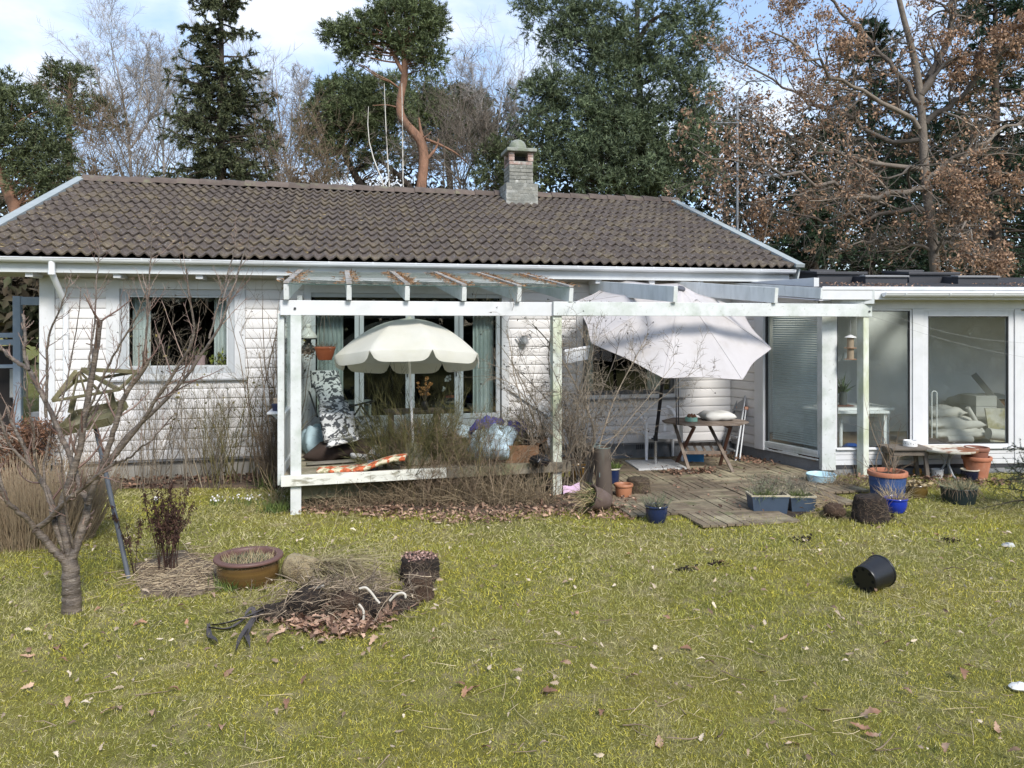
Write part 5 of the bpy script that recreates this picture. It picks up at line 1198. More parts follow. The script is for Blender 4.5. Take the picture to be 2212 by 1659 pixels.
# black plastic pot tipped over on the lawn
p0=G(1880,1285);ax=(RIGHT*.84+VIEW*.52+UP*.13).normalized();Q=ax.to_track_quat('Z','Y').to_matrix().to_4x4();R_=35/F*dep(p0);hb_=66/F*dep(p0)
t_=thing('flower_pot','empty black plastic pot tipped over on the open lawn','flower pot',tuple(p0));cb=PD(1866,1254,dep(p0)+.06);cb.z=R_*.80
lathe_pot(t_,cb,R_*1.02,R_*.80,hb_,BLACKP,.005,.006,.022,0,Mx=Q)
for k in range(8):
 a=k*math.pi/4;m_=MB();m_.disc((0,0,0),.013,8);T=Matrix.Translation(cb)@Q;m_.v=[tuple(T@(Vector(v)+Vector((.62*R_*math.cos(a),.62*R_*math.sin(a),-.0015))))for v in m_.v];m_.build('drain_hole',C('hole_dark',(.002,.002,.002),1.),t_)
 # ------------------------------------------------------------------ root balls
def rootball(x0,x1,yt,yb,label,taper=.82,mat=ROOTS,top=None,seed=0,roundness=0.,tilt=None,cat='root ball'):
 c,R_,r_,h=potdim(x0,x1,yt,yb,1.0 if taper<1 else .9);rr=np.random.default_rng(seed);n=34;rings=12;vs=[];fs=[]
 for j in range(rings+1):
  t=j/rings
  if roundness:rad=R_*math.sin(math.pi*(.12+.80*t))**.6
  else:rad=R_*(1-(1-taper)*t)*(1 if j<rings else .9)
  for k in range(n):
   a=2*math.pi*k/n;q=rad*(1+rr.normal(0,.022)+.03*math.sin(3*a+seed+2*t)+.025*math.sin(7*a-5*t));vs.append((q*math.cos(a),q*math.sin(a),h*t+rr.normal(0,.006)))
 for j in range(rings):
  for k in range(n):fs.append((j*n+k,j*n+(k+1)%n,(j+1)*n+(k+1)%n,(j+1)*n+k))
 o2=len(vs);vs.append((0,0,h*1.0));fs+=[(rings*n+k,rings*n+(k+1)%n,o2)for k in range(n)]
 T=Matrix.Translation(c)@(tilt or Matrix());t_=thing('root_ball',label,cat,tuple(c),group='tipped out root balls')
 m_=MB();m_.add([T@Vector(v)for v in vs],fs);m_.build('soil',mat,t_,smooth=70)
 n2=110;a=rr.uniform(0,6.28,n2);zz_=rr.uniform(.03,.98,n2)*h;q=R_*(1-(1-taper)*zz_/h)*(1.0 if not roundness else .93)
 P_=np.array([tuple(T@Vector((q[i]*math.cos(a[i]),q[i]*math.sin(a[i]),zz_[i])))for i in range(n2)]);D=np.stack([-np.sin(a),np.cos(a),rr.normal(0,.9,n2)],1)+rr.normal(0,.2,(n2,3))+np.stack([np.cos(a),np.sin(a),np.zeros(n2)],1)*.08
 pts,rad=grow(P_,D,rr.uniform(.06,.18,n2),.0016,6,.22,(0,0,0),.6,rr);tube_obj('roots',[(pts,rad,3)],TWIG,t_)
 if top:
  n3=260;a=rr.uniform(0,6.28,n3);q=np.sqrt(rr.random(n3))*R_*taper*.95;P_=np.array([tuple(T@Vector((q[i]*math.cos(a[i]),q[i]*math.sin(a[i]),h+.005)))for i in range(n3)]);V,f=leafquads(P_,rr.normal(size=(n3,3))*np.array([1,1,.5]),.022,.018,rr);link('bark_chips',npmesh('bark_chips',V,[f]),top,t_)
 return t_
CHIP=M('pinkish_bark_chip',(.22,.12,.09),.85,.2,20,islcol=(.36,.24,.20),isl=.3,bump=0)
rootball(862,950,1187,1266,'tall black root ball topped with reddish bark chips on the lawn',.92,top=CHIP,seed=1)
rootball(871,938,1231,1300,'small dark brown root ball in front of the taller black one',.80,M('brown_rootball',(.075,.045,.028),.95,.4,30,(.14,.085,.055),25,(.5,.65),.7,1.,70,.03),seed=2)
rootball(1839,1918,1060,1130,'largest black root ball beside the bright blue pot',.78,seed=3)
rootball(1780,1826,1082,1122,'small round root ball with pale dry stems, left of the largest one',.8,MATS['brown_rootball'],seed=4,roundness=1)
rootball(1350,1407,1026,1074,'mossy brown root ball on the patio by the clay pot',.82,M('mossy_rootball',(.085,.060,.040),.95,.35,30,(.13,.11,.05),20,(.5,.65),.7,1.,70,.03),seed=5)
rr=np.random.default_rng(41);b0=G(1800,1108)+UP*.08;n=60;P_=np.array(b0)[None]+rr.normal(0,.04,(n,3));P_[:,2]=np.maximum(.02,P_[:,2]);D=np.array(-RIGHT*.9-VIEW*.15+UP*.25)[None]+rr.normal(0,.45,(n,3));pts,rad=grow(P_,D,rr.uniform(.12,.36,n),.003,6,.22,(0,0,-.08),.5,rr);pts[:,:,2]=np.maximum(pts[:,:,2],.01)
tag(tube_obj('dry_stems',[(pts,rad,4)],PALEG),'pale dry stems spilling from the small round root ball','stems')
for(px,py,s_,k)in((1885,1128,.22,1),(1915,1120,.12,2),(1730,1168,.12,3),(1545,1220,.07,4),(2055,1170,.07,5),(1480,1232,.10,6)):
 p=G(px,py);rr=np.random.default_rng(60+k);n=90;P_=np.array(p)[None]+np.stack([rr.normal(0,s_*.5,n),rr.normal(0,s_*.35,n),np.abs(rr.normal(0,.008,n))],1);V,f=leafquads(P_,rr.normal(size=(n,3)),rr.uniform(.012,.045,n),rr.uniform(.01,.03,n),rr)
 tag(link('soil_crumbs',npmesh('soil_crumbs',V,[f]),ROOTS),'crumbs of spilled dark soil scattered on the lawn','soil','spilled soil crumbs','stuff')
 # ------------------------------------------------------------------ patio furniture
WPL=C('white_garden_plastic',(.86,.86,.87),.4)
cg=G(1432,1001)+VIEW*.22
ch_=thing('garden_chair','white plastic armchair against the patio wall behind the parasol pole','chair',tuple(cg),-YAW+.05)
def L_(x,y,z):return Vector((x,y,z))
sw=.26
m_=MB();n=8;vs=[]
for i in range(n+1):
 for j in range(7):
  x=-.235+.47*j/6;y=-.24+.46*i/n;vs.append((x,y,.42+.012*math.cos((x/.235)*1.5)*0-.014*(1-(x/.235)**2)+.02*(y<-.2)))
m_.add(vs,[(i*7+j,i*7+j+1,i*7+8+j,i*7+7+j)for i in range(n)for j in range(6)]);so=m_.build('seat',WPL,ch_,smooth=60,local=True);s_=so.modifiers.new('thickness','SOLIDIFY');s_.thickness=.018
for sx in(-1,1):
 m_=MB();m_.tube([L_(sx*.275,-.27,0),L_(sx*.262,-.235,.42),L_(sx*.265,-.225,.60)],[.020,.030,.028],8);m_.build('leg',WPL,ch_,smooth=50,local=True)
 m_=MB();m_.tube([L_(sx*.265,.27,0),L_(sx*.245,.20,.42)],[.020,.030],8);m_.build('leg',WPL,ch_,smooth=50,local=True)
arc=[L_(math.cos(a)*.275,.10+.17*math.sin(a)**1 if math.sin(a)>0 else .10,.63+.22*max(0,math.sin(a))**.8)for a in np.linspace(0,math.pi,15)]
m_=MB();pts=[L_(.265,-.225,.60),L_(.28,-.05,.63)]+arc+[L_(-.28,-.05,.63),L_(-.265,-.225,.60)]
for a,b in zip(pts[:-1],pts[1:]):
 pass
m_.tube(pts,.026,8);m_.build('arm_rail',WPL,ch_,smooth=60,local=True)
for k in range(5):
 x=-.14+.07*k;m_=MB()
 top_z=.63+.215*math.sqrt(max(.05,1-(x/.275)**2))**.8-.02
 if k in(0,4):m_.bar(L_(x*.9,.21,.42),L_(x*1.05,.25,top_z),.045,.014,up=Vector((0,1,0)))
 else:m_.bar(L_(x*.9,.21,.42),L_(x,.26,top_z),.036,.014,up=Vector((0,1,0)))
 m_.build('back_slat',WPL,ch_,local=True,bevel=.004)
for z_ in(.52,.64,.76):
 m_=MB();m_.bar(L_(-.13,.222+(z_-.42)*.12,z_),L_(.13,.222+(z_-.42)*.12,z_),.014,.022,up=Vector((0,1,0)));m_.build('back_bar',WPL,ch_,local=True)
m_=MB();m_.bar(L_(-.245,-.235,.395),L_(.245,-.235,.395),.015,.05);m_.build('front_apron',WPL,ch_,local=True,bevel=.004)
# folding wooden table
tA,tB,tC,tD=G(1492,1027),G(1587,1027),G(1458,1006),G(1554,1010)
tc_=(tA+tB+tC+tD)/4;tz=.71
tw=thing('folding_table','weathered wooden folding table with crossed legs on the patio','table',tuple(tc_))
TEAK=M('old_teak',(.155,.115,.085),.75,.2,8,(.24,.20,.165),4,(.45,.62),.7,.3,60,obj=.12);TEAKR=M('red_brown_teak',(.095,.042,.028),.6,.2,8,(.16,.10,.07),4,(.5,.65),.6,.2)
ux=RIGHT.copy();uy=VIEW.copy();q0=PD(1433,910,dep(tc_)+.05);q1=PD(1613,908,dep(tc_)+.05);hw_=(q1-q0).length/2;ctr=(q0+q1)/2;ctr.z=tz;hd_=.40
octv=[(-hw_,-.10),(-hw_*.62,-hd_),(hw_*.62,-hd_),(hw_,-.10),(hw_,.10),(hw_*.62,hd_),(-hw_*.62,hd_),(-hw_,.10)]
def clipx(y0,y1):
 def ext(y):
  if abs(y)<=.10:return hw_
  return hw_+(hw_*.62-hw_)*(abs(y)-.10)/(hd_-.10)
 ys_=sorted({y0,y1,*[y for y in(-.10,.10)if y0<y<y1]});return[(-ext(y),y)for y in ys_]+[(ext(y),y)for y in reversed(ys_)]
ny=7
for k in range(ny):
 y0=-hd_+2*hd_*k/ny+.003;y1=-hd_+2*hd_*(k+1)/ny-.003
 m_=MB();m_.prism(clipx(y0,y1),ux,uy,UP*.022,ctr-UP*.022);m_.build('table_slat',TEAK,tw,bevel=.003)
for sx in(-1,1):m_=MB();m_.bar(ctr+ux*sx*.25-uy*.33-UP*.045,ctr+ux*sx*.25+uy*.33-UP*.045,.05,.03);m_.build('batten',TEAKR,tw,bevel=.003)
fA,fB,fC,fD=tA,tB,tC,tD
topf=lambda p,dx_,dy_:ctr+ux*dx_+uy*dy_-UP*.05
for(f,dx_,dy_,mt)in((fA,-.27,.30,TEAK),(fB,.17,.30,TEAK),(fC,-.17,-.30,TEAKR),(fD,.27,-.30,TEAKR)):
 pass
for(f,px,py)in((fA,1456,922),(fC,1500,924),(fB,1529,925),(fD,1578,922)):
 dd=dep(ctr)+(.22 if f in(fA,fB)else-.28);tp_=PD(px,py,dd);tp_.z=tz-.05
 m_=MB();m_.bar(f+UP*.0,tp_,.045,.026,up=RIGHT.cross(tp_-f));m_.build('leg',TEAK if f in(fA,fB)else TEAKR,tw,bevel=.003)
zr=.30;ra,rb=PD(1478,988,dep(tc_)-.05),PD(1568,988,dep(tc_)-.05);ra.z=rb.z=.27;rc,rd_=ra+uy*.26+UP*.08,rb+uy*.26+UP*.08
for a,b in((ra,rb),(rc,rd_)):m_=MB();m_.bar(a,b,.03,.045);m_.build('stretcher',TEAK,tw,bevel=.003)
for k in range(5):t=(k+.5)/5;m_=MB();m_.bar(ra+(rb-ra)*t+UP*.024,rc+(rd_-rc)*t+UP*.024,.035,.012);m_.build('stretcher_slat',TEAK,tw,bevel=.002)
# on the table
CUSH=C('off_white_cushion',(.58,.57,.53),.9)
o=pillow(.46,.40,.13,'cushion',CUSH,ctr+ux*.20+uy*.12+UP*.062,-YAW+.1,seed=31,crease=.006);tag(o,'off white square cushion lying on the folding table','cushion')
tn=ctr-ux*.21-uy*.05;t_=thing('tin','round mint green tin heaped with brown bulbs on the folding table','tin',tuple(tn))
m_=MB();m_.lathe([(.0005,.001),(.085,.001),(.088,.004),(.088,.058),(.083,.062),(.08,.058),(.08,.045),(.0005,.045)],tuple(tn),24);m_.build('body',C('mint_green_enamel',(.27,.50,.40),.4),t_,smooth=40)
BULB=C('brown_bulb',(.19,.085,.045),.7);rr_=random.Random(3)
for k in range(9):
 a=k*2.4;q=.055*math.sqrt((k+.5)/9)*1.2;m_=MB();m_.lathe([(.0005,-.02),(.018,-.014),(.025,.002),(.016,.02),(.004,.034),(.0005,.036)],(tn.x+q*math.cos(a),tn.y+q*math.sin(a),tz+.062+rr_.uniform(0,.02)),10);m_.build('bulb',BULB,t_,smooth=60)
q=foot(1499,1004,.1);m_=MB();m_.frame(q+UP*.085,RIGHT*.13,VIEW*.09,UP*.08);bb=m_.build('blue_crate',C('blue_plastic_crate',(.02,.14,.30),.4),bevel=.01);tag(bb,'small bright blue crate under the folding table','crate')
q=foot(1540,978,.1);m_=MB();rr=random.Random(5)
for k in range(14):
 cc_=q+RIGHT*(-.16+.055*(k%7))+UP*(.30+.05*(k//7)-.012*(k%3));m_.tube([cc_+RIGHT*.032*math.cos(a)+UP*.03*math.sin(a)+VIEW*.02*math.sin(a+k)for a in np.linspace(0,6.283,8)],.0025,4,caps=False)
m_.box(0,0,0,0,0,0)if False else None;bs=thing('wire_basket','black wire netting on a dark tray leaning on the wall behind the table','basket',tuple(q));m_.build('wire',BLACKP,bs)
m_=MB();m_.frame(q+UP*.13,RIGHT*.22,VIEW*.09,UP*.12);m_.build('tray',BLACKP,bs,bevel=.006)
# aluminium stepladder folded against the side wall
ALU=M('aluminium',(.27,.28,.29),.45,.1,6,metal=.35,bump=.05);la,lb=G(1577,999),G(1591,1000);lt0,lt1=PD(1605,838,dep(la)+.42),PD(1622,838,dep(la)+.36)
ld=thing('stepladder','folded aluminium stepladder leaning in the corner by the blind window','ladder',tuple((la+lb)/2))
wdv=RIGHT*.17+VIEW*.22
ft0=G(1587,1000);topc=PD(1611,846,dep(ft0)+.40);sidev=(RIGHT*.35+VIEW*.94)*.40
r0a,r0b=ft0,topc;r1a=G(1554,986);r1b=PD(1598,848,dep(topc)+.14)
for a,b in((r0a,r0b),(r1a,r1b)):m_=MB();m_.bar(a,b,.025,.06,up=VIEW);m_.build('stile',ALU,ld,bevel=.003)
m_=MB();m_.tube([r0b-(r0b-r0a)*.02,r0b+UP*.03,(r0b+r1b)/2+UP*.06,r1b+UP*.03,r1b],.014,8);m_.build('top_hoop',ALU,ld,smooth=60)
for k in range(4):t=.16+.19*k;m_=MB();m_.bar(r0a+(r0b-r0a)*t,r1a+(r1b-r1a)*t,.07,.022);m_.build('step',ALU,ld,bevel=.003)
m_=MB();A,B=r0a+(r0b-r0a)*.55,r0a+(r0b-r0a)*.92;Cc,D_=r1a+(r1b-r1a)*.92,r1a+(r1b-r1a)*.55;m_.add([A,B,Cc,D_],[(0,1,2,3)]);m_.build('platform',C('grey_platform',(.30,.30,.30),.6),ld)
for a,b in((r0a,r0b),(r1a,r1b)):m_=MB();off=VIEW*-.03+RIGHT*.03;m_.bar(a+RIGHT*.05-VIEW*.05,a+(b-a)*.78+off,.02,.035,up=VIEW);m_.build('rear_leg',ALU,ld,bevel=.002)
for b,a in((r0b,r0a),(r1b,r1a)):m_=MB();p=a+(b-a)*.76+RIGHT*.03-VIEW*.03;m_.tube([p-RIGHT*.02,p+RIGHT*.03],.03,12);m_.build('hinge',C('salmon_hinge',(.55,.27,.17),.5),ld,smooth=40)
# wooden stool, white pet bowl, rusty bistro table
OLDW=M('old_stool_wood',(.15,.125,.10),.85,.25,10,(.08,.065,.05),5,(.5,.65),.7,.5,60)
s0=PD(1967,966,dep(G(1967,1036))+.02);sg=G(1965,1036);st=thing('stool','old rough wooden stool holding a spotted white bowl','stool',tuple(sg));stz=PD(1967,968,dep(sg)+.05).z
hx,hy=43/F*dep(sg),.20;cS=Vector((sg.x,sg.y,stz))+VIEW*.12
for k in range(3):m_=MB();m_.frame(cS+VIEW*(-hy+hy*(2*k+1)/3),RIGHT*(hx+.01*k),VIEW*(hy/3-.002),UP*.014);m_.build('seat_board',OLDW,st,bevel=.004)
m_=MB();m_.frame(cS-UP*.055,RIGHT*(hx*.88),VIEW*(hy*.8),UP*.035);m_.build('apron',OLDW,st,bevel=.004)
for sx in(-1,1):
 for sy in(-1,1):m_=MB();b=cS+RIGHT*sx*hx*.75+VIEW*sy*hy*.65-UP*.03;g_=Vector((b.x,b.y,0))+RIGHT*sx*.035;m_.bar(g_,b,.048,.048);m_.build('leg',OLDW,st,bevel=.004)
bw=cS+RIGHT*.08+UP*.015+VIEW*.02;t_=thing('pet_bowl','white enamel bowl with dark spots standing on the wooden stool','bowl',tuple(bw));rb_=14.5/F*dep(sg);m_=MB();m_.lathe([(.0005,.003),(rb_,0),(rb_*1.02,.01),(rb_*.96,.075),(rb_*.90,.078),(rb_*.88,.07),(rb_*.8,.02),(.0005,.02)],tuple(bw),24);m_.build('body',C('white_enamel',(.74,.73,.70),.35),t_,smooth=40)
for k in range(9):a=-YAW-1.57+(k-4)*.38;m_=MB();p=bw+Vector((math.cos(a),math.sin(a),0))*rb_*1.003+UP*(.035+.008*(k%2));m_.disc((0,0,0),.006,8,M=Vector((math.cos(a),math.sin(a),0)).to_track_quat('Z','Y').to_matrix());m_.v=[tuple(Vector(v)+p)for v in m_.v];m_.build('spot',C('spot_black',(.02,.02,.02)),t_)
rg=G(2046,1034);rz_=PD(2048,968,dep(rg)).z;rt=thing('bistro_table','round white metal table with a rust eaten top','table',tuple(rg));Rr=60/F*dep(rg);cR=Vector((rg.x,rg.y,rz_))
RUST=M('rusty_white_enamel',(.62,.59,.50),.6,.1,8,(.26,.09,.035),3.2,(.50,.56),.95,.4,40,.004,col3=(.12,.05,.03),c3s=9,c3t=(.58,.68),c3amt=.7)
m_=MB();m_.lathe([(.0005,.0),(Rr*.9,.0),(Rr,.006),(Rr,-.012),(Rr*.97,-.026),(Rr*.95,-.024),(Rr*.95,-.01),(.0005,-.012)][::1],tuple(cR),40);m_.build('table_top',RUST,rt,smooth=40)
GREYM=C('grey_metal_leg',(.30,.31,.31),.5)
for k in range(3):a=k*2.094+.5;d_=Vector((math.cos(a),math.sin(a),0));m_=MB();m_.tube([cR+d_*Rr*.62-UP*.012,cR+d_*Rr*.25-UP*.07,cR+d_*.035-UP*.16,cR+d_*.03-UP*rz_*.55,cR+d_*Rr*.28-UP*(rz_*.85),Vector((cR.x,cR.y,0))+d_*Rr*.55],.014,8);m_.build('leg',GREYM,rt,smooth=60)
# bird feeder hung from the beam
bf=WP.P(ph(1835,740)[0],.02,0);fz0,fz1=PD(1835,777,dep(bf)).z,PD(1835,722,dep(bf)).z;t_=thing('bird_feeder','two tier tubular bird feeder hanging from the right end of the beam','bird feeder',(bf.x,bf.y,fz0))
m_=MB();m_.tube([(bf.x,bf.y,fz1),(bf.x,bf.y,bz0+.0)],.0015,4);m_.build('wire',C('feeder_wire',(.4,.4,.4)),t_)
m_=MB();m_.lathe([(.0005,.045),(.02,.04),(.075,.012),(.078,.004),(.0005,.006)],(bf.x,bf.y,fz1-.05),20);m_.build('lid',C('grey_white_metal',(.58,.57,.54),.35),t_,smooth=40)
m_=MB();m_.lathe([(.045,0),(.045,fz1-fz0-.05)],(bf.x,bf.y,fz0+.002),16);m_.build('mesh_tube',M('seed_behind_mesh',(.26,.20,.13),.6,.25,120,bump=.6,bs=200),t_,smooth=60)
for z_ in(fz0,(fz0+fz1)/2-.02):m_=MB();m_.lathe([(.0005,0),(.076,0),(.082,.010),(.078,.012),(.072,.004),(.0005,.004)],(bf.x,bf.y,z_),20);m_.build('tray',C('copper_tray',(.40,.24,.15),.4),t_,smooth=40)
# clothes line wires
m_=MB();e0,e1=WP.P(PLEN+.02,.06,bz0+.16),PD(2230,742,10.4);m_.tube([e0+(e1-e0)*t-UP*.12*math.sin(t*3.14)for t in np.linspace(0,1,9)],.0018,4);m2=m_.build('line',C('grey_wire',(.25,.25,.24)));tag(m2,'upper thin wire strung from the beam end to the right','wire','thin garden wires')
m_=MB();e0,e1=WP.P(PLEN+.03,.06,bz0+.03),PD(2230,775,10.4);m_.tube([e0+(e1-e0)*t-UP*.06*math.sin(t*3.14)for t in np.linspace(0,1,9)],.0018,4);tag(m_.build('line',MATS['grey_wire']),'lower thin wire strung from the beam end to the right','wire','thin garden wires')
# ------------------------------------------------------------------ veranda things
def floral():
 m=bpy.data.materials.new('grey_floral_cloth');m.use_nodes=True;t=m.node_tree;t.nodes.clear();N=t.nodes.new;K=t.links.new
 o=N('ShaderNodeOutputMaterial');b=N('ShaderNodeBsdfPrincipled');K(b.outputs[0],o.inputs[0]);g=N('ShaderNodeNewGeometry')
 n=N('ShaderNodeTexNoise');n.inputs['Scale'].default_value=5;n.inputs['Detail'].default_value=2;K(g.outputs['Position'],n.inputs['Vector'])
 v=N('ShaderNodeTexVoronoi');v.feature='DISTANCE_TO_EDGE';v.inputs['Scale'].default_value=9
 a=N('ShaderNodeVectorMath');a.operation='MULTIPLY_ADD';a.inputs[1].default_value=(.22,.22,.22);K(n.outputs[1],a.inputs[0]);K(g.outputs['Position'],a.inputs[2]);K(a.outputs[0],v.inputs['Vector'])
 n2=N('ShaderNodeTexNoise');n2.inputs['Scale'].default_value=10;n2.inputs['Detail'].default_value=1.5;n2.inputs['Distortion'].default_value=2.2;K(g.outputs['Position'],n2.inputs['Vector'])
 ad=N('ShaderNodeMath');ad.operation='MULTIPLY_ADD';ad.inputs[1].default_value=.9;K(v.outputs['Distance'],ad.inputs[0]);K(n2.outputs[0],ad.inputs[2])
 r=N('ShaderNodeValToRGB');r.color_ramp.elements[0].position=.585;r.color_ramp.elements[0].color=(.075,.078,.082,1);r.color_ramp.elements[1].position=.605;r.color_ramp.elements[1].color=(.62,.62,.60,1)
 K(ad.outputs[0],r.inputs[0]);K(r.outputs[0],b.inputs['Base Color']);b.inputs['Roughness'].default_value=.9;return m
FLOR=floral();DP=lambda px,py,d:PD(px,py,d)
dz=9.75
rec=thing('recliner','folding recliner with grey floral cushions on the veranda','chair',tuple(G(720,985,DZ)))
FRM=C('dark_recliner_frame',(.035,.035,.04),.35,metal=.5)
def slabpts(name,pts_front,thick,mat,parent,puff=.02,nx=12,ny=16,seed=0):
 """cushion over four corner points (bl, br, tr, tl) with thickness away from the camera"""
 bl_,br_,tr_,tl_=[Vector(p)for p in pts_front];nrm=(br_-bl_).cross(tl_-bl_).normalized()
 if nrm.dot(C0-bl_)<0:nrm=-nrm
 rr=np.random.default_rng(seed);ph_=rr.uniform(0,6,4);vs=[];fs=[]
 for s_ in(1,-1):
  for j in range(ny+1):
   for i in range(nx+1):
    u,v_=i/nx,j/ny;p=(bl_*(1-u)+br_*u)*(1-v_)+(tl_*(1-u)+tr_*u)*v_
    e=(max(0,1-(2*u-1)**6)*max(0,1-(2*v_-1)**6))**.5;w_=puff*.35*math.sin(9*v_+ph_[0]+3*u)+puff*.25*math.sin(8*u+4*v_+ph_[1])
    vs.append(p+nrm*(s_*thick/2*e+w_*e))
 k=(nx+1)*(ny+1)
 for s_ in(0,1):
  for j in range(ny):
   for i in range(nx):
    q=(s_*k+j*(nx+1)+i,s_*k+j*(nx+1)+i+1,s_*k+(j+1)*(nx+1)+i+1,s_*k+(j+1)*(nx+1)+i);fs.append(q if not s_ else q[::-1])
 m_=MB();m_.add(vs,fs);me=m_.mesh(name,80);b=bmesh.new();b.from_mesh(me);bmesh.ops.remove_doubles(b,verts=b.verts,dist=.002);b.to_mesh(me);b.free();return link(name,me,mat,parent)
slabpts('back_cushion',[DP(693,880,10.0),DP(747,880,10.05),DP(736,820,10.45),DP(672,822,10.4)],.09,FLOR,rec,seed=1)
slabpts('headrest',[DP(672,838,10.33),DP(738,834,10.38),DP(731,800,10.5),DP(669,801,10.45)],.11,FLOR,rec,seed=2)
slabpts('seat_cushion',[DP(690,905,9.5),DP(758,902,9.55),DP(752,868,10.05),DP(686,874,10.0)],.08,FLOR,rec,seed=3)
slabpts('leg_cushion',[DP(700,958,9.35),DP(775,944,9.45),DP(764,888,9.5),DP(688,894,9.42)],.07,FLOR,rec,seed=4)
slabpts('foot_cushion',[DP(702,966,9.05),DP(778,948,9.2),DP(772,938,9.5),DP(716,945,9.45)],.07,FLOR,rec,seed=5)
slabpts('side_cushion',[DP(760,950,9.6),DP(832,944,9.65),DP(820,898,9.9),DP(758,902,9.85)],.10,FLOR,rec,seed=6)
for a,b in(((744,882,9.9),(806,866,9.55)),((806,866,9.55),(800,872,9.6)),((780,876,9.75),(760,905,9.9)),((780,876,9.75),(800,905,9.6)),((686,900,9.7),(668,846,10.4)),((765,905,9.8),(770,955,9.7)),((700,940,9.6),(705,986,9.5))):
 m_=MB();m_.tube([DP(*a),DP(*b)],.012,8);m_.build('frame_tube',FRM,rec,smooth=50)
m_=MB();m_.bar(DP(764,876,9.7),DP(808,866,9.5),.045,.022);m_.build('armrest',FRM,rec,bevel=.006)
PB=M('pale_blue_cloth',(.30,.42,.47),.85,.12,6,(.40,.52,.56),3,(.45,.6),.7,.1)
def on_deck(px,py):return G(px,py,DZ)
o=pillow(.36,.34,.34,'bag',PB,on_deck(679,984)+UP*.165+VIEW*.12,.3,seed=41,crease=.022);tag(o,'crumpled pale blue cloth bag beside the left veranda post','bag')
BRN=C('dark_brown_blanket',(.040,.026,.020),.9);o=pillow(.86,.60,.22,'blanket',BRN,on_deck(728,1000)+UP*.10+VIEW*.32,-YAW-.1,(0,-.12),seed=42,crease=.02);tag(o,'dark brown bundled blanket under the recliner','blanket')
o=pillow(.40,.36,.16,'pillow',FLOR,on_deck(788,999)+UP*.09+VIEW*.16,-YAW+.1,seed=43,crease=.008);tag(o,'small grey floral pillow lying on the brown blanket','pillow')
def matmat():
 m=bpy.data.materials.new('orange_patterned_mat');m.use_nodes=True;t=m.node_tree;t.nodes.clear();N=t.nodes.new;K=t.links.new
 o=N('ShaderNodeOutputMaterial');b=N('ShaderNodeBsdfPrincipled');K(b.outputs[0],o.inputs[0]);tcn=N('ShaderNodeTexCoord')
 c=N('ShaderNodeTexChecker');mp=N('ShaderNodeMapping');mp.inputs['Rotation'].default_value=(0,0,.785);mp.inputs['Scale'].default_value=(9,9,0.01);K(tcn.outputs['Object'],mp.inputs[0]);K(mp.outputs[0],c.inputs[0]);c.inputs['Scale'].default_value=1
 c.inputs[1].default_value=(.55,.13,.05,1);c.inputs[2].default_value=(.60,.52,.36,1)
 n=N('ShaderNodeTexNoise');n.inputs['Scale'].default_value=22;K(tcn.outputs['Object'],n.inputs['Vector']);r=N('ShaderNodeValToRGB');r.color_ramp.elements[0].position=.52;r.color_ramp.elements[1].position=.56;r.color_ramp.elements[1].color=(.24,.30,.12,1);r.color_ramp.elements[0].color=(1,1,1,1);K(n.outputs[0],r.inputs[0])
 x=N('ShaderNodeMix');x.data_type='RGBA';x.blend_type='MULTIPLY';x.inputs[0].default_value=.6;K(c.outputs[0],x.inputs[6]);K(r.outputs[0],x.inputs[7]);K(x.outputs[2],b.inputs['Base Color']);b.inputs['Roughness'].default_value=.9;return m
mo=on_deck(683,1022);mt=tag(bpy.data.objects.new('garden_mat',None),'orange and cream patterned seat mat curling off the veranda floor','mat');COL.objects.link(mt);mt.location=mo
vs=[];nx=30
prof=[(.0,.02),(.18,.022),(.38,.03),(.55,.055),(.72,.12),(.86,.155),(.99,.165)]
for i in range(nx+1):
 s_=i/nx*.99;z_=float(np.interp(s_,[p[0]for p in prof],[p[1]for p in prof]))
 for j in range(7):vs.append(RIGHT*s_+VIEW*(.28*j/6)+UP*(z_+.025*math.sin(math.pi*j/6)**.5))
m_=MB();m_.add(vs,[(i*7+j,i*7+7+j,i*7+8+j,i*7+1+j)for i in range(nx)for j in range(6)]);po=m_.build('padding',matmat(),mt,smooth=70,local=True);sd=po.modifiers.new('thickness','SOLIDIFY');sd.thickness=.035;sd.offset=-1
q=on_deck(802,1017)+VIEW*.06;t_=thing('jar','grey glass jar with a screw rim under the orange mat edge','jar',tuple(q));m_=MB();m_.lathe([(.0005,.002),(.062,.002),(.066,.012),(.066,.075),(.055,.088),(.058,.09),(.058,.105),(.05,.105),(.05,.08),(.0005,.01)],tuple(q),22);m_.build('body',C('dim_glass',(.085,.11,.125),.12,coat=.5),t_,smooth=40)
m_=MB();m_.bar(on_deck(655,1012)+UP*.03+VIEW*.14,on_deck(765,1004)+UP*.035+VIEW*.1,.10,.022);tag(m_.build('plank',GREYWOOD,bevel=.003),'loose plank lying on the veranda below the brown blanket','plank')
QUILT=M('light_blue_quilt',(.44,.56,.62),.85,.08,6,bump=.2,bs=30);INDIGO=C('indigo_cloth',(.055,.055,.24),.85)
o=pillow(.58,.52,.30,'quilt',QUILT,on_deck(1062,999)+UP*.20+VIEW*.18,-YAW-.3,(.5,-.12),seed=51,crease=.028);tag(o,'pale blue quilt slumped out of the cardboard box','quilt')
o=pillow(.42,.34,.14,'quilt',QUILT,on_deck(1012,985)+UP*.24+VIEW*.3,.2,(.15,.1),seed=52,crease=.022);tag(o,'rumpled end of a pale blue quilt behind the twigs','quilt')
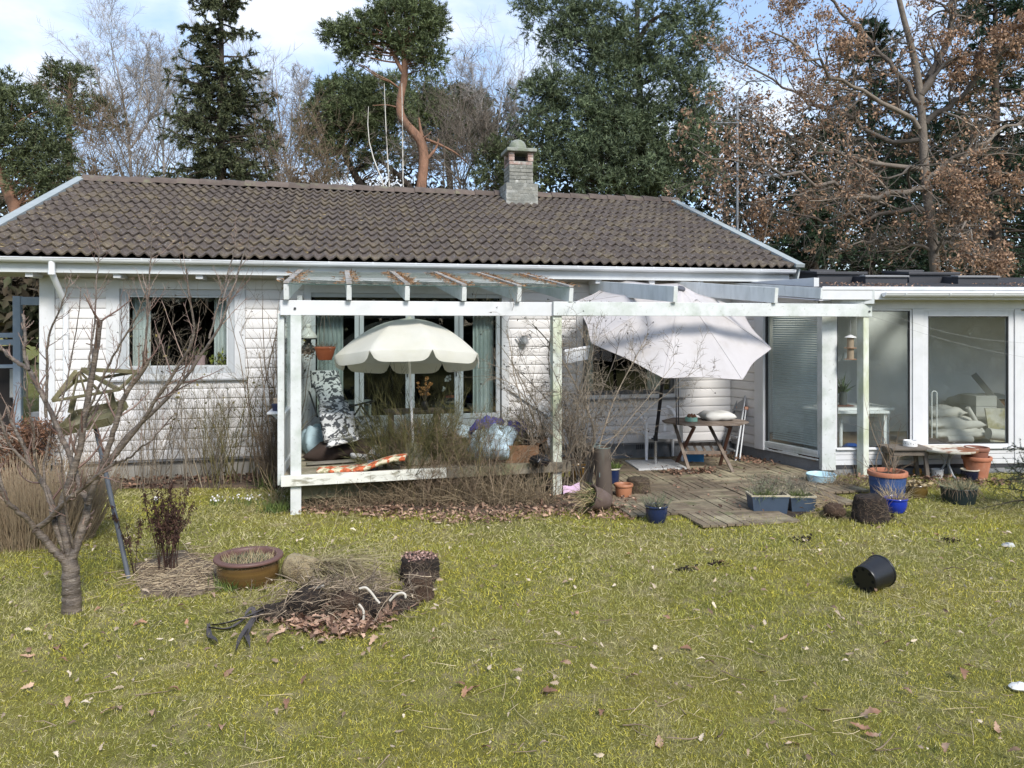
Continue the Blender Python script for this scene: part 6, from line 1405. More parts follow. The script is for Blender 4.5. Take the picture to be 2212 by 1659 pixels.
for(px,py,lz,L1,W1,k,lab)in((1050,960,.36,.42,.28,53,'indigo cloth crumpled behind the pale blue quilt'),(1112,965,.34,.30,.24,54,'indigo cloth hanging over the cardboard box rim')):
 o=pillow(L1,W1,.13,'cloth',INDIGO,on_deck(px,py+28)+UP*lz+VIEW*.18,.3*k,(.3,.2),seed=k,crease=.03);tag(o,lab,'cloth')
bx_=on_deck(1125,1000)+VIEW*.16;cb_=thing('cardboard_box','open brown cardboard box on the veranda by the mossy post','box',tuple(bx_));CARD=C('brown_cardboard',(.19,.10,.050),.85);hx_,hy_,hz_=.20,.15,.21
rzm=Matrix.Rotation(-YAW+.12,3,'Z');ex,ey=rzm@Vector((1,0,0)),rzm@Vector((0,1,0))
for nm,cc_,a,b,c_ in(('side',-ey*hy_,ex*hx_,ey*.004,UP*hz_/2),('side',ey*hy_,ex*hx_,ey*.004,UP*hz_/2),('side',-ex*hx_,ex*.004,ey*(hy_-.005),UP*hz_/2),('side',ex*hx_,ex*.004,ey*(hy_-.005),UP*hz_/2)):
 m_=MB();m_.frame(bx_+cc_+UP*hz_/2,a,b,c_);m_.build(nm,CARD,cb_)
m_=MB();m_.frame(bx_+UP*.006,ex*(hx_-.005),ey*(hy_-.005),UP*.004);m_.build('bottom',CARD,cb_)
for s_ in(1,):m_=MB();m_.frame(bx_+ex*(hx_+.05)*s_+UP*(hz_+.03),(ex*s_*.06+UP*.035),ey*(hy_-.01),(UP*.003));m_.build('flap',CARD,cb_)
m_=MB();m_.tube([on_deck(960,988)+UP*.06+VIEW*.2,on_deck(1012,984)+UP*.07+VIEW*.2],.055,14);tag(m_.build('rolled_mat',C('beige_roll',(.30,.26,.20),.9),smooth=60),'beige rolled mat lying behind the dry twigs on the veranda','mat')
o=pillow(.2,.18,.12,'black_bag',BLACKP,on_deck(1166,1006)+UP*.06,.4,seed=57,crease=.012);tag(o,'small crumpled black plastic bag by the mossy post','bag')
bt=PY(893,899,10.75);bt.z=.90;tb2=thing('bench_table','long brown wooden table in front of the glazed doors','table',(bt.x,bt.y,DZ));BRW=M('brown_table_wood',(.17,.12,.085),.7,.2,6,st=(.3,1,1));xa,xb=PY(832,899,10.75).x,PY(956,899,10.75).x
for k in range(3):m_=MB();m_.box(xa,xb,10.55+.15*k,10.696+.15*k,.875,.905);m_.build('table_board',BRW,tb2,bevel=.003)
for x_ in(xa+.08,xb-.08):
 for y_ in(10.6,10.93):m_=MB();m_.box(x_-.03,x_+.03,y_-.03,y_+.03,DZ,.873);m_.build('leg',BRW,tb2,bevel=.003)
vz=Vector((PY(918,895,10.7).x,10.72,.906));t_=thing('vase','small dark vase of orange dried flowers on the long table','vase',tuple(vz));m_=MB();m_.lathe([(.0005,0),(.04,0),(.055,.05),(.04,.10),(.025,.12),(.03,.13),(.02,.125)],tuple(vz),16);m_.build('body',C('dark_vase',(.04,.03,.03),.4),t_,smooth=50)
rr=np.random.default_rng(71);n=26;D=np.stack([rr.normal(0,.3,n),rr.normal(0,.25,n),np.ones(n)],1);pts,rad=grow(np.tile(np.array(vz)[None]+np.array([[0,0,.1]]),(n,1)),D,rr.uniform(.12,.36,n),.002,4,.08,(0,0,0),.7,rr);tube_obj('stems',[(pts,rad,3)],TWIG,t_);Pn=np.repeat(pts[:,-1],12,0);V,f=leafquads(Pn,rr.normal(size=(n*12,3)),.028,.020,rr);link('dried_flowers',npmesh('dried_flowers',V,[f]),M('orange_dried_petal',(.36,.15,.04),.8,.2,20,islcol=(.52,.30,.12),isl=.3,bump=0),t_)
# behind the door panes
sx0,sx1=PY(970,885,YW+.5).x,PY(1075,885,YW+.5).x;shz=PY(1010,882,YW+.5).z
sh=thing('shelf','light wooden shelf behind the right door panes with books and plates','shelf',((sx0+sx1)/2,YW+.5,.37));m_=MB();m_.box(sx0,sx1,YW+.38,YW+.68,shz-.03,shz);m_.build('shelf_board',C('light_shelf_wood',(.38,.26,.12),.5),sh)
for x_ in(sx0+.02,sx1-.02):m_=MB();m_.box(x_-.018,x_+.018,YW+.4,YW+.66,.365,shz-.032);m_.build('side_panel',C('light_shelf_wood',(0,0,0)),sh)
xb_=PY(978,870,YW+.5).x;z_=shz;bk='books stacked behind the door pane'
for k,(col,h_,lab)in enumerate((((.03,.06,.12),.03,'blue book at the bottom of the stack behind the door pane'),((.20,.22,.05),.035,'olive book second from the bottom of the stack'),((.05,.09,.08),.03,'dark green book in the middle of the stack'),((.42,.40,.34),.03,'cream book near the top of the stack'),((.04,.04,.04),.05,'thick black book below the red one'),((.36,.05,.03),.022,'thin red book on top of the stack'))):
 m_=MB();m_.box(xb_-.12,xb_+.13-.01*(k%2),YW+.42,YW+.6,z_+.001,z_+h_);z_+=h_;tag(m_.build('book',C('book_cover_%s'%'abcdef'[k],col,.5),bevel=.002),lab,'book',bk)
xp=PY(1030,870,YW+.5).x
for k in range(5):m_=MB();m_.lathe([(.0005,0),(.06,.0),(.10,.012),(.10,.015),(.06,.006),(.0005,.004)],(xp-.06,YW+.5,shz+.002+.013*k),20);tag(m_.build('plate',C('white_plate',(.6,.6,.58),.3),smooth=50),('white plate at the bottom of the small pile on the inner shelf','white plate second from the bottom of the pile on the inner shelf','white plate in the middle of the pile on the inner shelf','white plate second from the top of the pile on the inner shelf','white plate on top of the small pile on the inner shelf')[k],'plate','white plates piled on the inner shelf')
m_=MB();m_.lathe([(.0005,0),(.038,0),(.04,.1),(.036,.1),(.034,.01),(.0005,.008)],(xp+.10,YW+.48,shz+.002),16);tag(m_.build('mug',C('white_mug',(.62,.62,.6),.3),smooth=50),'white mug beside the pile of plates inside','mug')
xf=PY(962,862,YW+.35).x;t_=thing('orchid','white orchid flowers on a thin stem behind the door pane','flower',(xf,YW+.36,.9));m_=MB();m_.tube([(xf,YW+.36,.78),(xf+.01,YW+.35,1.1),(xf+.04,YW+.34,1.28),(xf+.08,YW+.33,1.30)],.004,6);m_.build('stem',TWIG_G,t_);rr=np.random.default_rng(5)
for k,(dx_,dz_)in enumerate(((.0,0.0),(.05,.03),(.02,.06),(-.06,-.14))):P_=np.tile(np.array([[xf+.02+dx_,YW+.33,1.26+dz_]]),(6,1));V,f=leafquads(P_,rr.normal(size=(6,3))*np.array([1,.3,1]),.045,.04,rr);link('blossom',npmesh('blossom',V,[f]),C('white_petal',(.78,.75,.76),.6),t_)
cab=PY(765,880,YW+.45);t_=thing('cabinet','low white cabinet behind the second door pane from the left','cabinet',(cab.x,YW+.5,.37));xa,xb=PY(722,880,YW+.4).x,PY(802,880,YW+.4).x;ztc=PY(760,868,YW+.4).z
m_=MB();m_.box(xa,xb,YW+.38,YW+.72,ztc-.035,ztc);m_.build('cabinet_top',C('dim_white_paint',(.52,.52,.52),.5),t_,bevel=.004)
for x_ in(xa+.02,xb-.02):m_=MB();m_.box(x_-.02,x_+.02,YW+.4,YW+.7,.365,ztc-.036);m_.build('side_panel',C('dim_white_paint',(0,0,0)),t_)
m_=MB();m_.box(xa+.045,xb-.045,YW+.42,YW+.43,.40,ztc-.06);m_.build('drawer_front',C('dim_dark_panel',(.10,.11,.12),.5),t_)
# window ledge pot (left window)
pw=PY(432,797,YW+.17);zled=wl[2]+.10
t_=thing('window_pot','pink pot with a spiky plant on the ledge inside the grey framed window','flower pot',(pw.x,YW+.19,zled));lathe_pot(t_,Vector((pw.x,YW+.2,zled+.002)),.075,.058,.14,C('pink_pot',(.52,.34,.36),.5),.006,.004,.01,0);tuft('spiky_leaves',t_,Vector((pw.x,YW+.2,zled+.12)),.03,.17,40,GREENG,1.6,wd=.018,seed=81)
lg=MB();lg.box(wl[0]+.09,wl[1]-.09,YW+.10,YW+.30,zled-.03,zled);lg.build('inner_ledge',C('inner_ledge_white',(.55,.55,.53),.5),win,local=True)
t_=thing('window_plant','yellow green leafy plant at the right corner inside the grey framed window','plant',(pw.x+.3,YW+.19,zled));rr=np.random.default_rng(82);n=90;P_=np.array([[pw.x+.30,YW+.2,zled+.06]])+rr.normal(0,1,(n,3))*np.array([.09,.04,.05]);P_[:,2]=np.maximum(P_[:,2],zled+.01);V,f=leafquads(P_,rr.normal(size=(n,3)),.07,.045,rr);link('leaves',npmesh('leaves',V,[f]),M('yellow_green_leaf',(.16,.20,.03),.6,.2,islcol=(.28,.27,.05),isl=.3),t_)
m_=MB();m_.lathe([(.0005,0),(.05,0),(.06,.06),(.0005,.06)],(pw.x+.30,YW+.2,zled+.001),14);m_.build('pot',C('dark_pot_in',(.05,.04,.03)),t_,smooth=40)
# hanging orange pot, oil lamp, wall vase, white flower box
hp_=PD(702,760,9.5);t_=thing('hanging_pot','orange plastic pot with dead plant hanging on three cords','flower pot',tuple(hp_));R_=22.5/F*9.5;h=.165;cb=hp_-UP*.10
lathe_pot(t_,cb,R_,R_*.62,h,M('orange_plastic',(.46,.125,.052),.5,.1,6,(.62,.45,.38),9,(.64,.68),.7,.05),.006,.006,.03,.03,soil=h-.02)
for a in(0.4,2.5,4.6):m_=MB();m_.tube([cb+Vector((R_*math.cos(a),R_*math.sin(a),h)),Vector((cb.x,cb.y,bz1+.02))],.0022,4);m_.build('cord',C('brown_cord',(.24,.16,.11)),t_)
tuft('dead_plant',t_,cb+UP*(h-.02),R_*.8,.10,40,TWIG,1.2,'twig',.002,91);rr=np.random.default_rng(92);n=110;P_=np.array(cb-RIGHT*(R_+.07)+UP*(h-.07))[None]+rr.normal(0,1,(n,3))*np.array([.05,.03,.045]);V,f=leafquads(P_,rr.normal(size=(n,3)),.03,.02,rr);link('dead_leaves',npmesh('dead_leaves',V,[f]),M('dry_brown_leaf',(.13,.085,.06),.8,.2,islcol=(.24,.18,.14),isl=.3),t_)
lp=PD(665,735,10.3);t_=thing('oil_lamp','white glass oil lamp with dark base on the veranda side wall','lamp',tuple(lp));OPAL=C('opal_glass',(.62,.60,.54),.25);DKM=C('dark_lamp_metal',(.055,.055,.05),.4,metal=.4)
m_=MB();m_.lathe([(.03,.22),(.045,.20),(.03,.165),(.05,.14),(.105,.085),(.125,.045),(.12,.03),(.05,.022)],tuple(lp),22);m_.build('shade',OPAL,t_,smooth=60)
m_=MB();m_.lathe([(.115,.028),(.12,.02),(.11,.012),(.045,.01),(.04,-.03),(.055,-.04),(.05,-.055),(.08,-.08),(.095,-.13),(.085,-.165),(.05,-.18),(.0005,-.18)],tuple(lp),20);m_.build('font',DKM,t_,smooth=50)
m_=MB();m_.bar(lp-UP*.19-RIGHT*.12,lp-UP*.19+RIGHT*.06,.12,.015);m_.build('bracket',TRIM,t_)
wv_=PY(1133,735,YW-.09);t_=thing('wall_ornament','small silver watering can shaped wall ornament with dried flowers','ornament',tuple(wv_));SILV=C('dull_silver',(.45,.46,.47),.35,metal=.6)
m_=MB();m_.lathe([(.0005,-.06),(.05,-.055),(.06,0),(.045,.05),(.055,.07),(.05,.068),(.04,.05)],tuple(wv_),16);m_.build('body',SILV,t_,smooth=50);m_=MB();m_.tube([wv_+RIGHT*.05,wv_+RIGHT*.11+UP*.04,wv_+RIGHT*.06+UP*.08],.008,8);m_.tube([wv_-RIGHT*.05-UP*.03,wv_-RIGHT*.12+UP*.06],.01,8);m_.build('handle_and_spout',SILV,t_,smooth=50,kind='stuff')
tuft('dried_sprigs',t_,wv_+UP*.04,.03,.16,14,TWIG,1.2,'twig',.0018,93)
fbx=PD(1246,766,10.3);t_=thing('flower_box','white plastic flower box hung behind the algae stained post','planter',tuple(fbx));m_=MB();ww=.17;
def fring(sx,sy,z):return[fbx+RIGHT*(sx*a)+VIEW*(sy*b)+UP*(z+.03*a)for a,b in((-1,-1),(1,-1),(1,1),(-1,1))]
vs=fring(ww*.85,.06,-.09)+fring(ww*.95,.075,.06)+fring(ww,.085,.06)+fring(ww,.085,.09)+fring(ww*.9,.07,.09)+fring(ww*.8,.05,-.07);m_.add(vs,[(3,2,1,0)]+[(4*k+i,4*k+(i+1)%4,4*k+4+(i+1)%4,4*k+4+i)for k in range(5)for i in range(4)]+[(20,21,22,23)]);m_.build('box',WPL,t_,bevel=.004)
m_=MB();m_.tube([fbx+UP*.1,WP.P(am,-.07,fbx.z+.35)],.003,4);m_.build('hanger',C('grey_wire',(0,0,0)),t_)
sb0,sb1=PY(1101,835,YW-.05),PY(1205,905,YW-.05);m_=MB();m_.bar(sb0,sb1,.03,.10,up=Vector((0,-1,0)).cross(sb1-sb0));m_.build('wall_brace',TRIM,house,bevel=.004)
m_=MB();qh=PY(1123,862,YW-.04);m_.tube([qh+Vector((.03*math.cos(a),0,.03*math.sin(a)))for a in np.linspace(0,6.28,10)],.009,6,caps=False);m_.build('wall_hook',SILV,house)
shf=MB();s0=WSC.P(.35,-.20,DZ+.62-.02);shf.bar(WSC.P(.5,-.11,1.06),WSC.P(1.5,-.11,1.06),.2,.025);sho=thing('wall_shelf','white shelf along the veranda side screen','shelf',tuple(WSC.P(1,-.11,1.06)));shf.build('shelf_board',TRIM,sho,bevel=.003)
for a_ in(.7,1.3):m_=MB();m_.bar(WSC.P(a_,-.02,.9),WSC.P(a_,-.18,1.04),.02,.03);m_.build('bracket',TRIM,sho)
for k,(a_,col,R_,h,lab)in enumerate(((.85,(.50,.36,.24),.065,.13,'sand coloured clay pot holding a stick on the veranda shelf'),(.66,(.02,.025,.06),.06,.08,'small dark blue pot on the veranda shelf'))):
 q=WSC.P(a_,-.12,1.075);t_=thing('flower_pot',lab,'flower pot',tuple(q),group='glazed and clay flower pots');lathe_pot(t_,q,R_,R_*.75,h,C('shelf_pot_%s'%('sand' if k==0 else 'blue'),col,.5),.008,.006,.02,.03)
 if k==0:m_=MB();m_.tube([q+UP*.03,q+UP*.50-RIGHT*.10],.005,6);m_.build('stick',TWIG,t_)
 # dark heath plant behind the post, black tub further right
for(px,py,R_,h,lab,sd)in((1154,1000,.17,.24,'dark potted heather in front of the weatherboards on the veranda',95),):
 q=on_deck(px,py)+VIEW*.35;t_=thing('flower_pot',lab,'flower pot',tuple(q),group='glazed and clay flower pots');lathe_pot(t_,q,R_,R_*.8,h,BLACKP,.01,.01,.02,0,soil=h-.02);tuft('heather',t_,q+UP*(h-.02),R_*.95,.46,90,M('dark_heather',(.045,.045,.032),.9,.2,islcol=(.09,.08,.05),isl=.3,bump=0),.8,'twig',.003,sd)
q=foot(1258,1000,.12);t_=thing('flower_pot','black tub of dead twigs behind the rose stems by the wall','flower pot',tuple(q),group='glazed and clay flower pots');lathe_pot(t_,q,.17,.14,.26,BLACKP,.01,.01,.02,0,soil=.22);tuft('dead_twigs',t_,q+UP*.22,.16,.38,50,TWIG,1.0,'twig',.003,96)
for k,(px,py,s_)in enumerate(((2178,1182,.045),(2200,1489,.04))):
 p=G(px,py);rr=np.random.default_rng(k+3);m_=MB();pr=[(.0005,-.01),(s_*.8,.0),(s_*1.1,s_*.35),(s_*.7,s_*.8),(.0005,s_*.9)];m_.lathe(pr,tuple(p),14,sx=1.3);m_.v=[tuple(Vector(v)+Vector(rr.normal(0,s_*.05,3)))for v in m_.v];tag(m_.build('stone',C('pale_stone_%s'%'ab'[k],(.42,.42,.40)if k==0 else(.62,.61,.58),.8),smooth=60),('grey stone on the grass near the right edge','pale white stone in the near grass at the right edge')[k],'stone')
 # ------------------------------------------------------------------ trees behind the house
def A3(p):return np.array(tuple(p),float)
def limb(pix,d,r0,r1,P=16,dd=0.):
 """hand-measured limb: photo points at depth d (drifting by dd), world radius from r0 to r1"""
 n=len(pix);pts=[PD(x,y,d+dd*i/max(1,n-1))for i,(x,y)in enumerate(pix)]
 return polyline(pts,np.linspace(r0,r1,n),P)
def needle_pads(pads,d,per,rng,L_=.16,W_=.030,upb=.5,nn=11,ddep=1.0,clump=.30):
 """foliage pads (px, py, rx, ry): clumps of needle shoots spread through flattened ellipsoids"""
 CP=[]
 for(px,py,rx,ry)in pads:
  c=A3(PD(px,py,d));sx,sz=rx/F*d,ry/F*d;n=int(per*.62*(sx*sz)**.8*3)+4
  q=unit(rng.normal(size=(n,3)))*rng.uniform(.35,1,(n,1))**.5
  q*=(1+.22*np.sin(5*q[:,:1]+3*q[:,2:3]+px))
  off=q[:,:1]*A3(RIGHT)*sx+q[:,1:2]*A3(VIEW)*sx*.85*ddep+q[:,2:3]*np.array([[0,0,1.]])*sz
  CP.append((c+off,q))
 P_=np.concatenate([a for a,b in CP]);Q=np.concatenate([b for a,b in CP])
 k=10;D=unit(rng.normal(0,.75,(len(P_)*k,3))+np.array([0,0,upb])+np.repeat(Q,k,0)*.6);S=np.repeat(P_,k,0)+D*rng.uniform(.05,clump,(len(D),1));T=np.repeat(S,nn,0)+np.repeat(D,nn,0)*rng.uniform(0,.16,(len(S)*nn,1))
 ND=np.repeat(D,nn,0)*.75+rng.normal(0,.55,T.shape)
 V,f=tris(T,ND,rng.uniform(.7,1.2,len(T))*L_,W_,rng)
 return V,f,P_
def link_branches(P_,trunk,rng,frac=.35,r0=.022):
 tp=trunk[0][0];idx=rng.choice(len(P_),int(len(P_)*frac),replace=False);Q=P_[idx]
 dist=np.linalg.norm(Q[:,None]-tp[None],axis=2)-.5*(Q[:,None,2]-tp[None,:,2])*.6
 j=dist.argmin(1);S=tp[j];t=np.linspace(0,1,6)[None,:,None];mid=(S+Q)/2+rng.normal(0,.18,S.shape)
 pts=(1-t)**2*S[:,None]+2*t*(1-t)*mid[:,None]+t**2*Q[:,None];pts[:,1:-1]+=rng.normal(0,.05,pts[:,1:-1].shape)
 return pts,r0*np.linspace(1,.25,6)[None]*rng.uniform(.6,1.6,(len(Q),1))
def conifer(name,label,pads,d,trunks,mat,bark,per=26,seed=0,cat='tree',group='conifers behind the house',**k):
 rng=np.random.default_rng(seed);V,f,P_=needle_pads(pads,d,per,rng,**k)
 base=trunks[0][0][0,0];t_=thing(name,label,cat,(base[0],base[1],0),group=group)
 sets=[(p,r,9)for p,r in trunks];pts,rad=link_branches(P_,trunks[0],rng);sets.append((pts,rad,4))
 tk=tube_obj('trunk',[(p,r,9)for p,r in trunks],bark,t_);tube_obj('branches',[(pts,rad,4)],bark,tk,local=True)
 link('crown',npmesh('crown',V,[f]),mat,t_);return t_
 # tall pine with the twisted orange trunk
d=24.0;tr=limb([(908,700),(908,418),(916,358),(915,307),(899,290),(879,273),(863,253),(862,232),(865,205),(873,178),(876,155),(874,128),(870,100)],d,.17,.09,40)
tb=limb([(875,162),(864,145),(855,128),(846,112)],d,.075,.05,10)
b1=limb([(858,135),(835,133),(812,128),(790,120),(765,108)],d,.03,.01,12);b2=limb([(876,140),(900,135),(925,140)],d,.03,.01,10)
b3=limb([(864,233),(850,230),(838,226),(805,228)],d,.03,.012,10);b4=limb([(912,295),(907,272),(905,254)],d,.06,.02,8);b5=limb([(914,298),(925,292),(932,283)],d,.03,.012,8);b6=limb([(918,300),(950,312),(985,330),(1010,352)],d,.05,.02,12,.8);b7=limb([(916,350),(935,330),(945,316),(947,300)],d,.06,.02,10,.3)
conifer('pine_tree','tall pine with a twisted bare orange trunk behind the roof ridge',[(752,75,40,20),(725,80,22,16),(790,62,40,30),(850,40,55,36),(905,45,45,38),(860,12,40,18),(925,80,28,34),(880,90,45,22),(915,125,36,20),(925,145,22,14),(815,100,42,16),(770,105,24,12),(755,125,10,16),(940,55,15,30),(890,20,40,24)],d,[tr,tb,b1,b2,b3,b4,b5,b6,b7],PINE,BARK_PINE,38,1)
# large dark pine on the right
d=26.0;tr=limb([(1395,720),(1392,430),(1385,250),(1375,90),(1378,-60)],d+1.2,.17,.08,20);xt=limb([(1378,90),(1395,60),(1410,40),(1440,30)],d,.10,.05,10)
conifer('pine_tree','broad dark pine filling the sky to the right of the chimney',[(1150,12,42,26),(1200,45,60,36),(1270,12,60,34),(1300,60,60,40),(1350,100,70,40),(1260,108,60,30),(1200,88,32,20),(1440,20,80,30),(1500,40,55,40),(1440,110,80,45),(1520,115,40,30),(1320,150,70,30),(1195,185,55,32),(1160,215,45,36),(1240,215,70,40),(1310,220,70,44),(1400,200,90,55),(1490,205,70,50),(1170,268,52,30),(1250,285,80,40),(1340,290,90,50),(1440,290,90,55),(1510,300,50,50),(1290,345,90,40),(1390,360,100,50),(1480,385,80,40),(1230,350,60,40),(1330,395,100,40)],d,[tr,xt],PINE_B,BARK_DARK,33,2)
d=25.0;tr=limb([(1100,700),(1105,420),(1110,340)],d,.10,.04,10)
conifer('pine_tree','low dark young pine just left of the chimney',[(1090,330,38,26),(1060,345,30,20),(1110,355,40,28),(1080,385,46,28),(1130,395,36,26)],d,[tr],PINE_D,BARK_DARK,26,3)
# pine group in the middle
d=29.0;tr=limb([(790,720),(785,395),(745,350),(735,300),(750,220)],d,.16,.07,20);t2=limb([(940,720),(905,420),(845,360),(790,330)],d,.14,.05,16)
conifer('pine_tree','spreading pine group with dark stems left of the orange trunk',[(720,195,34,16),(760,188,50,18),(810,205,60,26),(700,225,36,22),(770,235,60,26),(840,190,40,20),(690,270,40,20),(740,275,50,22),(820,260,50,30),(670,300,28,14),(720,325,40,16),(790,310,40,22),(710,370,22,12),(760,350,36,14),(730,215,60,26),(790,240,70,34),(840,230,50,34),(720,255,60,24),(800,285,60,30),(860,270,40,30),(680,330,40,18),(830,330,50,30)],d,[tr,t2],PINE,BARK_DARK,36,4)
d=31.0;tr=limb([(980,720),(975,400),(960,300),(950,230)],d,.16,.08,14)
conifer('pine_tree','rounded pine crown right of the orange trunk, mixed with brown twigs',[(900,195,40,18),(950,200,50,20),(1005,212,45,20),(1030,235,35,22),(970,240,70,30),(920,240,50,30),(1020,270,40,26),(950,290,60,26),(1040,300,30,24),(900,250,60,40),(960,270,80,40),(1000,240,60,40),(930,330,60,30),(1010,320,50,30)],d,[tr],PINE,BARK_DARK,32,5)
# left pines
d=22.0;tr=limb([(75,720),(58,600),(42,480),(30,440),(10,395),(-20,330)],d,.21,.14,20)
conifer('pine_tree','dark pine with a leaning brown trunk at the left edge of the view',[(12,195,26,24),(40,225,46,30),(85,265,40,30),(20,260,50,36),(110,300,36,24),(60,310,55,30),(10,320,40,30),(125,345,32,20),(80,355,50,26),(30,365,36,20),(110,395,40,24),(60,400,40,18),(125,430,28,14),(-20,250,40,60)],d,[tr],PINE_D,BARK_PINE,28,6)
d=27.0;tr=limb([(170,720),(152,420),(148,300),(150,230),(152,170)],d,.13,.06,16)
conifer('pine_tree','slender pine with a flat layered top between the left pine and the birches',[(140,155,34,12),(165,170,34,14),(120,175,26,14),(105,205,28,12),(150,200,40,12),(185,228,26,10),(215,238,22,8),(125,240,34,12),(160,255,40,12),(250,262,16,8),(185,275,30,10)],d,[tr],PINE_D,BARK_PINE,24,7)
# spruce
def spruce(label,px,d,ytop,ybase,halfw,seed,mat,whorls=34,group='conifers behind the house',L_=.11,bare=.0):
 rng=np.random.default_rng(seed);z0,z1=PD(px,ybase,d).z,PD(px,ytop,d).z;b=PD(px,ybase,d);b.z=0
 t_=thing('spruce_tree',label,'tree',tuple(b),group=group);tr=polyline([b,b+UP*z1*.5,b+UP*z1],[.23,.15,.02],12)
 n=whorls*7;h=rng.uniform(0,1,n)**1.1;zz=z0+(z1-z0)*h;a=rng.uniform(0,6.283,n)
 Ln=halfw/F*d*(1-h)**.62*rng.uniform(.35,1.22,n)+.15
 S=np.stack([np.full(n,b.x),np.full(n,b.y),zz],1);D=np.stack([np.cos(a),np.sin(a),rng.uniform(-.25,.15,n)+.25*h],1)
 bp,br=grow(S,D,Ln,.035,9,.07,(0,0,-.03),.3,rng);bp[:,6:,2]+=np.array([.03,.09,.16])[None]*Ln[:,None]*.5
 sp,sr=kids(bp,br,9,.22,1,(35,70),(.22,.40),.5,5,.10,(0,0,-.16),.4,rng,shape=.5,minr=.006)
 allp=[(bp,9),(sp,5)];TT,DD=[],[]
 for pts,P in allp:
  Ls=np.linalg.norm(pts[:,-1]-pts[:,0],axis=1);k=26 if P==9 else 15;m=len(pts)
  t=rng.uniform(.15,1,(m,k))*(P-1.001);i=t.astype(int);u=(t-i)[...,None];ii=np.arange(m)[:,None]
  p=pts[ii,i]*(1-u)+pts[ii,i+1]*u;dd=unit(pts[ii,i+1]-pts[ii,i]);TT.append(p.reshape(-1,3));DD.append(dd.reshape(-1,3))
 TT,DD=np.concatenate(TT),np.concatenate(DD);TT=np.repeat(TT,3,0);DD=np.repeat(DD,3,0)*.8+rng.normal(0,.55,TT.shape)+np.array([0,0,-.12])
 V,f=tris(TT,DD,rng.uniform(.7,1.4,len(TT))*L_,.032,rng)
 tk=tube_obj('trunk',[(tr[0],tr[1],10)],BARK_DARK,t_);tube_obj('branches',[(bp,br,4),(sp,sr,3)],BARK_DARK,tk,local=True);link('crown',npmesh('crown',V,[f]),mat,t_)
spruce('tall dark spruce left of the orange trunk pine, its top out of view',478,24.0,-110,405,118,10,SPRUCE)
spruce('dark spruce standing behind the brown leaved oak at the far right',2150,24.0,-160,640,260,11,FIRN,30)
spruce('dark fir behind the oak, left of the far right spruce',1880,27.0,40,640,240,12,FIRN,28)
spruce('young dark fir behind the right end of the tiled roof',1760,25.0,380,640,130,13,FIRN,18)
# bare deciduous trees
def bare(label,trunkpix,d,r0,mat,seed,levels=((9,.25,(25,55),(.45,.7)),(7,.2,(25,55),(.4,.6)),(6,.2,(25,60),(.4,.65))),name='bare_tree',group='bare leafless trees',up=.05,wander=.13,extra=None,minr=.006):
 rng=np.random.default_rng(seed);r0*=.62;limbs=[limb(tp,d+rng.uniform(-.5,.5),r0*(1 if i==0 else .6),r0*.2,14)for i,tp in enumerate(trunkpix)]
 b=limbs[0][0][0,0];t_=thing(name,label,'tree',(b[0],b[1],0),group=group)
 pts=np.concatenate([l[0]for l in limbs]);rad=np.concatenate([l[1]for l in limbs]);sets=[(pts,rad,7)];tk=None
 cur=(pts,rad);fine=[]
 for k,(n,t0,ang,lr)in enumerate(levels):
  cur=kids(cur[0],cur[1],n,t0 if k else .3,1,ang,lr,.55,(8,6,4)[k],wander,(0,0,up),.4,rng,shape=.45,minr=minr);fine.append((cur[0],cur[1],4 if k==0 else 3))
 tk=tube_obj('trunk',sets,mat,t_);tube_obj('crown',fine,mat,t_);return t_
bare('pale birch with fine drooping twigs, left of the tall spruce',[[(290,720),(285,390),(278,300),(268,220),(255,150),(240,100)],[(278,300),(300,230),(310,160),(325,100)],[(283,330),(240,260),(215,190),(205,130)],[(282,320),(330,250),(360,180),(385,140)]],30,.12,BARK_PALE,21,((16,.15,(20,50),(.30,.55)),(11,.15,(25,60),(.35,.65)),(9,.2,(25,60),(.4,.8))),'birch_tree',up=.0)
bare('pale bare tree with twin stems between the birch and the spruce',[[(360,720),(355,380),(350,280),(362,200),(370,150)],[(353,330),(340,250),(342,190),(350,120)]],31,.10,BARK_PALE,22,((16,.2,(20,50),(.35,.6)),(11,.15,(25,60),(.35,.65)),(8,.2,(25,60),(.4,.8))))
bare('bare grey tree just right of the tall spruce',[[(640,720),(630,400),(610,320),(600,230),(595,150)],[(615,330),(645,250),(650,180)],[(612,320),(575,250),(560,180)]],30,.11,BARK_PALE,23,((16,.15,(25,55),(.35,.65)),(11,.15,(25,60),(.35,.65)),(9,.2,(25,60),(.4,.8))))
bare('bare twiggy tree between the middle pines and the dark pine',[[(1075,720),(1070,400),(1072,300),(1080,220),(1090,170)],[(1072,330),(1045,260),(1030,190),(990,165)],[(1072,320),(1110,250),(1115,190)]],30,.09,BARK_PALE,24,((16,.15,(25,55),(.35,.65)),(10,.15,(25,60),(.35,.65)),(8,.2,(25,60),(.4,.8))))
bare('grey bare tree low behind the left half of the roof',[[(560,720),(545,420),(520,340),(500,300)],[(548,400),(580,340),(600,290)],[(400,720),(395,420),(380,340),(330,320)]],27,.08,BARK_GREY,25,((18,.15,(25,60),(.4,.8)),(9,.15,(25,60),(.4,.7)),(7,.2,(25,60),(.4,.8))))
bare('brown twiggy tree low behind the roof ridge, left of the chimney',[[(1010,720),(1000,430),(985,350),(960,260)],[(1000,400),(1030,330),(1045,270)],[(1000,400),(955,350),(900,320)]],26,.09,BARK_GREY,26,((20,.1,(25,65),(.4,.8)),(10,.15,(25,60),(.4,.7)),(8,.2,(25,60),(.4,.8))))
